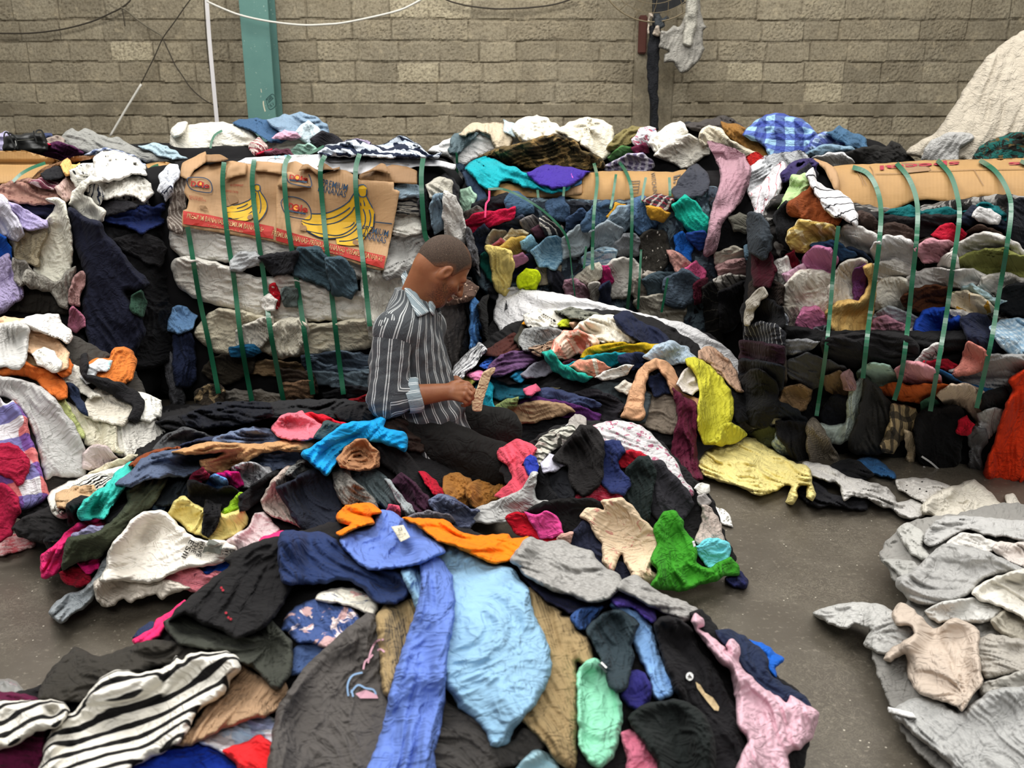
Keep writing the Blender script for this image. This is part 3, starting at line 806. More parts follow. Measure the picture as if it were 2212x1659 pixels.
for nm, c, s, r, lab, sd in (('left_rear', (-2.75, 6.2, 0.62), (1.30, 0.62, 0.66), 0.30, 'rear clothes bale under the black handbag and pale grey sheets', 11),
                         ('mid_rear', (-1.76, 6.45, 0.62), (0.70, 0.55, 0.66), 0.25, 'rear clothes bale under the two white sacks', 13),
                         ('right_rear', (1.08, 7.0, 0.64), (1.76, 0.60, 0.68), 0.30, 'rear clothes bale under the camouflage jacket and plaid quilt', 15)):
    bale(nm, c, s, r, lab, sd)
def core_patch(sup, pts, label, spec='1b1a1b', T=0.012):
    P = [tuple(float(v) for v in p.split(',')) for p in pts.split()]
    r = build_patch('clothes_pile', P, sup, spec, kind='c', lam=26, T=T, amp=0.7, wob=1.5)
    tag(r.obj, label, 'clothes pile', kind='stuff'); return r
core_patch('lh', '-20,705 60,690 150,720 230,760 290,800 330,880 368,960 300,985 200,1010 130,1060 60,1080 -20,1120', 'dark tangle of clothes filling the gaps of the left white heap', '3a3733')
core_patch('ml', '20,1100 110,1040 230,1000 300,930 340,880 420,872 560,880 700,872 820,868 900,880 960,960 1010,1050 960,1120 820,1145 720,1170 640,1160 520,1180 420,1200 330,1230 160,1260 130,1230 110,1160 60,1130', 'dark tangle of clothes filling the heap left of the man, far strip painted as shadow')  # far strip by the bale foot is dark cloth standing in for shadow
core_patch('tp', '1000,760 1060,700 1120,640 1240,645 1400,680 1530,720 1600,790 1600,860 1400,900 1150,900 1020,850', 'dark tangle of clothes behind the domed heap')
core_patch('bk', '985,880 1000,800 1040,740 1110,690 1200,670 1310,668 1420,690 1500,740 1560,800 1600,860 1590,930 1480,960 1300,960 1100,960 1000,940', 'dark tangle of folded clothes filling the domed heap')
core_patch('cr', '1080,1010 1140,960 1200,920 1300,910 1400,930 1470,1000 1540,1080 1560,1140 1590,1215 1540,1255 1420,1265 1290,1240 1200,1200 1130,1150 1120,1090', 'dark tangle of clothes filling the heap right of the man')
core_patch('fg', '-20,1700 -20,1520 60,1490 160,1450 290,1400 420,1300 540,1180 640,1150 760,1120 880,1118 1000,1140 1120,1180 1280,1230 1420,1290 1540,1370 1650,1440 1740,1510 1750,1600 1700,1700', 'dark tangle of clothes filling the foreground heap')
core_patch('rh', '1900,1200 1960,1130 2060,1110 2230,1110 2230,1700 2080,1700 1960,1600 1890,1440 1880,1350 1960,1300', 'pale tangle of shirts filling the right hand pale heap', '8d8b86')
# ------------------------------------------------------------------ carton board and sacks on the bales
def board_mat(name, hexc, flute=0.0):
    b = NB(name); uv = b.uv(); x, y, _ = b.sep(uv); n = b.noise(uv, 9, 4, 0.6)
    c = b.mix(b.math('MULTIPLY', b.step(n, 0.55, 0.12), 0.30), srgb(hexc), tuple(v * 0.72 for v in srgb(hexc)[:3]) + (1,))
    fr = b.math('PINGPONG', b.math('DIVIDE', y, 0.016), 0.5)
    nrm = b.bump(fr, 0.35 + flute, 0.003); nrm = b.bump(b.noise(b.comb(b.math('MULTIPLY', x, 3), y), 6, 4, 0.6, 0.5), 0.4, 0.010, nrm)
    return b.done(c, 0.62, nrm, 0.3)
KRAFT = board_mat('kraft_board', 'a98660'); KRAFT2 = board_mat('brown_board', '8a6a48'); WHITEB = board_mat('white_board', 'dedfe2'); TANB = board_mat('tan_board', 'a68150')
RED = flat_mat('print_red', 'a8281f', 0.6); BLUE = flat_mat('print_blue', '26405a', 0.6); YEL = flat_mat('print_yellow', 'd0a321', 0.6); KRP = flat_mat('print_blank', 'c9a878', 0.6); SUNC = flat_mat('print_sun', 'e8a03a', 0.6); GREYP = flat_mat('print_grey', '5a5148', 0.6)
def board(name, sup, s, par, f=lambda a, b: (a, b), mat=None, T=0.008, label=None, ang=0.0, amp=0.0, lam=40, corner=0.12, step=5):
    r = build_patch(name, pts(s, f), sup, None, mat or KRAFT, ang=ang, T=T, flat=amp == 0, amp=amp, lam=lam, corner=corner, wob=0.4, edge=0.75, step=step, parent=par, kind='d')
    if label: r.obj['label'] = label
    return r
Bl, Bb, Bm, Br = PARENTS['left'], PARENTS['banana'], PARENTS['middle'], PARENTS['right']
# --- left bale
z1 = crop(0, 200, 2.9493)
board('cardboard_sheet', 'b1', '-60,375 80,370 140,366 200,380 300,410 380,432 350,450 280,500 240,540 140,572 0,582 -60,585', Bl, z1, TANB, 0.02, 'plain tan carton board')
board('torn_board_edge', 'b1', '205,545 240,505 290,470 350,450 420,430 470,405 600,398 615,415 500,440 400,462 300,500 250,545 215,572', Bl, z1, board_mat('torn_board', '6d4a2a', 1.0), 0.025, 'frayed brown board edge', 0.3, 1.0, 7)
board('cardboard_sheet', 'b1', '930,455 1050,440 1110,460 1080,520 1000,535 950,500', Bl, z1, TANB, 0.02)
# --- banana bale: white sacks first
def sack(s, spec, par=Bb, sup='b2', ang=5, T=0.07, lam=8, label='white woven sack', f=lambda a, b: (a, b), amp=1.8, ctr=None, kind='d'):
    r = build_patch('fabric_sack', pts(s, f), sup, spec, ang=math.radians(ang), T=T, lam=lam, amp=amp, kind=kind, ctr=ctr, parent=par, edge=0.3)
    r.obj['label'] = label; return r
sack('370,485 396,480 500,490 640,520 780,556 850,560 850,600 790,606 700,600 600,580 480,566 400,560 368,530', 'd2cfc8')
sack('370,566 400,552 450,562 500,575 560,598 620,590 660,604 720,622 800,636 806,692 700,694 600,694 520,674 440,652 396,630 376,600', 'd6d2c8', ang=8)
sack('418,722 438,690 470,666 520,670 600,688 690,698 806,690 806,748 720,764 660,770 600,772 556,756 530,746 490,768 450,752', 'cdc5ae', ang=-4, label='cream woven sack')
sack('780,592 850,580 900,560 900,640 880,700 806,745 790,690', 'cbc7bb', ang=60)
sack('512,716 540,698 586,688 584,722 562,748 520,746', 'cfcabd', ang=40, T=0.06, lam=8, label='gathered sack mouth')
sack('590,706 612,694 652,688 664,716 642,762 600,772 588,750', 'd3cdbb', ang=70, T=0.06, lam=8, label='gathered sack mouth')
sack('828,590 842,520 868,498 905,498 928,520 905,562 872,592 840,602', 'a5a4a0', ang=-30, T=0.05, label='grey plastic sheet')
for s, c, l, a in (('850,470 880,456 905,470 908,500 870,508 845,500', 'cfccc2', 'white cloth', 10), ('852,430 880,420 906,428 908,462 876,460 850,462', '8a857c/s:2a2a2c:0.03:0.4', 'grey and black cloth', 5),
                   ('848,405 876,398 905,404 908,425 880,426 850,428', '8fa3b0', 'blue grey cloth', 0), ('905,440 930,396 965,380 990,410 985,450 960,480 925,490', '2a2a2d', 'black cloth', 60),
                   ('925,400 950,385 972,392 975,420 950,432 930,425', 'b9b5a8', 'off white cloth', 30), ('935,430 955,425 965,450 958,490 940,500 930,470', '6f8391', 'blue grey denim', 80),
                   ('960,420 985,430 1000,470 1010,510 1005,560 985,570 965,520 958,470', 'cfccc6', 'white cloth', 75), ('364,470 372,404 392,378 408,398 402,440 398,488 388,500 368,488', '6d625a/s:a39a90:0.02:0.4', 'grey pinstriped cloth', 80),
                   ('545,790 580,778 655,788 652,806 600,812 548,806', '8a7356', 'tan knit', 2), ('470,770 540,760 545,800 480,830 440,800', '2f2a22', 'dark brown cloth', 30),
                   ('560,842 612,858 612,884 560,880 520,872 540,850', '9b958a', 'grey beige cloth', 2), ('480,845 540,848 545,880 500,888 470,870', '77726a', 'grey cloth', 5), ('660,770 740,760 800,770 800,800 740,806 670,800', '3a4450/s:7d8fa0:0.05:0.3', 'folded denim', 3),
                   ('670,802 740,806 800,800 800,838 740,838 680,826', '6c7c86', 'pale denim', 3), ('610,800 672,808 680,850 620,850', '4a3f36', 'brown cloth', 10), ('615,830 672,826 674,862 620,870', '8d6f55', 'tan leather cloth', 5),
                   ('500,752 545,745 560,760 540,772 505,770', '1c5578', 'blue cloth', 5), ('745,838 800,840 800,880 750,885', '2a2a2e', 'black cloth', 5), ('700,850 744,845 748,880 705,885', '1d1d1f', 'black cloth', 5),
                   ('740,868 800,852 802,878 745,890', '8c1a22', 'red cloth', 5), ('440,880 500,890 545,892 540,905 450,900', '3a2c20', 'brown board', 3)):
    sack(s, c, ang=a, T=0.035, lam=9, label=l, amp=1.0)
board('cardboard_sheet', 'b2', '500,892 560,885 616,870 660,880 640,900 560,912 500,915', Bb, mat=KRAFT2, T=0.01, label='dark brown board at the bottom')
z6 = crop(380, 320, 4.2538)
wb = board('carton_panel', 'b2', '560,130 640,88 760,82 880,72 1200,58 1500,52 1700,46 2040,38 2212,55 2330,95 2573,149 2560,195 2420,165 2212,168 2000,240 1940,250 1700,245 1560,215 1400,200 1130,215 1000,180 850,150 700,150', Bb, z6, WHITEB, 0.012, 'white printed carton on top')
kb = board('carton_panel', 'b2', '1985,150 2120,170 2215,210 2215,330 2100,325 2000,318 1690,292 1680,250 1790,200 1880,145 1930,170', Bb, z6, KRAFT2, 0.012, 'brown inner board')
lb = board('banana_board', 'b2', '63,575 62,722 480,792 880,856 960,862 985,160 720,150 520,120 400,128 250,160 110,270 75,400 118,480 100,560', Bb, z6, KRAFT, 0.012, 'printed banana carton board, left half')
rb_ = board('banana_board', 'b2', '925,350 918,862 1080,908 1500,1012 1907,1122 2057,402 2003,380 2000,310 1690,290 1650,255 1560,205 1480,195 1340,240 1310,200 1240,180 1100,120 1000,150 955,250', Bb, z6, KRAFT, 0.012, 'printed banana carton board, right half')
for s, m in (('40,255 58,140 270,28 282,125 165,205 115,292', KRAFT), ('275,60 400,55 485,100 400,125 285,130', KRAFT2), ('438,302 470,182 520,132 655,142 642,242 540,262', KRAFT), ('718,205 738,120 985,140 972,238 870,225 800,218', KRAFT), ('930,352 988,222 1060,218 1240,350 1100,372', KRAFT),
             ('1130,205 1165,150 1215,145 1310,215 1300,250 1230,190', KRAFT2), ('1300,170 1340,130 1390,150 1440,190 1505,170 1500,195 1420,205 1330,195', KRAFT2), ('1690,240 1790,195 1880,140 1925,150 1972,240 1850,210', KRAFT2)):
    board('torn_flap', 'b2', s, Bb, z6, m, 0.02)
def poly_print(s, sup, par, mat, f, name='print', off=0.0022, step=9):
    P = np.array(pts(s, f)); Q = P; lo, hi = Q.min(0), Q.max(0)
    gx, gy = np.meshgrid(np.arange(lo[0], hi[0], step), np.arange(lo[1], hi[1], step)); gx, gy = gx.ravel(), gy.ravel(); m = inside(Q, gx, gy) & (edge_dist(Q, gx, gy) > step * 0.4)
    E = []
    for i in range(len(Q)):
        a, b = Q[i], Q[(i + 1) % len(Q)]; k = max(1, int(np.hypot(*(b - a)) / step)); E += [a + (b - a) * t / k for t in range(k)]
    al = E + list(np.stack([gx[m], gy[m]], -1)); n = len(E)
    vo, _, fo, *_r = mgeo.delaunay_2d_cdt([Vector((float(a), float(b))) for a, b in al], [(i, (i + 1) % n) for i in range(n)], [], 1, 1e-4)
    return flat_print(name, sup, [(v.x, v.y) for v in vo], [tuple(q) for q in fo], lambda a, b: (a, b), mat, off, par)
def line(s, sup, par, mat, f, w=2.2, off=0.0045, name='printed_line'):
    return ribbon(name, sup, pts(s, f), w, mat, off, par, 0.0006, R=1, sm=4, seg=5)
# red bands and lettering
L_, R_ = lb.obj, rb_.obj
poly_print('66,575 300,612 480,652 745,690 900,722 895,836 730,805 470,748 66,697', 'b2', L_, RED, z6, 'red_band')
poly_print('925,732 1060,775 1400,872 1927,992 1909,1107 1500,985 1080,893 920,850', 'b2', R_, RED, z6, 'red_band')
T_ = lambda t, a, b, h, m, par, sup='b2', f=z6, nm='lettering', off=0.0045, bold=0.006: print_text(t, sup, f(*a), f(*b), h, m, par, off, nm, bold)
T_('PREMIUM BANANAS•PREMIUM BANANAS•', (100, 640), (802, 770), 10.5, KRP, L_)
T_('™ & © Dole Food Company, Inc. 2021', (290, 718), (612, 775), 4, KRP, L_, bold=0.0)
T_('PREMIUM BANANAS• PREMIUM BANANAS •PREMIUM BANANAS', (880, 800), (1893, 1042), 11, KRP, R_)
T_('™ & © Dole Food Company, Inc. 2021', (1225, 915), (1535, 985), 4, KRP, R_, bold=0.0)
T_('PREMIUM', (1335, 340), (1570, 392), 14, BLUE, R_); T_('BANANAS', (1302, 393), (1556, 455), 14, BLUE, R_)
T_('PREMIUM', (1705, 762), (1945, 815), 14, BLUE, R_); T_('BANANAS', (1675, 818), (1925, 878), 14, BLUE, R_)
T_('A COMPANY', (500, 350), (620, 352), 5, RED, L_, bold=0.0); T_('UNITED STATES', (455, 400), (570, 415), 4.5, RED, L_, bold=0.0)
T_('PRODUCT OF ECUADOR', (120, 452), (245, 470), 4.5, RED, L_, bold=0.0); T_('NET WT 40 LB 18.14 KG', (125, 470), (275, 492), 4.5, RED, L_, bold=0.0)
def oval_logo(par, a, b, h, bar, ring, sunc, sr):
    poly_print(bar, 'b2', par, BLUE, z6, 'logo_bar', 0.004, 20)
    T_('D', a, (a[0] + (b[0] - a[0]) * 0.27, a[1] + (b[1] - a[1]) * 0.27), h, RED, par, nm='logo_letters', bold=0.03)
    T_('le', (a[0] + (b[0] - a[0]) * 0.60, a[1] + (b[1] - a[1]) * 0.60), b, h, RED, par, nm='logo_letters', bold=0.03)
    an = np.linspace(0, 2 * math.pi, 25)[:-1]
    poly_print(' '.join('%f,%f' % (sunc[0] + sr * (1.0 + 0.22 * (i % 2)) * math.cos(t), sunc[1] + sr * (1.0 + 0.22 * (i % 2)) * math.sin(t)) for i, t in enumerate(an)), 'b2', par, RED, z6, 'logo_sun', 0.004, 20)
    poly_print(' '.join('%f,%f' % (sunc[0] + sr * 0.72 * math.cos(t), sunc[1] + sr * 0.72 * math.sin(t)) for t in an), 'b2', par, SUNC, z6, 'logo_sun', 0.005, 20)
    line(ring, 'b2', par, BLUE, z6, 2.0)
oval_logo(L_, (136, 347), (306, 368), 11, '150,338 298,352 295,365 152,350', '105,300 112,272 200,268 265,275 310,300 330,345 324,405 220,400 140,375 108,330 105,300', (222, 328), 24)
oval_logo(R_, (1042, 280), (1212, 300), 9, '1042,285 1205,305 1200,320 1045,298', '1020,235 1015,260 1030,300 1060,325 1150,345 1240,355 1240,290 1220,240', (1115, 270), 24)
oval_logo(R_, (1028, 560), (1208, 592), 14, '1032,568 1195,598 1190,612 1034,580', '975,540 965,500 985,465 1030,447 1100,452 1170,478 1215,520 1240,580 1232,655 1130,645 1040,625 995,585 975,540', (1103, 548), 31)
# banana bunches
poly_print('465,535 560,520 640,492 690,462 715,400 708,352 740,330 772,345 772,392 800,435 830,480 837,530 825,580 790,640 740,692 715,640 690,655 640,668 560,660 480,638 470,590', 'b2', L_, YEL, z6, 'banana_print')
poly_print('1150,672 1240,605 1380,597 1520,540 1590,485 1640,410 1680,345 1730,335 1755,370 1750,430 1800,540 1825,600 1815,710 1760,790 1700,870 1690,890 1600,897 1480,882 1470,832 1300,812 1210,765', 'b2', R_, YEL, z6, 'banana_print')
for s in ('465,538 560,520 640,492 690,462 715,400', '470,592 560,585 650,560 705,520', '485,640 560,650 640,625 700,580', '772,345 775,395 805,440 835,500 835,560 800,630 740,690', '735,410 730,470 735,560 725,640', '755,400 775,470 780,550 760,630', '712,350 740,332 770,345 772,385 735,392 712,352', '560,555 620,535 660,510'):
    line(s, 'b2', L_, BLUE, z6, 2.0)
for s in ('1240,604 1380,597 1520,540 1600,480', '1150,670 1200,692 1330,705 1480,680 1600,600 1640,540', '1365,655 1450,635 1540,590 1600,545', '1200,760 1350,790 1500,800 1620,740 1690,640', '1210,765 1330,822 1470,826 1600,790 1700,700', '1590,490 1640,410 1690,345', '1680,342 1725,335 1752,370 1745,440 1695,445 1672,395 1680,342', '1750,440 1780,500 1808,552', '1720,560 1740,620 1735,700 1700,780', '1775,565 1790,640 1770,740', '1825,600 1815,720', '1500,855 1600,850 1700,810', '1820,678 1985,695', '1695,480 1700,530', '1725,470 1735,530', '1250,605 1340,603', '1520,745 1600,720 1640,680'):
    line(s, 'b2', R_, BLUE, z6, 2.4)
for s, par in (('210,540 225,525 270,528 295,560 300,575 240,560', L_), ('465,430 545,435 572,460 570,495 500,520', L_), ('655,635 670,610 695,608 708,630 690,655 665,655', L_), ('1138,715 1150,702 1195,712 1205,740 1195,765 1140,752', R_), ('1625,855 1640,840 1685,850 1695,885 1680,895 1622,882', R_)):
    poly_print(s, 'b2', par, KRAFT2, z6, 'hand_hole', 0.006, 12)
T_('2C  BR', (900, 92), (1060, 78), 5, flat_mat('print_cyan', '5fa3b8'), wb.obj, off=0.004); T_('BRISTOL', (1110, 84), (1220, 72), 5, GREYP, wb.obj, off=0.004, bold=0); T_('ROTHERHAM', (1440, 108), (1540, 106), 3.2, GREYP, wb.obj, off=0.004, bold=0)
T_('NEW', (1700, 118), (1745, 118), 3.5, GREYP, wb.obj, off=0.004, bold=0)
for s in ('840,120 870,95 1010,105 1020,125', '1390,118 1420,132 1560,130 1640,118', '1740,130 1780,92 1900,92 1920,125 2140,150'): line(s, 'b2', wb.obj, GREYP, z6, 1.2)
line('1975,80 1975,58 2040,52 2040,75 1975,80', 'b2', wb.obj, GREYP, z6, 1.2)
# --- middle bale
z2 = crop(700, 200, 2.9493)
mb = board('carton_panel', 'b3', '930,500 1000,575 1120,575 1240,590 1400,620 1560,640 1640,640 1640,520 1780,500 2000,500 2220,505 2310,490 2290,600 2260,680 2140,680 2000,672 1860,705 1700,712 1560,665 1400,672 1240,665 1100,685 1040,645 960,580', Bm, z2, TANB, 0.015, 'tan carton board')
board('carton_panel', 'b3', '1370,620 1640,580 1640,645 1540,660 1380,665', Bm, z2, KRAFT, 0.012); board('carton_panel', 'b3', '1640,520 1640,580 1540,620 1540,560 1580,535', Bm, z2, flat_mat('blue_board', '3f6f9c'), 0.012, 'blue printed board')
T_('WITCHUNX', (2082, 510), (2100, 665), 9, GREYP, mb.obj, 'b3', z2, off=0.004); T_('COLUM', (1285, 622), (1320, 642), 4, BLUE, mb.obj, 'b3', z2, bold=0); T_('VERON', (1545, 560), (1610, 575), 5, KRP, mb.obj, 'b3', z2, off=0.008, bold=0)
z2b = crop(1380, 360, 16.59)
for s in ('1240,340 1520,265 1500,320 1240,400', '1240,420 1390,380 1380,440 1240,480', '1240,540 1330,500 1290,600 1240,590', '1240,700 1340,700 1320,760 1240,780', '1240,800 1300,790 1250,900'): poly_print(s, 'b3', mb.obj, GREYP, z2b, 'block_print', 0.004)
for s in ('1960,565 2010,562', '1958,580 2008,577', '1955,600 2006,597', '1952,620 2003,617', '1949,640 2000,637', '1960,560 1948,645', '2012,560 2000,642'): line(s, 'b3', mb.obj, GREYP, z2, 1.3)
for s in ('1560,605 1562,595', '1575,605 1577,592', '1590,603 1592,590'): line(s, 'b3', mb.obj, GREYP, z2, 2.5)
# --- right bale
z3 = crop(1462, 200, 2.9493)
rp = board('carton_panel', 'b4', '980,500 1000,470 1080,458 1200,456 1400,445 1600,430 1900,425 2260,420 2260,690 2150,690 2110,680 1950,662 1860,685 1820,712 1720,692 1600,682 1500,692 1400,742 1340,772 1260,752 1200,732 1120,712 1080,722 1040,662 1010,560', Br, z3, TANB, 0.02, 'plain tan carton board with dark red lettering')
board('carton_panel', 'b4', '860,430 880,420 960,448 1010,480 1040,560 1030,640 1000,612 975,560 940,490 900,460', Br, z3, KRAFT, 0.03, 'curled carton end')
z4 = crop(1800, 330, 5.369)
DRED = flat_mat('print_darkred', '9a2a3a')
print_text('special', 'b4', z4(1460, 100), z4(540, 150), 9, DRED, rp.obj, 0.004, 'lettering', 0.02)
print_text('s', 'b4', z4(2180, 105), z4(2030, 110), 8, DRED, rp.obj, 0.004, 'lettering', 0.02)
for s in ('250,190 320,285 350,376', '285,188 345,290 385,376', '420,150 460,210 475,376', '1630,190 1690,290 1740,376'): line(s, 'b4', rp.obj, KRAFT2, z4, 1.3)
line('490,240 800,235 1100,208 1300,205 1640,192 1900,190 2212,185', 'b4', rp.obj, KRAFT2, z4, 1.0)
poly_print('790,110 1100,130 1135,195 1080,215 900,235 780,235', 'b4', rp.obj, flat_mat('packing_tape', '9a7a5a', 0.25, 0.6), z4, 'packing_tape', 0.003)
# --- white quilted cover over the stack at the far right
CVM = cloth_mat('b7ae9e')
cvr = build_patch('quilted_cover', pts('1958,332 1985,305 2020,285 2060,230 2100,165 2140,115 2180,84 2232,55 2330,18 2460,10 2600,60 2720,200 2760,420 2500,430 2232,425 2090,420 2080,345 2060,360 2020,350'), 'cv', None, CVM, ang=2.1, T=0.06, lam=34, amp=0.5, kind='d'); tag(cvr.obj, 'large off white quilted cover draped over a stack at the far right', 'cover')
parse('''
bed_sheet|pale ribbed cloth folded in the opening under the quilted cover|a8a7a4/r:0.02|cv|d-60 t4|60,38 66,30 78,25 90,26 92,30 84,36 80,48 60,48
garment|dark teal garments showing in the opening under the quilted cover|1e5650/f:22201c:5a4a2c:0.09:0.5|cv|d-30 t6|92,40 98,33 108,28.5 118,25 126,26 125,36 122,44 92,44
''', 1790, 200)
# --- handbag on the left carton
hz = crop(0, 270, 18.43)
bag = empty('handbag', tuple(at(50, 330, 5.3)), 'black leather handbag standing behind the purple top', 'handbag')
support('hb', lambda x, y, z: 5.35 - y, 4.5, 6.5)
BL = cloth_mat('222322')
r = build_patch('body', pts('190,480 520,390 1330,300 1700,320 1880,700 1900,1020 1600,1100 150,1030 140,700', hz), 'hb', None, flat_mat('black_leather', '1d1e1d', 0.45, 0.5, (80, 0.3, 0.004)), T=0.07, amp=0.5, lam=14, parent=bag, corner=0.2)
LT = flat_mat('black_leather_strap', '2b2c2b', 0.5, 0.4)
for s in ('190,900 160,500 200,310 290,300 380,420 480,650 600,960', '300,320 440,350 560,450 640,560 700,950', '1340,230 1360,400 1420,550 1470,700', '1420,300 1480,220 1600,205 1680,260 1760,430 1870,690'):
    ribbon('handle', 'hb', pts(s, hz), 3.6, LT, 0.012, bag, 0.006, seg=3)
ribbon('zip', 'hb', pts('690,615 1000,590 1350,550', hz), 1.0, flat_mat('zip_metal', '77786f', 0.4), 0.012, bag, 0.003, seg=3); ribbon('zip_pull', 'hb', pts('605,620 640,760 650,820', hz), 1.6, flat_mat('zip_steel', 'c9cac4', 0.3), 0.018, bag, 0.003, seg=3)
# --- clear plastic bag on the floor at the left edge
b = NB('clear_plastic'); b.b.inputs['Transmission Weight'].default_value = 0.75; b.b.inputs['IOR'].default_value = 1.15
CLR = b.done(srgb('d8dad8'), 0.25, b.bump(b.noise(b.uv(), 40, 3), 0.5, 0.004), 0.5)
pb = build_patch('plastic_bag', pts('-14,1470 16,1466 38,1474 52,1492 44,1504 10,1508 -14,1506'), 'fl', None, CLR, T=0.03, lam=9, kind='c'); tag(pb.obj, 'clear crumpled plastic bag on the floor at the left edge', 'plastic bag')
# ------------------------------------------------------------------ far rows, left and middle
parse('''
bed_sheet|pale grey rumpled sheets heaped along the wall behind the left carton|8f8f8a|r1|d25 t5 l16|38,34 40,28 42.5,24 46,22.5 50,25 54,23 60,25 68,28 76,29 84,34 92,37 100,38.5 108,40 115,42 111,45 96,45 84,42 76,38 66,39 58,39 50,38 44,37
shirt|pale lilac folded shirt behind the black handbag|a9a4c0|r1|d0 t3|-4,30 2,26 6,27 8,36 4,40 -4,40
shirt|light blue shirt at the right end of the grey sheets|9fb4bd|r1|d30 t3|90,34.5 98,33 106,34.5 112,38 117,41.5 110,42.5 100,39
shirt|blue plaid shirt draped in front of the grey sheets|8d96ae/k:43557f:c4cbd8:0.05:0.4|r1|d30 t3|56,40 64,36 74,37 84,40 90,44 95,48.5 88,48 78,43.5 66,42
sweater|navy knit bit just right of the black handbag|39415e|r1|d0 t2|27,26 32,26 33.5,30 28,31
sweater|beige marl sweater between the handbag and the grey sheets|96897f|r1|d20 t2.5|29,31 35,28 40,30 40,35 34,36
blouse|aubergine purple velour top lying on the left carton|4a2142|r1|d15 t3|13,37 18,32 30,33 36,31.5 44,34 50.5,38 45,42 36,43 26,41 16,39
scarf|crimson scarf on the purple velour top|c22443|r1|d15 t2|19,33.5 25,32 31,32.5 28,36 21,36
''', 0, 200)
parse('''
fabric_sack|white fabric sack bulging at the back, bound by a green strap|dad6c9|r2|r t7 a.7 l14 @164,34|110,40 110,28 114,24 120,21 130,19.5 142,19.5 150,21 158,22 163,28 167,34 163,40 150,41 138,41 124,41 114,43 ; 108.5,25 113,20 118.5,20 117,25 112,29
fabric_sack|white fabric sack under the light denim at the back|dcd8cb|r2|r t6 a.7 l14 @168,36|166,38 168,33 176,30 184,28 192,28 198,32 202,38 186,41 172,40
scarf|white scarf with red fringe knotted between two white sacks|cfbcb4/s:8d3d48:0.03:0.3|r2|d60 t4|159,34 165,29 170,35 169,40 162,40
jeans|blue denim jeans draped over the white sack at the back|3d5a7a|r2|d20 t4|150,20 156,18 164,17 172,19 180,24 182.5,28 178,31.5 172,31 164,26 156,23
denim_jacket|pale washed denim jacket piled near the foot of the green column|7c92a6|r2|d20 t4|172,18 182,15 192,13.5 200,16 206,20 207.5,25 200,28 190,27 182,27 176,22
shirt|pale aqua shirt hanging over the right white sack|bccbd0|r2|d70 t3|189,25 196,19 202,22 203.5,28 198,33 194,31
shirt|small pink cloth on the right white sack|d8a7bd|r2|d10 t2|174,28.5 182,24 191,28 184,30
t_shirt|black crumpled shirt at the right end of the white sacks|26252a|r2|c t4|199,30 206,25 214,28 218,33 210,36.5 202,36
blouse|mint blouse at the foot of the right white sack|9fc6b5|r2|d10 t2.5|183,39 190,34 196,33 201,36 197,40 188,41
scarf|crimson scarf scrap at the foot of the knotted fringe|b1223c|r2|d0 t2|163,38.5 172,36.5 172,41 164,41.5
cap|plum brown cap between the two white sacks|6d4250|r2|d0 t3|170,38 176,36 184,37 186,40 178,41 171,41
''', 0, 200)
parse('''
shirt|pale lilac cloth behind the striped print dress|b8a9c4|b2|d0 t3|10,33 16,30 26,30 29,33 18,34.5
dress|navy and white wavy striped dress lying on the banana carton bale|c3cbd4/z:1c2438:0.05:0.55|b2|d10 t5|-2,38.5 6,33 14,31.5 22,30 30,33 38,33 44,29 50,28 56,31 62,36 66,39 73,38.5 70,41 60,41.5 44,41.5 24,40.5 8,40.5
''', 700, 200)
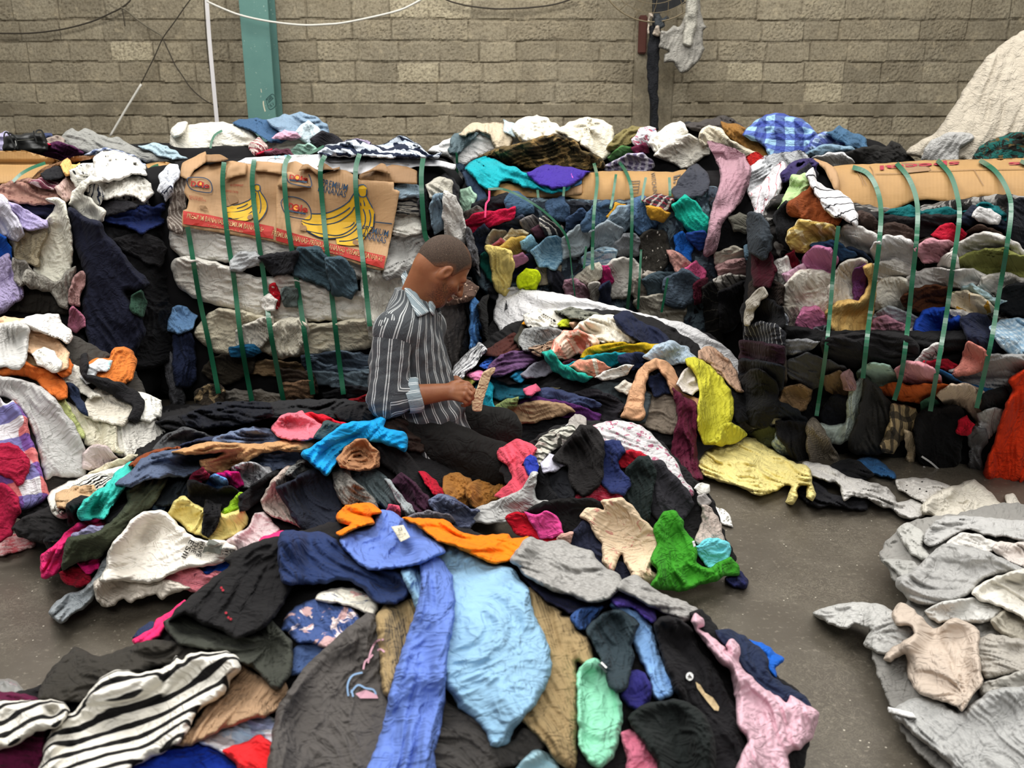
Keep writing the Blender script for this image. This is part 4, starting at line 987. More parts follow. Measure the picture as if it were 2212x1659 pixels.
# ------------------------------------------------------------------ left bale and what spills over it
parse('''
folded_garment||1a1a1c|b1|c t4 Pleft|60,88 76,86 90,88 106,84 108,100 112,130 112,170 60,172
folded_garment||151517|b1|d20 t4 Pleft|0,138 20,126 44,140 56,160 60,172 0,172
folded_garment||1d1c1e|b1|c t3 Pleft|74,94 88,90 98,92 105,99 101,110 90,106 80,101
folded_garment||2a2723|b1|d80 t3 Pleft|0,120 10,112 30,118 46,128 44,140 20,140 0,136
sweater|navy chunky knit sweater under the dusty rose lace top|23243b|b1|d20 t4|8,73 20,69 30,69.5 35,74 33,81 24,79 12,75
lace_top|dusty rose lace top on the edge of the left carton|9c7669/l:7d564e:0.02|b1|d15 t4|-2,62 8,57 16,55.5 26,57 34,60 38,63 41,69.5 32,70.5 20,71 8,69 1,67
blouse|burgundy and white striped blouse on the dusty rose lace top|7d4555/s:cfb9b9:0.022:0.35|b1|d20 t3|20,57 28,54.5 36,52.5 41,55.5 39,61 30,61
blouse|pale pink blouse beside the burgundy striped blouse|c9aca3|b1|d60 t3|36,60 44,54 49,58 48,64.5 42,69 38,65
sock|black cloth ball on the torn edge of the left carton|1d1d20|b1|c t3|27,51 35,47.5 41,49.5 39,54 30,55
napkin|pale orange cloth with a peaked fold on the left carton edge|e2b06c|b1|d60 t4|39,46 43,41.5 45.5,46 50.5,45.5 49,52 42,52
scarf|black and white triangle print scarf under the white crumpled shirt|d8d6cf/o:232225:0.020:0.33|b1|d20 t3|46,50 52,46 60,45 63,50 57,57 50,59 46,55 ; 84,60 92,55 100,59 107,64 107,70 101,76.5 92,75 84,71 75,69 74,65
trousers|royal navy trousers draped under the triangle print scarf|1c2957|b1|d12 t5|65,79 76,74 88,72 98,72.5 105,69.5 108,76 107,82 98,85 90,89 80,85 70,83
t_shirt|black shirt strip under the white blouses of the left bale|222124|b1|d10 t3|63,71 76,68.5 87,72 78,76 68,78
blouse|white eyelet blouse under the white crumpled shirt|d6d3ca/l:b9b5aa:0.02|b1|c t5 l14|59,54 70,56 78,52 88,51 95,58 96,64 90,69 82,65 72,67 62,67 55,61
shirt|white crumpled shirt topping the heap on the left bale|e6e4de|b1|c t7 l16|61,42 68,38 78,39 86,42 91,47 92,52.5 84,52 76,55 68,56.5 63,54
scarf|dark patterned scarf with white fringe in the white knotted cloth|b9b7b0/s:2b3040:0.02:0.35|b1|d70 t3|55,60 62,59 66,66 62,72 57,68
towel|white knotted cloth with a hanging end above the navy coat|dedbcf|b1|r t6 l12 @62,60|45,71 47,64 52,58 58,54.5 65,57.5 57,60 54,64.5 58,68 62,72 66.5,74.5 65.5,80.5 60,83.5 54,79.5 49,75
coat|big dark navy coat hanging down the front of the left bale|1c1e2d|b1|d68 t7 l26|42.5,74 46,73 56,80 64,82 68,90 74,96 80,104 86,112 92,116 95.5,122 88,126.5 80,126.5 84,134 90,144 93.5,152 88,162 82,172 58,172 56,158 53,146 52,134 54,120 50,104 46,96 43.5,84
trousers|white textured cloth hanging beside the navy coat|e0ddcd/q:e0ddcd:0.03|b1|c t5 l12|29,68.5 35,67.5 41,70.5 42.5,76 44.5,84 46,96 45.5,110 41,122.5 34,121 26,118.5 21.5,114 23,104 26,92 29,82 34,76 35,72
straw_hat|pale straw hat with frayed brim wedged by the white textured cloth|a89c82/r:0.008|b1|e t5|8,88 16,84.5 26,86 29,92 25,100 24,109 16,108 10,104.5 7.5,96
sweater|lavender waffle knit sweater above the straw hat|b2a7cf/q:b2a7cf:0.02|b1|d25 t4|4,70 12,72 20,77 28.5,81 28.5,85.5 20,87 10,84.5 4,79
shirt|pale lilac grey shirt hanging at the left edge of the picture|c3c0cc|b1|d60 t5|-6,66 3,67 8,76 12.5,84 14.5,90 10,93.5 4,91 -6,91
shirt|vivid blue shirt at the left edge of the picture|1c55b4|b1|d80 t4|-6,91 3.5,93 7,102 6.5,112.5 -6,114
sweater|lilac cable knit sweater at the left edge of the picture|b2a5cb/r:0.012|b1|d70 t4|-6,113 5,104 8,110 12,120 15,128.5 10,133 -6,142
sweater|grey beige soft sweater below the straw hat|8c8780|b1|d80 t4|8,107 16,108 20,114 19,120.5 12,122.5 9,115
sweater|stone marl sweater hanging below the white textured cloth|a29e94/m:78746c:0.012|b1|d70 t4|15,120 19,113 30,118 36,121 42,114 47,112 47.5,120 45,128 42.5,137 38,135 32,127 22,125
sweater|dusty pink fleece sleeve left of the navy coat|a8837f|b1|d70 t4|44,129 47,119 52,115 54.5,120 51,128 50.5,135 45,133
trousers|rose trousers corner below the pink fleece sleeve|b06b82|b1|d60 t3|43.5,148 46,137 51,140 54,148 48,152
t_shirt|forest green cloth showing right of the navy coat|2f4a3c|b1|d80 t3|84,130 90,126.5 93.5,134 90.5,142 84,139
shirt|pale blue white cloth at the carton corner above the heart print shirt|c9ccd2|b2|d70 t3|102,54 106,48 112,46 114,52 110,60 104,62
shirt|white shirt with a red heart print at the corner of the banana carton bale|d5d8e0/f:c02c40:22253a:0.07:0.66|b2|d70 t3|101,62 104,56 109,58 110,64 106,68
''', 0, 200)
# ------------------------------------------------------------------ white heap in front of the left bale
parse('''
trousers|long grey jersey trousers leg lying in the dark gap by the banana carton bale|5a5a5e|b2|d75 t3|104,40 109.5,38 114,48 117,62 117,72.5 111,73 108,60
track_pants|dark navy track pants leg hanging in the dark gap|232a42|b2|d80 t4|111,25 117,22 122.5,26 124,36 124.5,52 119,56.5 112.5,55.5 110.5,44
denim_shorts|light blue denim shorts hanging at the side of the banana carton bale|6e94be|b2|d60 t4|106,21 108,15 111,8 116,7 121,10 124.5,13 121,20 118,22.5 110,22.5
shirt|red tartan shirt scrap on the floor in the dark gap|9a2a34/k:20242c:c8b8a8:0.05:0.4|fl|d70 t3|110,87 113,77 118,71 124,76 126,84 119,87.5
cap|dark cap with a tan peak at the foot of the banana carton bale|3c352d/f:a08a68::0.08:0.56|b2|c t5|125,62 130,58 138,56 142,60 142,68 138,76 130,74 126,70
blouse|white frilled blouse at the foot of the white heap|dedbd2|lh|d70 t5 l16|71,84 78,79 88,81 96,75 102,83 109,90 103,97.5 92,101 80,102 74,99
towel|white terry towel at the right of the white heap|e3e1d8/q:e3e1d8:0.014|lh|d60 t4|87,61 95,64 101.5,67 101.5,75 97,79 89,77 86,70
trousers|cream corduroy trousers in the white heap|d5cfb9|lh|d70 t5 l20|42,68 50,71 58,75 66,79 73.5,82 74,94 77,99.5 66,97 56,95 52,89 47,80
shirt|white linen shirt with rolled cuffs in the white heap|dcd5c5|lh|c t5 l16|54,70 61,60 68,56.5 76,61 83,66 85,74 79,81 72,81 62,79 55,76
t_shirt|pale lime green shirt edge beside the grey trousers|b8bf7f|lh|d55 t3|27,62 36,60.5 42,66 46,74 51,82 53,89 47,87 41,79 35,70
shirt|white ribbed cloth wrapped around the black strap of the white heap|e2ded2/r:0.01|lh|d40 t5|39,49 45,45.5 51,45.5 53.5,52 56.5,58 63,62.5 56,64 48,59 41,58
sock|navy sock end hanging from the white ribbed cloth|262f45|lh|d60 t3|42.5,57 48,57.5 52.5,66 55.5,74.5 50,72 45.5,64
sweater|orange rolled sweater on top of the white heap|cf7433|lh|e t7 l14|56,43.5 63,40 70,40 71.5,35 78,33 83.5,36 86,42 84.5,50 80,55 72,55 63,51
shirt|white shirt with an aqua patch beside the orange rolled sweater|e0e4e6/f:86cfcf::0.07:0.64|lh|d40 t4|52.5,50.5 58,44 64,40.5 70.5,42.5 68.5,47 62,48.5 60.5,53.5 56,55
jacket|black zip jacket sleeve trailing over the white heap|1c1b1d|lh|d30 t4|51.5,38 56,36.5 56.5,46 55,50 62,51 72,53.5 82,57.5 88.5,62 92,68 90,76 86.5,80.5 81.5,78.5 84,70.5 77,66.5 66,59.5 57,55 51.5,50
shirt|tan linen cloth under the grey folded cloth of the left heap|c0aa83|lh|d20 t4|-5,47 3,42 14,34 23,36 27,45 16,45 6,49
sweater|burnt orange sweater under the peach shirts|c9692d|lh|d30 t5 l15|-5,49 4,46 10,44 16,42 24,46 32,46 38,52 41.5,58 41.5,64 36,65 30,61 24,55 14,51 4,51 ; 36,47 42,40 46.5,44 44.5,48.5 40,51
shirt|peach linen shirt on top of the left heap|dbb896|lh|c t5 l15|15,22 26,18.5 34,24 40,32 43.5,36 41.5,44.5 36,47 28,41 22,37 16,35
shirt|pale peach shirt at the upper left of the left heap|d9b795|lh|d10 t4|-5,15 6,13.5 15,15 13,20 4,23 -5,21
shirt|white shirt with an open sleeve crowning the left heap|e3e0da|lh|d25 t5 l14|11,18.5 18,14 28,12 36.5,12.5 38.5,17 44.5,22 45.5,26 42.5,29.5 36,26.5 28,23 20,21
towel|white terry cloth corner on the peach shirt|e6e3da/q:e6e3da:0.014|lh|d45 t4|21.5,37 28,33.5 34,35.5 38.5,42 36.5,48 30,46 24,42.5
pillowcase|grey folded cloth at the left edge above the burnt orange sweater|c1bfba|lh|d85 t5|-5,20 4,18 10,16.5 17.5,21 17.5,28 15.5,40 12,45.5 4,44 -5,42
trousers|light grey trousers hanging with turned up hem over the left heap|bbb9b6|lh|d60 t6 l20|-6,51 6,51.5 16,53.5 26,57.5 34,64 40,72 46,80 50.5,88 54.5,98 55.5,108 53.5,115.5 44,115.5 34,114.5 29,117 26,106 24,96 20,84 14,74 6,66 -6,62
shirt|blush pink blouse below the light grey trousers|c9b8b5|lh|c t4|54,101 60,95.5 68,96.5 74.5,104 79,106 74,109 62,110 55,109
blouse|cream lace blouse at the foot of the left heap|d8cfb6/l:c4b898:0.02|lh|d-25 t4|53,117 62,110 75,104 88,101 93,104 82,111 70,117 60,119
shirt|large check shirt in red, white and violet on the left heap|e3dfe2/k:d3423c:4a45a0:0.15:0.5|lh|d75 t6 l30 a.6|-6,62 4,68 8,66.5 12,69.5 16.5,76 18.5,84 20.5,92 23.5,100 25.5,108 28.5,118 31.5,126.5 26,132 18,135 10,137 6,131 2,121 -6,119
sweater|dark crimson sleeve lying on the large check shirt|a01d3a|lh|e t5|-6,96 6,94.5 12,97.5 17.5,104 17.5,112 12,119.5 6,115 -6,111
blouse|crimson crumpled blouse at the left edge below the check shirt|b02345|lh|c t5|-6,123 4,121.5 10.5,128 12.5,136 9.5,142.5 6,152 -6,156
''', 0, 640)
parse('''
scarf|red and white tie dye scarf lying on the floor at the left edge|cf5a63/m:f0d8d4:0.05|fl|d-10 t2|-6,17 8,15 14,16.5 21.5,17.5 23,23 14,26.5 4,29 -6,31
t_shirt|black shirt lying on the floor near the tie dye scarf|1d1c1c|ml|d10 t4|8.5,12 14,6 24,1.5 32,-2 40,0 48,6 53,12 60,15 52,21 44,27 36,28 29,22 20,20.5 12,17
waistband|black waistband with gold lettering at the edge of the black shirt|141416/f:b49a48::0.02:0.7|ml|d10 t2|28,19 35,16.5 41.5,19.5 40.5,26 34,28 30,24
''', 0, 1100)
# ------------------------------------------------------------------ heap left of the kneeling man
parse('''
trousers|black trousers lying flat between the banana carton bale and the slate leggings|17171a|ml|d5 t2|100,80 130,72 160,70 178,74 172,84 150,86 120,88
trousers|charcoal corduroy trousers on the floor in front of the banana carton bale|232325/r:0.01|ml|d-4 t2|150,71 190,66 220,66 236,72 228,80 200,76 170,78
jacket|black navy jacket on the floor in front of the banana carton bale|12141c|ml|d4 t2|118,76 140,68 168,68 172,76 150,82 124,84
t_shirt|black shirt right behind the bright blue shirt|19181a|ml|c t4|214,74 232,68 250,72 258,80 246,90 232,82 220,80
sweater|dark brown cloth under the hips of the man|2d221d|ml|d20 t4|244,80 262,78 272,88 268,98 254,96 248,90
''', 0, 640)
parse('''
t_shirt|white shirt between the check shirt and the zebra print cloth|dfdcd2|ml|d-20 t3|30.5,126 40,119 52,115 66,111 80,107 90,104 88,116 70,128 55,138 40,142 33,138
scarf|zebra print scarf beside the tan folded cloth of the left heap|d9d6cc/z:1d1b1b:0.02:0.5|ml|d-30 t3|36,133 46,122 56,116.5 66,113.5 72,118 64,124.5 56,129 46,133 40,138
sweater|tan folded cloth under the turquoise top|bf9f7a|ml|d-15 t3|37,126 46,122.5 58,121.5 61,126 52,132 44,135 38,133
t_shirt|black cloth between the tan folded cloth and the turquoise top|19191b|ml|d60 t3|43,133 52,128 57,130 51,138 52,147 44,145
leggings|hot pink leggings stretched to the lower left on the floor|e62f74|ml|d-40 t3|26,165 33,160 42,150 50,144.5 58,142 66,139 74,135.5 79,140 70,146.5 60,151 50,157 44,163 40,171 34,178.5 26.5,179.5
leggings|magenta red leggings behind the olive shirt|a31f4d|ml|d-35 t3|58,147 70,140 80,133 84,138 74,147 62,154
sweater|dark red knit on the floor below the hot pink leggings|a01b30/r:0.008|ml|d10 t3|39,176 48,172.5 56.5,174.5 56.5,181.5 51,184.5 42,182
t_shirt|lavender shirt wrapped in the olive shirt|a9a5c9|ml|d10 t3|47,152 56,147.5 66,146.5 70,151 62,156 52,156
t_shirt|small magenta cloth below the olive shirt|d81f74|ml|d-20 t3|50.5,170 58,165.5 63.5,167.5 61.5,173.5 55,176
sweatshirt|grey marl sweatshirt with one sleeve stretched over the floor|9da3a6/m:7a8186:0.02|ml|d-45 t3|31,202 36.5,194 44,189.5 52,187 60,179 66,167 72,157 78,150 83,151 77,162 71,174 65,185 56,197 46,203 39,208.5
t_shirt|black shirt between the olive shirt and the turquoise top|18181b|ml|d-50 t3|68,138 78,122 84,117 92,121 86,131 76,140 70,143
t_shirt|pale blue shirt corner beside the dark slate trousers|7595c2|ml|d-50 t3|96,134 102,128 108,129 104,136 98,138
trousers|dark slate trousers right of the olive shirt|22282d|ml|d-60 t4|99,116 108,110 118,109.5 125,111 122.5,121 116,129 106,133 99,131 102,123
t_shirt|olive green twisted shirt trailing to the lower left|3b4030|ml|d-50 t4.5 l13|39,174 41,160 44,153.5 52,152 60,151 66,147 74,140 81,131 79.5,124 84,119.5 92,115.5 98,111.5 107,113.5 105,121 99,131 92,139 84,147 77,153 71,159 63,167 52,169 45,172
top|turquoise ribbed top with lace hem on the left of the heap|3fc0b2/r:0.008|ml|d-55 t4 l16|49.5,138 54,130 60,125.5 66,121.5 70,117.5 74,111.5 80,107.5 86,106.5 85,112 79,118 77,121 82,118 76,127 72,133 68,139 66.5,141.5 60,141 53,142.5
sweatshirt|dark grey sweatshirt at the far left end of the slate leggings|4a4b4d|ml|d-25 t4|99,97 107,88 118,84.5 128,87 136,90 127,95 116,97 105,101
leggings|navy leggings between the grey sweatshirt and the tan sleeve|2b3146|ml|d-10 t3.5|111,98 124,92 138,89.5 147,92 151,96 138,98 124,99
shirt|rust brown strip at the left end of the tan sleeve|7d3f22|ml|d-20 t3|83.5,107 92,101 102,97.5 113,97 109,103 96,106 88,108
leggings|slate blue jersey leggings long fold next to the turquoise top|56627a|ml|d-15 t5.5 l12|74,119 84,111 90,104 98,100 108,98 120,97 134,97.5 138,103 128,111 118,115 106,115.5 94,117 84,121
leggings|slate blue leggings behind the long tan sleeve|65718a|ml|d0 t5.5 l12|138,91 150,86 162,83.5 172,85.5 186,87.5 197,90 191,95 176,97 160,97 148,97 138,95 ; 156,102 172,97 190,96 198,100 193,107 184,109.5 172,111 162,108
sweater|long tan knit sleeve reaching across the left heap|bb9064|ml|d-10 t6 l13|109,99 120,96 134,92.5 150,93.5 168,93.5 180,91.5 190,89.5 204,86.5 213,87 207,95 196,99 184,99 172,99 164,102 156,107 148,111 140,115 133.5,115.5 129,110.5 127,105 136,102.5 142,100 132,100.5 120,101
t_shirt|red shirt behind the rose pink bundle|c2182b|ml|d20 t3.5|191,76 200,74.5 210,77.5 219,81 225,84.5 214,86 206,85 198,81
sweatshirt|rose pink bundled sweatshirt at the back of the left heap|d7707f|ml|c t5|174.5,85 178,78.5 184,75.5 192,74.5 200,79.5 206.5,84 204.5,89 196,91 186,91 178,89
t_shirt|dark teal cloth between the rose bundle and the bright blue shirt|3a4a4c|ml|d-20 t3|201,89 208,80 217,83 213,88 206,91
t_shirt|white shirt with black brush print in the left heap|dfe0e3/m:20222b:0.06|ml|d30 t3|149,109 158,106.5 168,109 173,113 167,119 160,122 154,121 149,115
t_shirt|magenta cloth beside the white brush print shirt|d5207c|ml|d40 t3|138.5,114 146,111.5 151.5,113 154.5,120 150,122 144,119
t_shirt|cornflower blue cloth under the magenta cloth|6798d6|ml|d-20 t3|129.5,121 136,114.5 143,116.5 144,121.5 136,124 130,124
t_shirt|wine red cloth edge under the tan sleeve cuff|7c1f38|ml|d-20 t2|121,115 128,109.5 133,114 128,119 122,119.5
blouse|black blouse left of the magenta cloth|19181a|ml|c t4|121,118 128,119 138,123 146,121.5 153,126 151,133 142,137 134,136 126,136 121,129
t_shirt|lime green ribbed cloth on the yellow blouse|97c52f/r:0.006|ml|d-35 t3|140,139 146,133 152,125.5 155,127.5 154,135 148,141
blouse|pale yellow blouse with gathered edge in the left heap|e6d585|ml|r t4.5 l14 @133,135|107,141 109.5,134 114,128.5 118,127.5 122,131 128,134 134,136 142,138.5 148,137.5 154.5,135.5 157.5,143 152.5,151 144,155 136,156 128,153 120,149.5 115,144
camisole|black camisole with thin straps lying on the pale yellow blouse|141315|ml|d100 t3|131.5,132 140,134 139,142 136.5,148.5 132.5,152.5 129,149 130,140
t_shirt|black shirt right of the lime green cloth|151517|ml|d-40 t4|153,127 160,121.5 168,115.5 174,111.5 179,114 175,121 168,128 160,134 154,136
blouse|pale pink print blouse right of the pale yellow blouse|dcc9c9|ml|c t4|144,157 152,151 158,147.5 162,139.5 168,139 174,146 176.5,150 168,157 164,161 157,163 149,161
sweater|beige mesh knit sweater left of the navy long sleeve shirt|b5a59b/q:b5a59b:0.012|ml|d60 t4|167.5,129 174,118 180,111.5 185,109.5 187,116 185,122 185,130 191,138 193,147 186,144 176,140 169,136
sweater|black and white flecked knit sweater under the bright blue shirt|8f8f8a/m:2a2a2c:0.02|ml|d-20 t4|183,113 190,105.5 198,103.5 205,107.5 201,113 192,116
''', 0, 640)
parse('''
trousers|royal blue cloth corner behind the white printed shirt|1d4fae|ml|d-20 t2.5|127,39 136,34 144,32.5 146,37 138,41 131,42
t_shirt|pink star print shirt under the white printed shirt|dd8590/o:8f4a5a:0.05:0.12|ml|d20 t3|106.5,41 116,37.5 124,36.5 130,41.5 139.5,39.5 139.5,44.5 132.5,48.5 130.5,52.5 122,51.5 112,49.5 106.5,45.5
t_shirt|cream crumpled jersey under the hem of the white printed shirt|d6cdc0|ml|c t4 l11|61.5,47 68,44 80,45 92,46 102,45 112,47 118.5,50 108,54.5 102,57 98,54 92,56 84,59 79,57 74,61 66,61 62.5,54.5
t_shirt|large white shirt with black slogan print on the left heap|e6e1d6|ml|d-30 t4.5 l30 a.6|63.5,46 67.5,36 70,24 80,12 84,6 92,1.5 103,0.5 108,3.5 116,11.5 122,16.5 130,19.5 140,19.5 150.5,24 151,30 142,34.5 132,36.5 122,37.5 112,40.5 104,44.5 96,47.5 86,46.5 76,45.5
''', 0, 1100)
parse('''
long_sleeve_top|dark navy long sleeve shirt left of the grey flecked knit|20242f|ml|d50 t5 l18|-31,122 -22,118 -14,112 -6,109.5 4,109.5 12,118 18.5,128 13,136 11,142 13,150 6,153 -8,153 -19,143 -25,132
trousers|black trousers between the tan rolled sweater and the man|1a191a|ml|d55 t4.5 l14|31,96 40,93 48,95 54.5,101 61,110 67,118 71,126 73,130.5 66,133 58,126 50,118 42,111 35,105
sweater|plum knit sweater between the washed slate shirt and the black trousers|3a1f30/q:3a1f30:0.012|ml|d55 t4|43,120 50,113.5 56,117.5 62,123.5 68.5,131 70.5,137 66.5,141 58,139 49,131
t_shirt|washed slate shirt under the tan rolled sweater|3f4a4d/m:525c5e:0.03|ml|d50 t4|11,110 20,107.5 32,109.5 38,113.5 44,121.5 50,129.5 57,137 50,139 40,136 30,130 21,122
t_shirt|pale grey marl edging along the washed slate shirt|8e9496|ml|d60 t2.5|39.5,118 43,117.5 47,124 54,131.5 57.5,137.5 52,139.5 48,132
sweater|grey flecked knit sweater with a loose string under the tan rolled sweater|86837c/m:4a4844:0.02|ml|d40 t4.5|5.5,112 10,107.5 16,111.5 18,116.5 24,121.5 30.5,128 33,134 25,136 16,134 9,127 7,120
t_shirt|cherry red shirt beside the brown crumpled skirt|b3172f|ml|d50 t3.5|61.5,113 66,113 72,119 78.5,128 74,129.5 68,124
t_shirt|bright blue shirt hanging over the top of the left heap|1896d2|ml|d-35 t5 l22|-15,101 -8,95.5 -2,91.5 6,85.5 12,81.5 20,79.5 30,79 36,76 39.5,78.5 38.5,83 44,84.5 50,86 53.5,92 52,99 44,96 34,93 24,93 16,96 10,104 6,110 1,114.5 -5,109.5
sweater|tan rolled sweater below the bright blue shirt|a87a57|ml|e t6 l13|9.5,104 13.5,97 20,92.5 26,92.5 31.5,96.5 34.5,103 33,108.5 26,110 18,110 12.5,108.5
skirt|brown crumpled skirt at the knees of the man|93642f|ml|c t5 l12|77.5,116 84,113.5 92.5,116.5 94.5,123 92.5,131 90.5,134.5 82,131.5 77.5,126 ; 92,121.5 100,117.5 108,120 114,117.5 115.5,121 110.5,128.5 102,133.5 94,131.5
dress|navy and white mottled dress on the bare floor in the middle|707891/m:2e3550:0.05|ml|c t4|68.5,130 76,126.5 84,129.5 92,134.5 100,135.5 106.5,138 98,142.5 92,147 86,147.5 80,142.5 74,139 68.5,134.5
t_shirt|pink cloth scrap behind the orange shirt|cf5068|ml|c t3|39.5,138 42,133.5 47,134 48.5,139 44,142
sweater|grey cloth strip in front of the mottled navy dress|6c6970|ml|d10 t3|55,140.5 66,137 78,139.5 81,144 70,143.5 60,143.5
''', 700, 640)
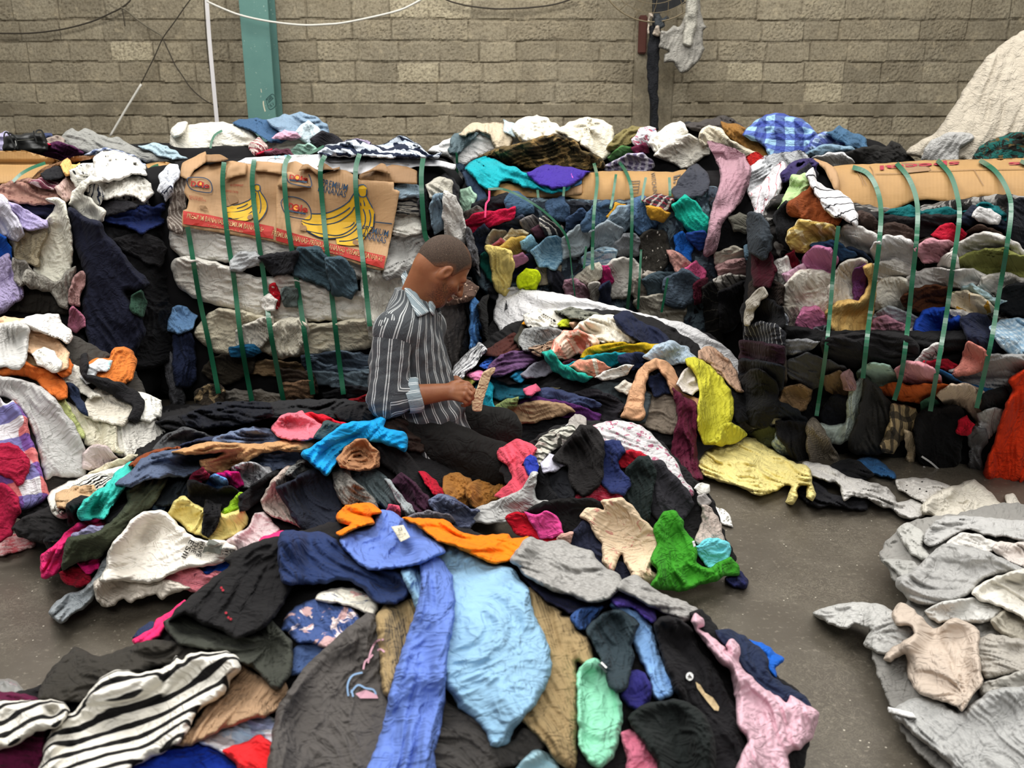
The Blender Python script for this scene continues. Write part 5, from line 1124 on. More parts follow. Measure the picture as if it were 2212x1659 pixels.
# ------------------------------------------------------------------ domed heap on the white tarpaulin, behind the man
parse('''
tarpaulin|white tarpaulin spread along the far side of the domed heap|c9c8c8|tp|d15 t2 l40 a.5|98,52 104,44 110,36 114,26 108,14 112,-4 120,-6 134,-4 150,-2 168,2 184,6 200,10 216,14 232,18 246,26 258,34 266,44 268,56 256,60 236,48 214,42 190,34 160,26 134,30 112,50
''', 700, 640)
parse('''
trousers|black trousers folded low on the near side of the domed heap|131315|bk|d8 t4 l10|110,86 118,80 136,78.5 146,77.5 160,79 154,86 164,91 152,94 130,94 114,92
trousers|black jersey trousers in the middle of the domed heap layers|161618|bk|d5 t4 l10|136,59 148,54 158,48.5 168,45.5 178,47.5 190,51.5 198,56 182,57 171,61 160,63 150,62
leggings|taupe leggings layer at the right end of the domed heap|7c7164|bk|d15 t4 l10|198,72 206,63 216,62 230,66 242,73 238,82 220,87 205,82
leggings|slate grey leggings layer left of the peach tights|3f474b|bk|d20 t4 l10|170,60 180,56.5 196,57.5 206,64 203,78 194,79 186,75 190,68 180,64
leggings|charcoal leggings folds between the purple and slate layers|242226|bk|d15 t4 l10|158,64 170,60 182,64 190,70 186,76 194,80 180,82 170,76 162,71
trousers|dark olive folded trousers above the tan layers|4f4a38|bk|d-10 t3.5 l9|107,67 120,62 134,59.5 146,59.5 134,66 121,71 111,71.5
jeans|dusky blue denim folds above the purple layer|3c4463|bk|d10 t3.5 l9|126,65 136,60 148,59.5 160,63 173,68 169,71 152,68 138,67
leggings|purple leggings layer in the domed heap|4a2156|bk|d12 t3.5 l9|122,68 134,64.5 148,66.5 160,69.5 173,75 171,80 160,78 148,75.5 134,71
leggings|tan leggings layers at the near left of the domed heap|9a7f62|bk|d-3 t4 l9|107,81 112,74 124,69.5 136,67.5 150,69.5 156,74 145,77 134,80 120,81.5 108,84
leggings|dark teal leggings layer beside the hands of the man|124a5a|bk|d10 t4 l10|100,53 112,49.5 122,53.5 131,58 129,63 116,65 106,63 99,59
t_shirt|moss green cloth bit in the front layers of the domed heap|7d8a56|bk|d-10 t2.5|109.5,70 116,66.5 122.5,65.5 121,70.5 113,73
t_shirt|pink cloth bit in the front layers of the domed heap|c95a74|bk|d-10 t2.5|128,59 134,56.5 136.5,60 130,63
lace_top|crumpled teal lace top hanging by the hands of the man|137f93|bk|c t4 l9|98.5,61 104,56.5 107.5,60 106.5,66 110.5,74 110.5,81 105,79 100,73 97.5,66
t_shirt|black shirt at the left of the domed heap|1a181a|bk|c t4|112,51 120,43.5 128,42.5 133,47 127,53 118,55
t_shirt|peacock blue cloth bit on the black shirt of the domed heap|166486|bk|d-30 t2.5|119.5,51 124,46.5 128,50 124.5,54.5
t_shirt|pale yellow cloth beside the hands of the man|d9d66a|bk|d5 t3|83,53.5 90,49.5 96,52.5 93,56 86,56
t_shirt|pink cloth left of the aubergine top|dc7fa5|bk|d5 t3|91,49.5 100,47.5 105,50 98,53.5
shirt|royal blue cloth by the white tarpaulin left of the domed heap|2f57a8|bk|d-20 t3|101,44 106,38.5 112,41 108.5,46
shirt|mint blue shirt left of the dark brown tops on the dome|a7c4c0|bk|d-50 t3|109,42 114,33.5 119,35 121,38.5 114,42
blouse|dark reddish brown blouse at the left crest of the dome|43221d|bk|d-20 t4|103,36 112,29.5 120,25.5 125,29.5 123,36.5 112,38
sweater|dark olive sweater near the crest of the dome|34322a|bk|c t4|123,27 128,17 136,15.5 139,22 135,29 126,31
top|aubergine purple top on the left slope of the dome|5d4163|bk|d-15 t4|105,47 112,39.5 118,36.5 126,35.5 135,38 131,43 120,47 111,50
t_shirt|grey marl shirt in the middle of the dome|6f6e78|bk|c t3.5|128,49 136,42.5 142,41.5 147,45 141,50 132,51.5
t_shirt|orange cloth corner at the far crest of the dome|e39b24|bk|d-20 t2.5|127,17 131,12.5 134,14 131,19
blouse|white blouse with black script print on the crest of the dome|dcd8cd/o:2a2828:0.035:0.16|bk|d20 t4|129.5,12.5 140,9.5 146.5,9.5 150.5,14 153,18.5 146,20 138,22 132,19
t_shirt|chartreuse cloth bit at the crest of the dome|b4bf2c|bk|d0 t2.5|149.5,17.5 156,14.5 159,18 152,20
t_shirt|peach cloth bit at the crest of the dome|d6ac8c|bk|d0 t3|157.5,17 165,13.5 170,16 165,20 159,20
shirt|dark olive patterned shirt at the very back of the dome|4d4f47/m:8a8a7c:0.04|bk|d10 t3|150,10 160,8 172,11 180,14 170,16 158,13
scarf|snake print grey scarf on the dome|999a98/m:2a2b2e:0.025|bk|c t4 l9|126.5,27 130,21.5 138,20.5 146,21.5 152,24 150.5,31 144,33 136,35 129,33
blouse|tan and black tiger print blouse beside the snake print scarf|a48a74/z:2b211d:0.03:0.5|bk|d-20 t3.5|133,33 142,30 150,27.5 155,32 147,37 138,37.5
camisole|cream lace camisole right of the coral scarf|d9d2bf/l:bdb49d:0.02|bk|c t3|170,29.5 178,25.5 185,30 183,34 174,34
blouse|cream tank top spread on the upper right of the dome|e0d8c6|bk|d25 t4|161.5,22.5 166,17 174,13.5 184,13.5 190.5,17.5 195,24 199,28.5 192,29.5 184,29 176,28.5 168,26
scarf|coral and peach ruffled scarf in the middle of the dome|dc8572/f:e9c9b5::0.1:0.5|bk|e t5 l11|145.5,36 149.5,28 154,23.5 162,23.5 170.5,26.5 173,31 171,36.5 166,41 162,36.5 154,39.5 147,38.5
t_shirt|dark navy shirt on the upper right slope of the dome|1b2035|bk|d40 t4|186.5,14 194,10.5 202,17 212,21 221,30 217,34 206,31 198,27 190,21
t_shirt|maroon cloth between the turquoise and teal cloths|3f1a28|bk|d20 t3|151,44 158,40.5 164,44 161,49 154,48
t_shirt|mustard yellow shirt on the right slope of the dome|b99a1d|bk|d-5 t4 l11|167.5,38.5 172,33 182,31 192,30.5 202,30.5 213,32.5 209,39 198,39 188,39 178,40
t_shirt|teal shirt below the mustard yellow shirt|127d8a|bk|d-10 t4 l10|157,44 170,38.5 182,36.5 191,38 189,43 178,45 168,45.5
trousers|dark blue cloth right of the teal shirt|222c47|bk|d5 t3.5|189.5,38.5 200,36.5 207,40 205,45 196,46 190,43
shirt|pale blue print shirt at the right end of the dome|b0bfc9/m:8496a8:0.02|bk|c t4|206,39 212,32.5 220,29.5 229,33 234,40.5 223,43 214,42.5
t_shirt|peach and white cloth below the teal shirt|d68f77/f:e6dcc8::0.09:0.6|bk|d20 t3.5|159,45 164,41.5 172,41.5 180,45 175,51 168,50.5
t_shirt|turquoise twisted shirt in the middle of the dome|2aa694|bk|d40 t3.5 l9|141.5,37.5 146,35.5 150.5,41.5 156.5,45.5 162,48.5 169,50 165,53 154,51.5 146,46
shirt|white cloth strip left of the peach tights|d6d3cb|bk|d-10 t3|175,51 186,45.5 195,44.5 191,50 182,52.5
shirt|small white cloth on the slate grey leggings|cbc6b9|bk|d-20 t3|186.5,58.5 192,54.5 196,57 193.5,62
scarf|animal print rolled scarf inside the arch of the peach tights|8d8478/z:26221f:0.012:0.5|bk|e t4 l8|202.5,50.5 208,45.5 214,46.5 219,50 215,53.5 206,54
t_shirt|dark navy cloth inside the arch of the peach tights|1a2036|bk|d30 t4|207,52.5 216,50 221,56 219,61 211,62
tights|peach tights arched over the right end of the dome|c99a76|bk|r t4 l12 @212,66|189,77.5 191,72 193,64 197,54 200,47 206,41.5 213,39.5 220,42.5 225,50 228,60 233,64 240,65 240,71 230,71 222,64 218,54 213,47 207.5,49 205,57 204,67 203.5,79
''', 700, 640)
parse('''
trousers|black cloth on the slope below the yellow crinkled top|18181a|bk|c t4|33,56 43,58 51,68 48,77 38,78 34,66
brassiere|tan lace bra trailing at the right end of the dome|b09079|bk|d50 t3|15.5,36.5 22,33.5 28,37.5 34.5,43.5 37,50 41,59 36,58 30,52 24,46 17,41
blouse|maroon blouse hanging at the right end of the dome|561c30|bk|d85 t4|-2,62 6,67 12.5,71 12.5,84 12.5,94 12.5,102 16,114 8,113 2,107 -3,99 -1,88 1,78
sweater|white rolled knit under the yellow crinkled top|d8cfc6|bk|e t4|1.5,55 6,48 12,46.5 16.5,50 16,57 10,61 5,59
blouse|yellow crinkled top hanging over the right end of the dome|c4bf3d|bk|d78 t5 l11|5.5,41.5 12,40 18,42.5 26,49.5 32.5,57.5 35.5,66 35.5,74 34.5,80.5 28.5,88.5 24,93 17.5,93 14,84.5 13.5,72 14.5,60 11.5,50 ; 23,93 31.5,82 38,83.5 42.5,88 38,92 30,94
''', 1462, 640)
# ------------------------------------------------------------------ heap right of the man
parse('''
blouse|pale floral blouse stretched over the back of the heap right of the man|c6c3c3/f:93888c:a8637a:0.03:0.64|cr|d25 t4 l14|149,88 156,81 168,83 180,79.5 192,79.5 204,83.5 212,91.5 218,97.5 225,106 229,116 236,124 234,128 226,122 214,110 206,104 196,100 184,98 176,96 169,92
sweater|heather tip poking up behind the black shirt right of the man|a09a94|cr|d70 t3|156.5,79 160.5,75 166,78 166,85 158,86
scarf|grey and white animal print scarf left of the black shirt|c2c0b4/z:45453f:0.03:0.45|cr|c t5 l12|130.5,101 136,93.5 142,87.5 150,84.5 158,83 161,90 153,95 145,99 141,105 137,111.5 131,109.5
t_shirt|red cloth corner under the pale floral blouse|a81d2c|cr|d20 t3|187,103 196,98.5 205,102 197,106.5 190,109
trousers|charcoal crinkled trousers on the right side of the heap right of the man|2b2a2e|cr|d70 t5 l13|205,107 214,105 222,113 230,121.5 235,132 229,141 220,147 211,141 207,131 209,118
trousers|dark green black trousers hanging between navy and charcoal cloths|1f2726|cr|d78 t5|191,119 193.5,110 200,103.5 206.5,103.5 211,112 209,124 207,141 199.5,141.5 195,132 187,129
lace_top|red lace top under the black shirt|a31530/m:c9586a:0.02|cr|d10 t3.5|161,127 170,121.5 174,117 180,119.5 187,124 190,131 178,132 166,132
t_shirt|navy blue twisted shirt beside the black shirt|232c55|cr|c t5 l12|175.5,99 180,93.5 188,93.5 191,100 187,106 191,112 195,118 191,125 182,123.5 177,117 175.5,108
top|black round bundled top with grey edging in front of the animal print scarf|222327|cr|e t5|140.5,113 149,109.5 156,113.5 158.5,124 159,131 150,130.5 143.5,123
t_shirt|black shirt left of the sports top with grey edging|1b1b1d|cr|d60 t4|127.5,125 132,113.5 138,109.5 142,112 144,122 150,130 142,132 133,130
scarf|pale lilac cloth in front of the black shirt|c5c3d2|cr|d-15 t4|138.5,106.5 144,101.5 150,103.5 153.5,108 148,110.5 140.5,112
t_shirt|large black shirt crowning the heap right of the man|1d1b1b|cr|d60 t6 l18|146,103 153.5,94 160,86 164,82.5 172,83.5 177.5,90 178,104 177,116 173,122.5 164,127 157,119 155,109 149,106
shirt|coral pink shirt at the knees of the man|dc5264|cr|d70 t5 l13|107.5,97.5 114,96.5 122,92.5 128,93.5 134.5,98 131,104 127,108 131,114 133,120 128.5,127.5 122,129 116,129 109.5,126 115.5,120 119.5,116 117.5,109 111.5,103.5
t_shirt|royal blue cloth edge beside the coral pink shirt|2a3a9c|cr|d75 t3.5|128,107 131,101 135,104 136,112 133,116 130,113
t_shirt|light grey marl shirt trailing to the bare floor in the middle|bdbdba|cr|d-25 t4 l13|94,136 106,131.5 116,127.5 126,122.5 132,112 136,113 134,124 136,129.5 143,130.5 137,135 125,139 117,143.5 106,144.5 97,144.5 91,141
t_shirt|black crumpled shirt in front of the red lace top|171616|cr|c t5 l13|131,137 140,131.5 150,129.5 162,129.5 172,129.5 179,134 173,141 167,147 158,151 150,152 147.5,145 139,143
t_shirt|red crumpled shirt at the front left of the heap right of the man|c31529|cr|c t4.5 l11|117.5,142.5 122,138.5 130,139.5 134.5,146 142,151.5 148.5,154 147.5,158.5 140,158 132,153.5 126,153 121.5,149
t_shirt|hot pink crumpled shirt on the red crumpled shirt|de4b91|cr|c t5 l10|129.5,138.5 136,139.5 142,137.5 148.5,142 150.5,150.5 144,154 138,153 133.5,146.5
''', 700, 640)
parse('''
hoodie|navy hoodie with grey edge under the floral beige blouse|2b2e40|cr|d50 t4|156,22 160,14 166,8 172,12 174,18 180,24 182,33 179,38 168,30 161,25
t_shirt|dusty pink cloth between the red shirt and the navy hoodie|c79e90|cr|d-40 t3|147.5,23 151,16 158,15 157,22 152,25
t_shirt|dark navy cloth right of the floral beige blouse|272838|cr|d30 t3.5|186,32 196,36 212,30 220,27.5 227,30 223,39 210,42 194,46 186,42
blouse|beige blouse with pink flower print on the front of the heap right of the man|dcc4a5/f:c98f80:0.035:0.63|cr|c t5 l20|163,4.5 168,-1 178,0 176,-5.5 184,-7 191,-7 198,-0.5 204,7 213.5,16.5 214,20.5 212.5,30 208.5,37 213.5,43.5 210.5,47.5 202,46.5 196,42.5 192,35 189,29 186.5,36.5 183,41 177.5,33 177,23 171.5,15 169,9
''', 700, 1100)
parse('''
t_shirt|white cloth end at the right rim of the heap right of the man|dad7ce|cr|c t3|11.5,-13 16,-16.5 20.5,-15 19.5,-10.5 14,-9.5
sock|grey sock under the white cloth end at the rim of the heap|a09b98|cr|c t3|13.5,-7.5 18,-9.5 21,-5 18.5,-1.5 14.5,-3
crochet_trim|white crochet trim lying on the bare floor|e2e0da/l:8a887f:0.012|fl|d50 t1.2|20,-6.5 26,-1.5 30,-0.5 34.5,6 36,11.5 30,9.5 23.5,4.5 19,-2
t_shirt|beige linen cloth above the aqua cloth at the rim of the heap|b8aaa0|cr|d70 t4|12.5,19 16.5,8 16.5,-1 22,1.5 26.5,8 29.5,20 25,22.5 16,24
t_shirt|aqua blue cloth beside the bright green shirt|73d3de|cr|d-20 t4|13.5,24 22,19.5 30,20.5 33.5,26 30,33 24,37 18.5,35 15.5,30
sock|navy cloth end sticking out beyond the bright green shirt|20234a|fl|d40 t4|31,44.5 36,39.5 41,39.5 45.5,46 44.5,50.5 36,49.5
t_shirt|bright green shirt at the right front of the heap right of the man|3a8c25|cr|d68 t5 l14|-15,12 -8,1.5 0,1.5 4,7.5 4.5,12 10.5,20 13.5,28 13,34 20,37.5 28,33.5 34.5,30.5 40.5,38 39,42.5 30,42.5 24,46.5 14,48.5 4,52.5 -8,51.5 -17,50 -13,40 -17,32 -13,22
''', 1462, 1100)
# ------------------------------------------------------------------ pale heap at the right
parse('''
sweatshirt|pale grey hooded top at the back of the pale heap|b5b4ae|rh|c t4 l14|142,10.5 148,9 154,12 158.5,16 157,24 162.5,30 160.5,34 150,29 143.5,21 140.5,15
trousers|long pale grey sweatpants across the back of the pale heap|b4b3b0|rh|d5 t4 l13|157,17 164,8 172,4.5 190,4.5 210,6.5 228,8.5 228,22 210,18 196,17 186,13 178,16 168,22 160,24
shirt|white shirt under the long pale grey sweatpants|cfccc6|rh|d15 t3.5|171,23 180,15 190,15.5 200,19.5 207,22 199,29 184,32 174,28
shirt|pinkish white shirt at the right edge behind the big grey sweater|cfc6bf|rh|d30 t4|201,25 206,20.5 214,21.5 228,21.5 228,38 216,36 208,32
t_shirt|pale grey sleeve pointing left from under the big grey sweater|a9a8a3|rh|d20 t3|131,33 138,31.5 150,33.5 155,38 151,43 143,44 138,38.5
sweater|big grey marl sweater folded smooth in the pale heap|a09f9c/m:b2b1ae:0.012|rh|d20 t6 l30 a.6|139.5,44 149,40 158,32 164,26 172,21.5 184,23.5 200,27.5 212,33.5 226,40 219,42 206,42 196,45 188,53 176,59 160,61 150,59 141,51
shirt|white shirt below the big grey sweater, left of the cream folded top|cbcac5|rh|c t4 l13|158,65 167,60 176,57.5 190,56.5 200,59.5 209,64 201,71 190,73 178,72 165,72
shirt|stone coloured cloth right of the white shirt in the pale heap|aca698|rh|d40 t4|200,71 209,64 218,66 228,70 228,86 214,83 204,78
t_shirt|cream folded top with sharp corner at the right edge of the pale heap|d9d5ca|rh|d25 t5 l24 a.7|187.5,53 196,46 208,41.5 228,38.5 228,72 214,66 204,61.5 194,58.5
sweatshirt|pale grey marl sweatshirt with a sleeve stretched over the bare floor|bcbbb7/m:a4a3a0:0.012|rh|d-5 t4 l18|87,66.5 96,62 112,59.5 126,59.5 136,63.5 140,68 152,71 153,81 146,88 138,92 132,93 122,89 118.5,85 123,77.5 114,73.5 108,76.5 98,73.5
sweater|oatmeal grey sweater at the right edge, below the beige draped top|a8a39a|rh|d10 t5 l15|188,85 200,79.5 212,81.5 228,85.5 228,102 210,106 196,108 191,97
sweater|grey folded sweater under the oatmeal grey sweater at the right edge|b1aea6|rh|d-8 t4.5 l14|193,112 210,106 228,101 228,118 210,122 196,121
dress|large pale grey marl cloth at the bottom right corner with a white tag|b3b3b0/m:a2a2a0:0.015|rh|d50 t5.5 l20|138.5,127 150,120.5 160,119.5 170,123.5 180,129.5 188,123.5 200,115.5 212,113.5 228,115.5 228,176 188,176 172,161 160,151 150,143 143.5,136.5 137.5,133.5
blouse|beige draped blouse with a round neckline in the pale heap|c3b4a5|rh|r t5.5 a1.5 l15 @182,120|137,66 142,59.5 148,61.5 156.5,69.5 164,75.5 172,71.5 178,69.5 188,73.5 193,78.5 192.5,92 194.5,104 194.5,112 188.5,118.5 182.5,128.5 176,125 164,121 154,117 147.5,107 146,93 140,94.5 136,97.5 131.5,95 137.5,88 147,82.5 151,79 148,74.5 140,74
''', 1462, 1100)
# ------------------------------------------------------------------ back row, right half
parse('''
fabric_sack|white woven sack behind the camouflage jacket|dcdbd9|r3|d10 t6 l22 a.5|66,37 76,31 84,27 94,24.5 106,24.5 116,25.5 128,27.5 132,35 116,38 108,39 98,43 90,48 88,60 86,66 84,50 80,42
t_shirt|slate green shirt hanging on the white woven sack|5d6d72|r3|d100 t3|80,35 83.5,27 92,25.5 97,27 93,31 88,35 86,39 81,38
trousers|beige trousers draped over the white woven sack|c3b49c|r3|d80 t4|87.5,26 96,20 104,20.5 112,19.5 118.5,21.5 118.5,30 117,37 110,37.5 106,28 98,24.5 92,28
shirt|pale blue cloth peeping right of the beige trousers|b2c2c8|r3|d45 t3|114.5,17.5 124,22.5 121,28 116,25
shirt|white linen shirt behind the camouflage jacket|dcd7c8|r3|c t5 l14|121.5,22.5 128,17 136,15.5 142,17.5 150.5,23.5 149,29 140,28.5 132,31.5 126,30
bed_sheet|ivory linen sheet bunched at the right of the camouflage jacket|dcd6c3|r3|r t6 l14 @168,22|149.5,24.5 158,19.5 166,16.5 174,17.5 182.5,21.5 184,30 181,39 176,42.5 170,38.5 164,33.5 158,29.5
trousers|olive brown rolled trousers right of the ivory sheet|7a7048|r3|d-35 t5 l10|181.5,35 188,26 196,22.5 204,23.5 201,29.5 194,33 188,36
shirt|leaf green shirt under the olive rolled trousers|4d7a45|r3|c t4|181.5,41 188,35.5 194,34.5 197,38 191,43 184,43.5
blouse|white blouse with small blue floral print on the back heap|dcdbe0/f:6f7fb5:b5506a:0.03:0.66|r3|c t4|197.5,30.5 202,23.5 210,23.5 213,30 207,35 200,34.5
shirt|maroon cloth by the white floral blouse on the back heap|5c1f36|r3|d20 t3|196.5,35.5 204,32.5 207,38 200,41
shirt|purple and white plaid shirt above the brown carton|a8a0b8/k:4a3f66:d8d5dc:0.045:0.4|r3|d10 t4|178.5,47 186,43.5 194,39.5 202,39.5 209,46 205,50.5 190,50.5 182,51.5
jacket|camouflage jacket bundled on the middle bale|57492f/c:2c2618:8f7448:0.09:0.5|r3|d-15 t7 l20|97,42 106,37 112,34.5 120,33.5 130,30.5 140,27.5 148,26.5 156,28.5 162.5,32.5 164.5,37 171,38 177,42 179,48 172,50.5 162,49.5 150,48 140,49 126,48.5 112,44
''', 700, 200)
parse('''
shirt|black knit cloth on the back heap left of the cream long cloth|2a2a2c|r3|c t4|-2,24 8,19.5 15,22 15,29 6,30 -2,29
jacket|charcoal jacket at the top of the back heap|45413f|r3|d10 t5|7,20.5 20,17.5 30,15 36.5,18.5 41,23 31,24 22,24 15,25
shirt|white shirt on the back heap left of the hanging mauve trousers|e0ddd4|r3|c t5 l13|-17,31 -7,22 2,19 6,25 3,31 -6,34 -12,38
blouse|white crinkled blouse on the back heap below the black knit cloth|e2ded2|r3|c t5 l12|-13,40 -6,33 0,29 8,27.5 15,31.5 20.5,32 20,38.5 13,43 8,47.5 3,47.5 -2,44
trousers|caramel brown trousers on the back heap|8a6332|r3|d45 t5 l13|29.5,20 38,20.5 44,23.5 50.5,29.5 56.5,35.5 61,41.5 56,44.5 48,40 40,34 32,28
sweater|cream knit trailing over the caramel brown trousers|d9cfb8|r3|d35 t4|15.5,26.5 22,21.5 30,25 34.5,30.5 44.5,35.5 52.5,39.5 57,43.5 50,45 40,40 30,34 22,33 17,35
bed_sheet|blue purple plaid quilt heaped on the back row|5a6fb0/k:9cc3d6:333d86:0.13:0.5|r3|c t8 l22|43,27 50,18.5 58,14.5 66,13.5 72,15.5 80,17.5 86.5,23.5 91,30 89,37 80,39.5 70,42 61,42 57,35 51,31
bed_sheet|small blue purple plaid pillow right of the plaid quilt|6f82b8/k:a9bfd8:46509a:0.09:0.5|r3|d20 t5|83,35 90,27.5 98,25.5 104,27.5 109,32 101,35.5 92,38.5 85,40
jeans|mid blue denim jeans at the right of the small plaid pillow|44637f|r3|d30 t4|97,26.5 104,22.5 112,25.5 118.5,28.5 120,35 110,35 105,31
jeans|light denim jeans below the small plaid pillow|7d98ab|r3|d10 t4|83,39.5 92,34.5 100,33.5 110,34.5 113,39 106,42.5 96,41.5
t_shirt|black crumpled shirt at the right end of the back row|262524|r3|c t5|109,39 118,35.5 126,33.5 132,34.5 136.5,31.5 142.5,35.5 149,43 138,46 124,46 113,44
shirt|white cloth under the black crumpled shirt of the back row|dad9d8|r3|c t4|88,42 98,38.5 106,39.5 112,44 105,48 94,47
sweater|red cloth corner by the hanging mauve trousers|c72a26|b3|d40 t4|43,41.5 50,39.5 55,42 50.5,49 45,47.5
plastic_bag|clear plastic wrap right of the hanging mauve trousers|c4c6c8|b3|d-30 t4|46,60 48,48 56,41.5 66,39 76,38.5 82,42.5 70,47.5 60,51.5 53,60 49,66
''', 1462, 200)
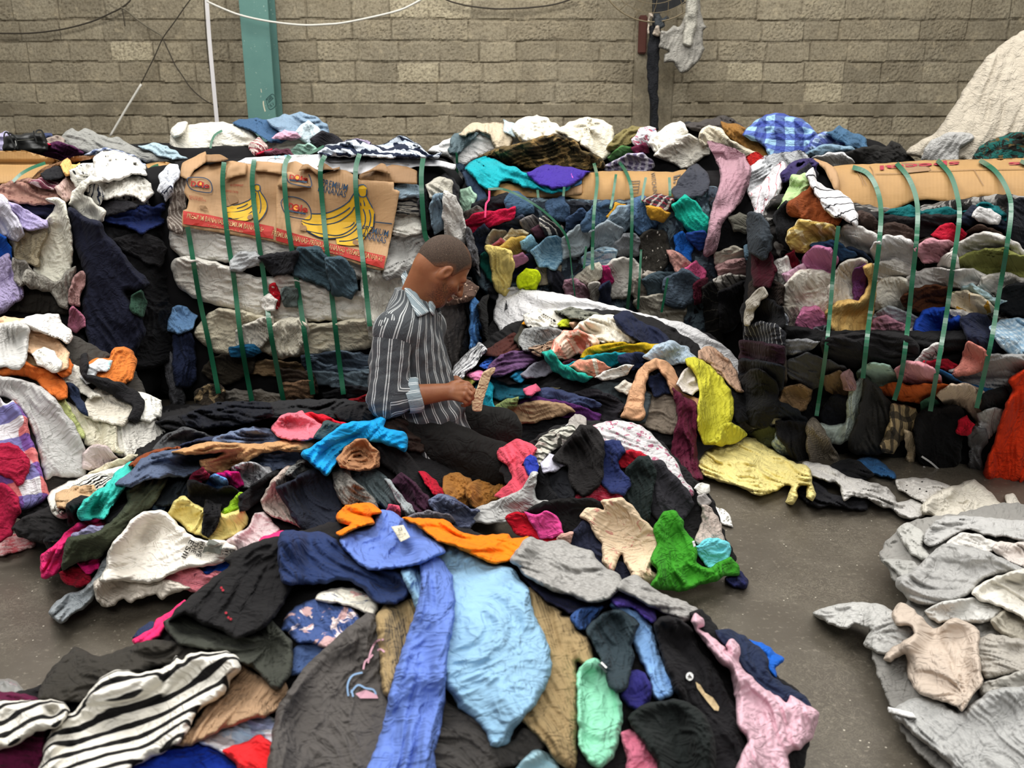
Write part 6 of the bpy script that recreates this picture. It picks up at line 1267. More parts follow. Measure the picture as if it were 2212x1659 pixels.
# ------------------------------------------------------------------ middle right bale and what hangs on it
parse('''
folded_garment||333b45/f:64757f:2a2a2e:0.10:0.52|b3|c t3 Pmiddle|84,72 110,66 150,68 200,68 228,66 250,60 262,90 262,150 220,152 160,146 120,140 96,120
folded_garment|dark blue denim|2f3e52|b3|d60 t4 Pmiddle|86,48 94,50 98.5,58 102.5,66 100,70 95,67.5 91,57
folded_garment|mint cloth|9fbfa8|b3|d70 t3 Pmiddle|86.5,65 92,61.5 95.5,66 95,73 90,76 86.5,71
folded_garment|black cloth|1b1b1f|b3|d10 t4 Pmiddle|97,71 108,67.5 116,65.5 120,69.5 129,74 122,79.5 108,81 99,77.5
jeans|dark blue jeans bunched below the brown carton of the middle bale|3d566e|b3|c t4|116.5,69 121.5,64.5 130.5,69.5 132,75.5 124,78 118,75.5
sweater|black and white knit beside the crimson shirt|77736d/m:2a2828:0.02|b3|d20 t3.5|88.5,77 96,73.5 101,76.5 96,82 90,81.5
folded_garment|slate grey cloth|3a4250|b3|d-5 t4 Pmiddle|103,87 114,84 124,79.5 129,86 120,90.5 107,90.5
folded_garment|dark floral cloth|8a8580/m:2b2830:0.03|b3|c t4 Pmiddle|126,82 132,79 138,84 134,90 128,88
folded_garment|plum cloth|5c3b48|b3|d20 t4 Pmiddle|134,87 142,84 148,88 142,93 136,92
folded_garment|black and white cloth|2a2a2e/z:b9b5ac:0.05:0.3|b3|d30 t4 Pmiddle|138,82 146,78 152,86 150,92 142,89
t_shirt|crimson shirt poking out of the middle bale|b3163c|b3|d-20 t4.5|90.5,83 97,77.5 104,76.5 112,75.5 119,74.5 118,80.5 110,84 102,86.5 95,90 91,87
jacket|navy padded cloth below the crimson shirt|232a3a|b3|d80 t4|95.5,91 102,85.5 105.5,92 105,100.5 99,102 95,97
sweater|khaki rib knit right of the navy padded cloth|8d8672/r:0.01|b3|d20 t4|103.5,95 108,88.5 114.5,89.5 117,94.5 108,98.5
folded_garment|cream cloth|c3b795|b3|d0 t4 Pmiddle|115.5,93 120,87.5 128.5,89.5 127,95 118,96
folded_garment|dusty red cloth|a2545a|b3|d0 t4 Pmiddle|105.5,99 112,94.5 116.5,97.5 115,102.5 108,103.5
towel|ochre towel packed in the middle bale|c0a04e|b3|c t5|113.5,99 120,93.5 128,93.5 132,99 129,104.5 120,106.5 114.5,103
folded_garment|sky blue cloth|79a5b5|b3|d80 t4 Pmiddle|126,95 132,91.5 135,97 132,102 127,99.5
folded_garment|dark green cloth|16594d|b3|d80 t4 Pmiddle|100.5,105 106,102.5 108.5,114 108,121 101,113
folded_garment|navy cloth|1b1f33|b3|d10 t4 Pmiddle|116,110 128,104 135,106 133,114 122,117
folded_garment|mauve cloth|8a5a72|b3|d-10 t4 Pmiddle|117.5,106.5 126,102.5 129,107 122,110.5
folded_garment|taupe cloth|9b917c|b3|d20 t4 Pmiddle|132.5,115 142,108.5 149,111 147,119 138,121.5 133,118
folded_garment|charcoal cloth|25262e|b3|d60 t4 Pmiddle|143.5,112 150,115.5 156.5,126 159,133 150,131 144.5,122
folded_garment|blue patterned cloth|7fa0b0/m:2d5c78:0.03|b3|c t4 Pmiddle|134,101 144,93.5 152.5,94.5 153,103 147,111 139,109
towel|yellow towel hanging from the middle bale|d8c374|b3|d80 t4.5|104.5,99.5 110,100.5 118,102.5 119.5,110 118.5,118 115.5,127 110.5,125 107.5,116 106.5,108
cloth|neon yellow cloth poking out of the middle bale|d6ea1f|b3|e t4.5|124.5,117 129,113.5 135.5,115.5 136.5,120 134.5,124.5 126,124 124,120.5
folded_garment|black denim|22252c|b3|d20 t4 Pmiddle|149,73 160,69.5 169,72 167,77 156,79
folded_garment|blue denim|33475f|b3|d80 t4 Pmiddle|142.5,71 152,67.5 155,74 155,81 146,79
folded_garment|navy denim|2c3d56|b3|d10 t4 Pmiddle|155.5,81 164,75.5 168.5,80 165,87 156,88
folded_garment|pale grey denim|8f9ba0|b3|d-30 t4 Pmiddle|153.5,93 162,86 168.5,83.5 170,92 165,101 154,103
denim_shorts|dark denim shorts hanging between two green straps|3a5068|b3|r t5 @175,76|165.5,83 171.5,74 178,70.5 183.5,73.5 183,82 176,86 167,87.5
folded_garment|mustard cloth|b8892b|b3|d-40 t4 Pmiddle|181.5,79 186,71.5 193,73.5 189,81
folded_garment|light denim|7d8f9c|b3|d-40 t4 Pmiddle|181.5,81 188,74 194.5,73.5 197,82 190,89 184,87.5
denim_shorts|blue denim shorts with frayed hem on the middle bale|4d6a8c|b3|d60 t5|197.5,70.5 204,67.5 210.5,73.5 215,80 208,85.5 201.5,89 197.5,82
folded_garment|tartan cloth|3a3134/k:7d2430:b0a8a0:0.04:0.3|b3|d20 t4 Pmiddle|205,68.5 214,65.5 221,68 219,75 210,74.5
folded_garment|mustard cloth|c08f30|b3|d30 t4 Pmiddle|206,73 212,73.5 219,77 215,81.5 208,79.5
folded_garment|grey denim|8a959c|b3|d60 t4 Pmiddle|171.5,89 180,83.5 188.5,87.5 189,98.5 180,103 173,97
blouse|dark blouse with white blossom print on the middle bale|3a3732/o:cfc8bd:0.035:0.14|b3|d75 t5|199.5,97 207,89.5 216.5,91.5 219,102 215,113 208,118 201,115 202,104
folded_garment|grey shirt|737679|b3|d20 t4 Pmiddle|183.5,99 192,91.5 199,93.5 198,103 190,104.5 184,103.5
folded_garment|pale blue striped cloth|a3b6c0/s:6d8ca0:0.02:0.4|b3|d10 t4 Pmiddle|166,105 176,99.5 184.5,101.5 183,109 170,111.5
bag|white cloth bag hanging between two green straps|d3cfc6|b3|c t5|178.5,113 186,107.5 196,107.5 200.5,114 199.5,122.5 192,129 184,129 179,121
scarf|hot pink net scarf rolled beside the white cloth bag|b02a66/q:b02a66:0.02|b3|c t5|169.5,117 174,111.5 180,111.5 182.5,120 176,124 169.5,121
folded_garment|cream cloth|b5af9f|b3|d50 t4 Pmiddle|159.5,119 168,111.5 174.5,109.5 175,118 166,123
folded_garment|pink floral cloth|b893a0/m:7a4a5a:0.03|b3|c t4 Pmiddle|154,121 162,121 168.5,129 160,135 154,129
folded_garment|white cloth|cfc9c0|b3|d85 t4 Pmiddle|169.5,123 175.5,123 177,134.5 171.5,136.5
folded_garment|navy denim leg|272e45|b3|d85 t4 Pmiddle|176,125 181.5,122 182,137 176,137
folded_garment|beige cloth|aaa196|b3|d30 t4 Pmiddle|197.5,121 206,115.5 212.5,117.5 211,129 200,131
folded_garment|slate cloth|3f4d55|b3|c t4 Pmiddle|205,120 214,115.5 224,117 224,131 212,134
folded_garment|off white cloth|b9b3a4|b3|d10 t4 Pmiddle|200,133 216,130 228,134 226,146 206,144
sweater|aqua blue knit sweater draped over the brown carton of the middle bale|1b9ca6|b3|d25 t5 l14|91.5,48.5 96,43.5 104,41.5 110,43.5 116,46.5 124,48.5 132,53.5 138,57.5 148,56.5 154.5,57.5 153.5,62 144,64 136,62 126,59.5 118,56.5 112.5,57.5 110.5,62 104,61 99,57 95,53
t_shirt|violet shirt with a pink print on the brown carton|3f2d8a/f:c45bb0::0.13:0.68|b3|c t5|132.5,51.5 140,47.5 148,47.5 156,48.5 165.5,50.5 161,55 154,58.5 146,60 139.5,58 135,55
shirt|grey tweed cloth trailing down from the corner of the banana carton bale|3b3b3c/m:75757a:0.02|b2|d65 t5|91,87 95,90 98,100 103,112 110,122 115,132 116,137 111,139 105,128 98,116 92,106
''', 700, 200)
parse('''
folded_garment|charcoal cloth|3a3c44|b3|c t4 Pmiddle|-1,61 6,52 12,47.5 18.5,54 18.5,61 14,65.5 6,67.5 1,66
folded_garment|turquoise cloth|1aa28c|b3|d50 t5 Pmiddle|-1,73 6,67.5 12,71.5 18.5,80 21.5,86.5 18.5,91 10,89.5 5.5,85 1,79
folded_garment|bright blue cloth|1f61b8|b3|d70 t4 Pmiddle|-1,93 4,90.5 8.5,96 8.5,105 1,108
folded_garment|royal blue cloth|1d3a7c|b3|d0 t4 Pmiddle|7.5,91 18,89.5 20.5,96 14,99.5
folded_garment|rosy tan cloth|b98a80|b3|d50 t4 Pmiddle|-5,102 2,103.5 8.5,110 8.5,116 1,115
folded_garment|pink cloth|d05a86|b3|d60 t4 Pmiddle|6.5,112.5 13,108.5 17.5,114 17.5,121 10.5,118
folded_garment|slate blue cloth|46525e|b3|c t5 Pmiddle|-7,121 4,114.5 12.5,120 13,131 4,135.5 -5,134
folded_garment|dark maroon cloth|4c1626|b3|d80 t4 Pmiddle|11.5,123 18.5,119.5 18.5,131 12,134
folded_garment|black striped cloth|1c1b1a/t:504c44:0.05:0.1|b3|d85 t4 Pmiddle|17.5,127 24,123.5 27.5,132 28.5,150 27.5,160 19.5,152
net_bag|black net cloth in the gap between the middle and right bales|17181b|b3|c t4|25,85 34,79.5 44.5,81.5 47,92 38,99.5 27,97.5
shirt|olive grey shirt in the gap right of the hanging mauve trousers|66645a|b3|c t4|33.5,81 40,77.5 46.5,81.5 45,88 38,87.5
folded_garment|cream cloth in the gap|bdb6a6|b3|d-10 t4 Pmiddle|26,103 36,99.5 45,103.5 45,110.5 36,113 27,109.5
folded_garment|dusty pink cloth in the gap|b28d8b|b3|d-8 t4 Pmiddle|27,111 38,106.5 46,107.5 51,112 42,117.5 31,118
folded_garment|grey striped cloth in the gap|b4afa6/t:5b5650:0.03:0.3|b3|d-8 t4 Pmiddle|25,119.5 34,116 43,118 41,125 31,127
folded_garment|blue grey cloth in the gap|59707f|b3|d10 t4 Pmiddle|43,99 52,97 53,106.5 46,108
trousers|black trousers hanging in the gap between the middle and right bales|19181a|b3|d70 t5|28,128 40,122 50,118 48,132 40,144 30,150
trousers|mauve pink trousers hanging down from the back row|a3808a|b3|d100 t5 l16|19.5,31 28,32.5 36,35.5 42.5,39.5 47,48 47,56 43,64.5 39,72.5 33,78.5 29,84.5 27,92.5 25,100.5 20,105 16.5,102.5 19,92 21,80 23,70 27,60 27,48 23,40
jacket|crimson cloth in the gap left of the right bale|6f0d1f|b4|c t4|51.5,101 60,95.5 65,100 61,108 54,109
blouse|white blouse with red pinstripes hanging at the corner of the right bale|dcd9db/s:c04a5a:0.03:0.12|b4|d105 t5|47,64 54,59 60,51.5 66,45.5 69.5,50 67,60 63,72 60.5,84 57.5,95.5 54,94 50,82 49.5,72
''', 1462, 200)
# ------------------------------------------------------------------ right bale
parse('''
folded_garment||2a2827/f:8a8782:57524d:0.09:0.55|b4|d5 t3 Pright|58,70 110,70 140,74 226,68 230,150 230,166 60,166
folded_garment|teal cloth|0f5a5c|b4|d3 t4 Pright|137,76.5 150,72.5 156,75.5 170,73 177,77 170,80 150,80
folded_garment|teal cloth|105c5f|b4|d15 t4 Pright|185.5,77 196,71.5 204,73.5 210.5,79.5 215,85 206,85 196,80
folded_garment|black knit|1e1c1d|b4|d5 t4 Pright|111,75 124,75.5 132,77.5 150,79.5 160,77.5 180,78.5 187,80 183,87 170,91 150,93.5 132,93.5 130,85.5 117,81.5
folded_garment|brown fleece|3d302b/q:3d302b:0.012|b4|c t5 Pright|111.5,81 118,76.5 126,81.5 130.5,88 128.5,93 120,91.5 113.5,89.5
folded_garment|brown fleece|3b2d27/q:3b2d27:0.012|b4|d8 t5 Pright|129.5,89 140,83.5 150.5,87.5 153,93.5 160,91.5 171,92 169,98 150,97.5 135,95.5
folded_garment|navy cloth|1b2230|b4|d25 t4 Pright|181,83 190,73.5 196,75.5 206,81.5 213,86 211,93 200,90 190,86
folded_garment|white cloth|c4c2c0|b4|d25 t3 Pright|189.5,79 194,73.5 204.5,78.5 203,83 194,81.5
folded_garment|black cloth|1a1c21|b4|d30 t4 Pright|212,73 221,69.5 228,71.5 228,102 216,98 211.5,91
folded_garment|brown velvet|43332b|b4|d5 t4 Pright|183,91.5 192,85.5 200,87.5 207,92 198,96 188,95.5
t_shirt|red cloth corner sticking out of the right bale|a5142b|b4|d20 t3.5|164.5,90 172,84.5 178.5,86 183,90 179,95 170,93.5
folded_garment|white ribbed cloth|d2cfcb|b4|d20 t5 Pright|103,91 110,85.5 118,87.5 126,91.5 128.5,98.5 127,103 116,102 108,100 102.5,97.5
folded_garment|white cloth|cecbc8|b4|d15 t5 Pright|127.5,97 136,92.5 146,94.5 151.5,100 150.5,107 148,111.5 140,111.5 130,109.5 125.5,103
socks|pink fleece socks packed in the right bale|c08a93|b4|d10 t5|153,99 162,94.5 170,95.5 176.5,96.5 177,103 170,106.5 160,107.5 155,103.5
folded_garment|white gauze|cdc9c2|b4|d15 t5 Pright|178.5,99 190,91.5 200,90.5 210,93.5 218.5,99.5 222,107 214,108 206,104 196,104 188,106 180,108 177,104
sweater|olive green knit packed at the right of the right bale|7a7d44/q:7a7d44:0.01|b4|d5 t5.5|179,108 188,102.5 198,100.5 208,100.5 216,103.5 228,105.5 228,118 216,118 204,117 192,116 183,113.5
folded_garment|navy cloth|242f42|b4|d15 t4 Pright|103.5,103 112,99.5 120,103.5 123,108.5 114,111.5 107,109.5
folded_garment|white cloth|cfcac2|b4|d20 t5 Pright|127,111 140,108.5 148.5,113.5 153,118 147,123.5 140,130 130,132 125.5,123
folded_garment|white cloth|d8d4cc|b4|d80 t5 Pright|169.5,106 176,102.5 179,110 177,119.5 170,118 167.5,111
folded_garment|white cloth with black spots|d2cfca/o:1b1a1c:0.09:0.3|b4|d8 t5 Pright|150.5,117 164,112.5 176,113.5 186,113.5 195,117 197,122.5 188,126 176,124.5 164,126.5 154,126.5 149.5,121
blouse|cream crinkled blouse packed left of centre in the right bale|ddd8ca|b4|c t5|126.5,125 136,119.5 145.5,121.5 147,132.5 143,140.5 134,140 127.5,137.5
folded_garment|white eyelet cloth|d3cec6/l:b5afa4:0.02|b4|d-20 t5 Pright|195.5,119 206,115.5 219,119.5 215,127 206,132 196,132 193.5,125
folded_garment|black cloth|1a1b1d|b4|d-15 t5 Pright|205,131 214,123.5 228,124.5 228,142 216,141 207,138
skirt|dark brown satin skirt packed in the right bale|4a2a19|b4|d-15 t5|145.5,131 154,125.5 164,123.5 172.5,125.5 175,132 179,140 187,143 174,145 160,140.5 149,138
folded_garment|pale blue lace|a9c3c8|b4|d20 t4 Pright|183,125.5 190,123.5 200,129.5 207,132.5 198,136 189,132.5
blouse|cream embroidered blouse with green and yellow flowers|d9cbb0/f:5a6b34:b5872c:0.05:0.68|b4|d20 t5|175.5,129 186,127.5 194,131.5 201,137 194,142 184,141 177,136
folded_garment|grey cloth|a4a9ac|b4|d15 t4 Pright|126.5,143 136,137.5 146,140.5 154.5,145.5 157,153 146,154 134,150 126.5,147
folded_garment|pink cloth|cc92a3|b4|d15 t4 Pright|125.5,147 134,143.5 142,147.5 151.5,153 144,157 134,156 125.5,157
folded_garment|white cloth|cbc6bf|b4|d20 t4 Pright|173,139 182,139.5 191,143 185,148.5 175,148
folded_garment|white cloth|d0ccc6|b4|d60 t4 Pright|148.5,153 154,149.5 158.5,159 169,157.5 166,163.5 151.5,163.5
sweatshirt|royal blue cloth bunched out of the right bale|193f9d|b4|c t6|152.5,151 155.5,144 160,139.5 166,138.5 171.5,138.5 173.5,145.5 178,142.5 184.5,150 186,159 178,161.5 174,155.5 170,157.5 164.5,162.5 157.5,163.5 153,158
scarf|dark purple scarf at the left end of the right carton|332a55|b4|d-20 t4.5|68.5,51 74,45.5 82,43 87.5,45.5 85,53 76,56 69,56
scarf|black twisted rope scarf under the end of the right carton|222127|b4|c t4|77,53 84,46.5 89,52 87,57.5 79,58.5
napkin|pale green cloth hanging at the corner of the right bale|a9c48a|b4|d-50 t4.5|67,72 71.5,62 73.5,54.5 82.5,53.5 85,58.5 81,67 74,69.5
jacket|black cloth hanging left of the rust brown jacket|19191b|b4|d70 t4|63,79 70,71 74.5,75 81,80 77,91 70,98 65.5,91
jacket|rust brown cloth at the corner of the right bale|7a3d1d|b4|c t5.5|72.5,71 80,65.5 86,61 91.5,65.5 97,71.5 105,75.5 101,83 94,85.5 86,81.5 78,79.5 72,76
blouse|white blouse with black bars hanging from the right carton|d9d7d8/t:1f1e22:0.06:0.16|b4|d60 t5|83.5,53.5 88,49.5 90.5,57.5 96,61.5 104.5,63.5 111,70 114,78 112.5,84 106,79.5 98,77.5 91.5,69.5 87,61
towel|yellow and white plaid towel on the left side of the right bale|c0a45c/k:e0d3a8:96793a:0.04:0.4|b4|d-20 t5.5|73,89 80,82.5 88,83.5 98,85.5 101.5,92 98.5,99 90,99.5 82,101.5 75,99.5 72,94
folded_garment|dark blue cloth|27405c|b4|d15 t4 Pright|88,97.5 100,94.5 108,99.5 113,103 104,106 94,103
folded_garment|dark red cloth|6a0f22|b4|d70 t4 Pright|67,109 74,103 77,112 73,121 67.5,117
folded_garment|white cloth|cfcbc5|b4|d80 t5 Pright|61.5,111 70,107 73,120 71,133.5 64,134 60.5,122
towel|pink terry towel on the left side of the right bale|cc82aa/q:cc82aa:0.012|b4|c t6|81.5,107 88,99.5 96,100.5 100.5,106 99,115 90,117.5 83,115.5
lace_top|pale pink lace cloth below the pink terry towel|c79fb3/l:a87d95:0.02|b4|c t4.5|69,117 80,111.5 83,122 77,128
blouse|white lace blouse on the left side of the right bale|d8d2c6/l:bdb5a6:0.02|b4|c t6|69,125 78,115.5 90,114.5 97.5,117.5 98,130.5 95,139 84,141.5 74,140 69,133
sweater|white cable knit sweater between two straps of the right bale|d9d3c7/q:d9d3c7:0.02|b4|d70 t5.5|98.5,123 104,111.5 112,107.5 120.5,109.5 120,124.5 113,133 102,136 97.5,129
folded_garment|beige rib knit|b5ada0/r:0.01|b4|d80 t4.5 Pright|67,139 76,137.5 79,150.5 75,157.5 68.5,151
shirt|pale grey blue shirt at the left edge of the right bale|b5bcc3|b4|d80 t4|61.5,151 66,139.5 70.5,146 69,155 63.5,158
towel|small pink terry cloth low on the left side of the right bale|cb7a9f/q:cb7a9f:0.012|b4|c t5|77.5,147 81.5,138.5 90,138.5 95,144 95,151 86,153.5 78,153
blouse|purple velvet strip beside the ochre cloth|5a2f58|b4|d85 t4|113.5,115 120,112.5 120,129.5 113.5,132.5
shirt|black and grey plaid shirt below the small pink terry cloth|2a2b30/k:74757c:0.035:0.25|b4|d20 t5|89,151 98,149.5 107,151.5 106,164 91,164 89,157
trousers|ochre yellow cloth hanging between two straps of the right bale|cfab69|b4|d95 t6.5|95,140 102,133.5 112,131.5 116,132.5 121.5,122 118.5,112 124.5,109.5 127,120 125,140.5 122,156 114.5,161.5 106,161.5 100.5,153 97,147
''', 1462, 200)
parse('''
folded_garment||161617|b4|d5 t4 Pright|60,24 96,22 150,22 228,30 228,118 60,118
folded_garment|black cloth|1b1a1b|b4|d5 t5 Pright|95,27 120,23.5 140,23.5 151,29.5 153,41 140,44 124,46 108,44 96,38
folded_garment|grey cloth|77787a|b4|d5 t4.5 Pright|69,29 80,28 89,29.5 81,35.5 69.5,36.5
trousers|grey folded trousers low on the left of the right bale|4b4b4c|b4|d20 t5|69,43 84,37.5 96,41.5 105,46 97,53.5 86,58 75,52
trousers|dark taupe cloth at the lower left corner of the right bale|4f4842|b4|d80 t5|55,40 62,34 68,40 69,52 66,64 59,66 56,54
trousers|navy folded cloth right of the royal blue cloth|1c2033|b4|d35 t5|181.5,15 190,11.5 198,13.5 204.5,21.5 212.5,29.5 223,36 219,42 208,42 198,36 187.5,30 183,21
shirt|pale blue gingham shirt at the right edge of the right bale|c3d3dc/g:6f9ab8:0.03:0.5|b4|d45 t5|201.5,21 208,16.5 214,15.5 228,17.5 228,38 214,37 205.5,29
folded_garment|white printed cloth|cfcdc9|b4|d-30 t4 Pright|151.5,43 158,35.5 164,31.5 168,32.5 166,41 160,45
folded_garment|red cloth|b01c30|b4|d10 t4 Pright|159,42.5 170,41 177,44 173,49.5 163,47
folded_garment|grey quilted cloth|9b9a98/q:9b9a98:0.03|b4|d5 t5.5 Pright|175,47 186,46 196,41.5 199.5,37.5 210,37.5 228,39.5 228,64 214,64 204,60.5 192,60.5 179,56
bag|coral quilted pouch tucked in the right bale|c77d70/q:c77d70:0.018|b4|c t5|176.5,49 181.5,42 184,34 186,30.5 192,33.5 197.5,38 195,45 186,48.5
folded_garment|blue cloth|1f4f7a|b4|d20 t4 Pright|157,46 170,47.5 180,53.5 194,57.5 205,60.5 199,65 184,60.5 168,56.5
folded_garment|mint cloth|a9c7b5|b4|d15 t4.5 Pright|117,49 126,43.5 136,45.5 142,51.5 150,53.5 159,56 150,60 138,60 126,58.5 119,54
folded_garment|pink cloth|c98c93|b4|d25 t4.5 Pright|140.5,47 148,42.5 156,43.5 162.5,47.5 167,54.5 158,58 150,56 143.5,53
sweater|orange folded cloth low in the right bale|c9602a|b4|d5 t5|131,60 140,55.5 148,57 160,56 170,56 177,58 169,64.5 156,67 143,65.5
folded_garment|sage cloth|4a7a62|b4|d10 t4 Pright|156,68 162,65 166,68 164,72 157,72.5
bag|cream lattice knit bag low in the right bale|c7b39c/q:c7b39c:0.02|b4|d60 t5|167.5,64 176,57.5 186,57.5 194.5,61.5 197,68 197,79 194.5,87 188.5,86 189.5,78.5 183.5,71.5 173,70
cap|black rib knit cap low in the right bale|1a1a1a/r:0.012|b4|d10 t5|196.5,63 206,59.5 211,64 209,73 200,74.5 195.5,71
folded_garment|pale grey cloth|a9aba9|b4|d40 t4.5 Pright|193,76 200,73 208,74 206,82 200,88 194,86
bag|tan leather piece with a curved rim at the foot of the right bale|8a6f50|b4|e t5|65.5,67 70,59.5 78,57.5 84.5,61.5 81,71 74,74 68.5,71
coat|tan lining of a dark coat at the foot of the right bale|725c42|b4|d35 t4.5|93.5,53 104,49.5 112.5,55.5 117,60 109,68 99.5,61.5
dress|black dress at the foot of the right bale, inside the pale satin edge|15161b|b4|c t5|93,76 99,65.5 108,65.5 111,74 107,83 97,84
dress|pale green satin edge curling at the foot of the right bale|a7b3ab|b4|d95 t5|90.5,80.5 100,81.5 107.5,79 108.5,66 111.5,58 118.5,51.5 120,58 117,67 117,77 113,87 104,93 95.5,91
jacket|big dark grey coat hem at the foot of the right bale|2e2d2b|b4|d75 t6.5|109.5,93 113.5,82 117.5,68 119.5,53.5 126,57 134,65.5 139.5,74 138.5,85 134.5,97 124,100 113,99
sock|small pink fleece tip under the dangling ochre threads|9c7a78|b4|d70 t4|104.5,51 110,47.5 113.5,54 112.5,58.5 107.5,58
shirt|beige and black plaid shirt at the foot of the right bale|b09b74/k:2c2a28:0.06:0.4|b4|d70 t5.5|131.5,93 135.5,82 137.5,71.5 144,71 150.5,73.5 153,82 148.5,87 142.5,91.5 138.5,98 132.5,97.5
belt|cream fabric belt dangling at the foot of the right bale|cbb796|b4|d85 t3|145.5,88 150,89.5 151.5,98 149.5,110 147,112.5 146.5,100
bag|black fluffy bag with a white chevron mark at the foot of the right bale|0f0f10/q:1c1c1c:0.012|b4|c t7|152.5,81 157.5,73.5 168,71.5 178,70.5 181.5,76 181,91 179,105 170,111 157.5,107 153.5,95
strap_buckle|grey felt strap with a square buckle at the foot of the right bale|5b5b5c|b4|d80 t4|185.5,88.5 190,85.5 195.5,87.5 197.5,94 193,99 194.5,109 190,111 186.5,105 187.5,97
sock|red cloth ball left of the grey felt strap|b2152a|b4|c t4|179.5,81 184,77.5 188.5,82 185,88 179.5,87
sweater|white rib knit by the floor at the corner of the right bale|d2cecb/r:0.01|b4|d-10 t5|34.5,80 44,74.5 54,72.5 64.5,74.5 63,81 54,83.5 46,85.5 39,85.5
shirt|small pink and green cloth left of the black cap with curved peak|cbaeb4/f:3fae96::0.06:0.62|b4|c t4|45,66 52,58 58,64 57,74 49,75
cap|black cap with a curved peak at the corner of the right bale|23262a|b4|d25 t5.5|53.5,79 57.5,69.5 66,68.5 74,71.5 80.5,78 83,84 76,84 70,78 62,78
shirt|khaki green cloth under the white rib knit|4b5039|b4|c t4|47.5,88 56,83.5 64.5,85.5 65,93 56,95.5
shirt|pale blue striped shirt right of the pale yellow dress|b3c1cd/s:8fa3b5:0.02:0.3|b4|d60 t4|62.5,93 66,87.5 72.5,94 77,102 77,107 70,104 63.5,97
jacket|black jacket between the cap and the tweed cloth|1b1a1b|b4|d75 t5|65.5,81 76,81.5 84.5,83.5 85,96 83,107 76,105.5 69.5,95 65.5,89
skirt|brown houndstooth tweed cloth at the foot of the right bale|8f8576/g:4a443c:0.008:0.5|b4|d65 t4.5|83.5,84.5 88,79.5 96.5,92 102,104.5 94,109.5 85.5,105.5 83.5,96
''', 1462, 640)
parse('''
sweater|dark brown knit wedged in the left flank of the right bale|2b221d/r:0.01|b4|d10 t4|48,122 56,118 66,124 66,134 56,136 48,132
blouse|black satin blouse bulging from the left flank of the right bale|131315|b4|c t5|44,136 56,132 66,138 66,148 54,150 44,146
shirt|charcoal and white striped shirt in the left flank of the right bale|26272b/t:8a8a88:0.03:0.2|b4|d-10 t4|46,150 56,147 66,152 66,160 54,162 45,158
trousers|dark plum trousers in the left flank of the right bale|2a1620|b4|d15 t4|43,160 54,160 66,163 66,172 54,174 43,170
jacket|black denim jacket near the foot of the left flank of the right bale|1b1d22|b4|c t4|42,172 54,172 66,176 64,188 52,188 42,184
sweater|dark wine sweater sleeve on the left flank of the right bale|3b101b|b4|d75 t4|48,98 56,96 62,112 58,122 50,120
shirt|dark slate shirt under the pinstripe blouse on the left flank of the right bale|2f353b|b4|c t4|46,80 54,80 60,92 56,104 47,100
scarf|faded white cord looped over the dark left flank of the right bale|a8a296|b4|d60 t3|45,134 50,128 54,126 56,130 51,136 47,146 44,146
trousers|black cloth heap at the bottom of the left flank of the right bale|161617|b4|c t2|40,184 52,178 62,186 64,202 54,212 42,206
''', 1462, 200)
# ------------------------------------------------------------------ on the floor before the right bale
parse('''
trousers|black denim trousers lying on the floor under the pale grey cloths|222226|fl|d20 t4|75,121 84,115 92,119 98,125 106,127 116,125.5 122.5,129.5 120.5,136.5 110,135.5 98,133.5 90,135 79,129
shirt|blue cloth edge with a pale hem at the foot of the right bale|35618f|fl|d30 t4|113,105 122,101.5 130,105 138.5,112 139,116 128,114.5 117,110
t_shirt|black printed shirt beside the blue cloth edge on the floor|17171a|fl|d15 t4|96,110 104,104 114,104 122,110 126,114 118,118 106,115
shirt|pale grey shirt stretched on the floor before the right bale|c2bfba|fl|d15 t5 l14|80,106 94,107 106,113 118,117 126,119 134,121.5 139,127.5 141,131.5 151,129.5 159,133.5 157,140.5 150,142 142,140.5 137.5,136 130,134 122,130 112,128 106,130 103.5,121 94,117.5 83,113.5
scarf|white scarf with a small ant like print before the right bale|d3cfc8/o:24201e:0.03:0.14|fl|d5 t4|139.5,117 150,115.5 162,116.5 175,122 171,129.5 158,131.5 149,127.5 141,123
blouse|pale yellow crinkled dress with straps lying on the floor|e5d68d|fl|d20 t6 l13|12.5,107.5 18,99.5 24,94.5 34,89.5 48,89.5 54.5,91.5 58.5,95.5 64.5,99.5 70.5,103.5 76.5,106.5 82.5,107.5 85.5,111.5 86.5,116 86.5,120 88.5,126 86.5,130.5 82.5,127.5 83,121 79,120.5 76.5,124.5 77.5,128.5 74,132.5 69.5,131.5 71.5,126 73,121 69.5,121 62,125 52,127 44,123 34,120 24,117 15.5,113
shirt|cream linen shirt heaped on the floor below the red coat|cdc7b9|fl|c t6 l14|155,134 164,126 172,122 180,119.5 188.5,116.5 194,119.5 200.5,125.5 208.5,133.5 217,137 215,142 200,142 188,143.5 176,142.5 165.5,143.5 163,140.5 157,139
shirt|cream cloth end at the right edge below the red coat|d3cdc0|fl|d60 t4|209,127 213,125.5 217,128 221,134 228,135 228,142 216,141 211,135
coat|bright red orange coat hanging at the right edge of the picture|cf3716|b4|d100 t8 l20|211.5,53 221,46.5 228,45.5 228,128 214,129 205.5,129.5 198,125 194.5,116.5 197.5,104 201.5,94 205.5,80 209.5,68 213.5,60
''', 1462, 640)
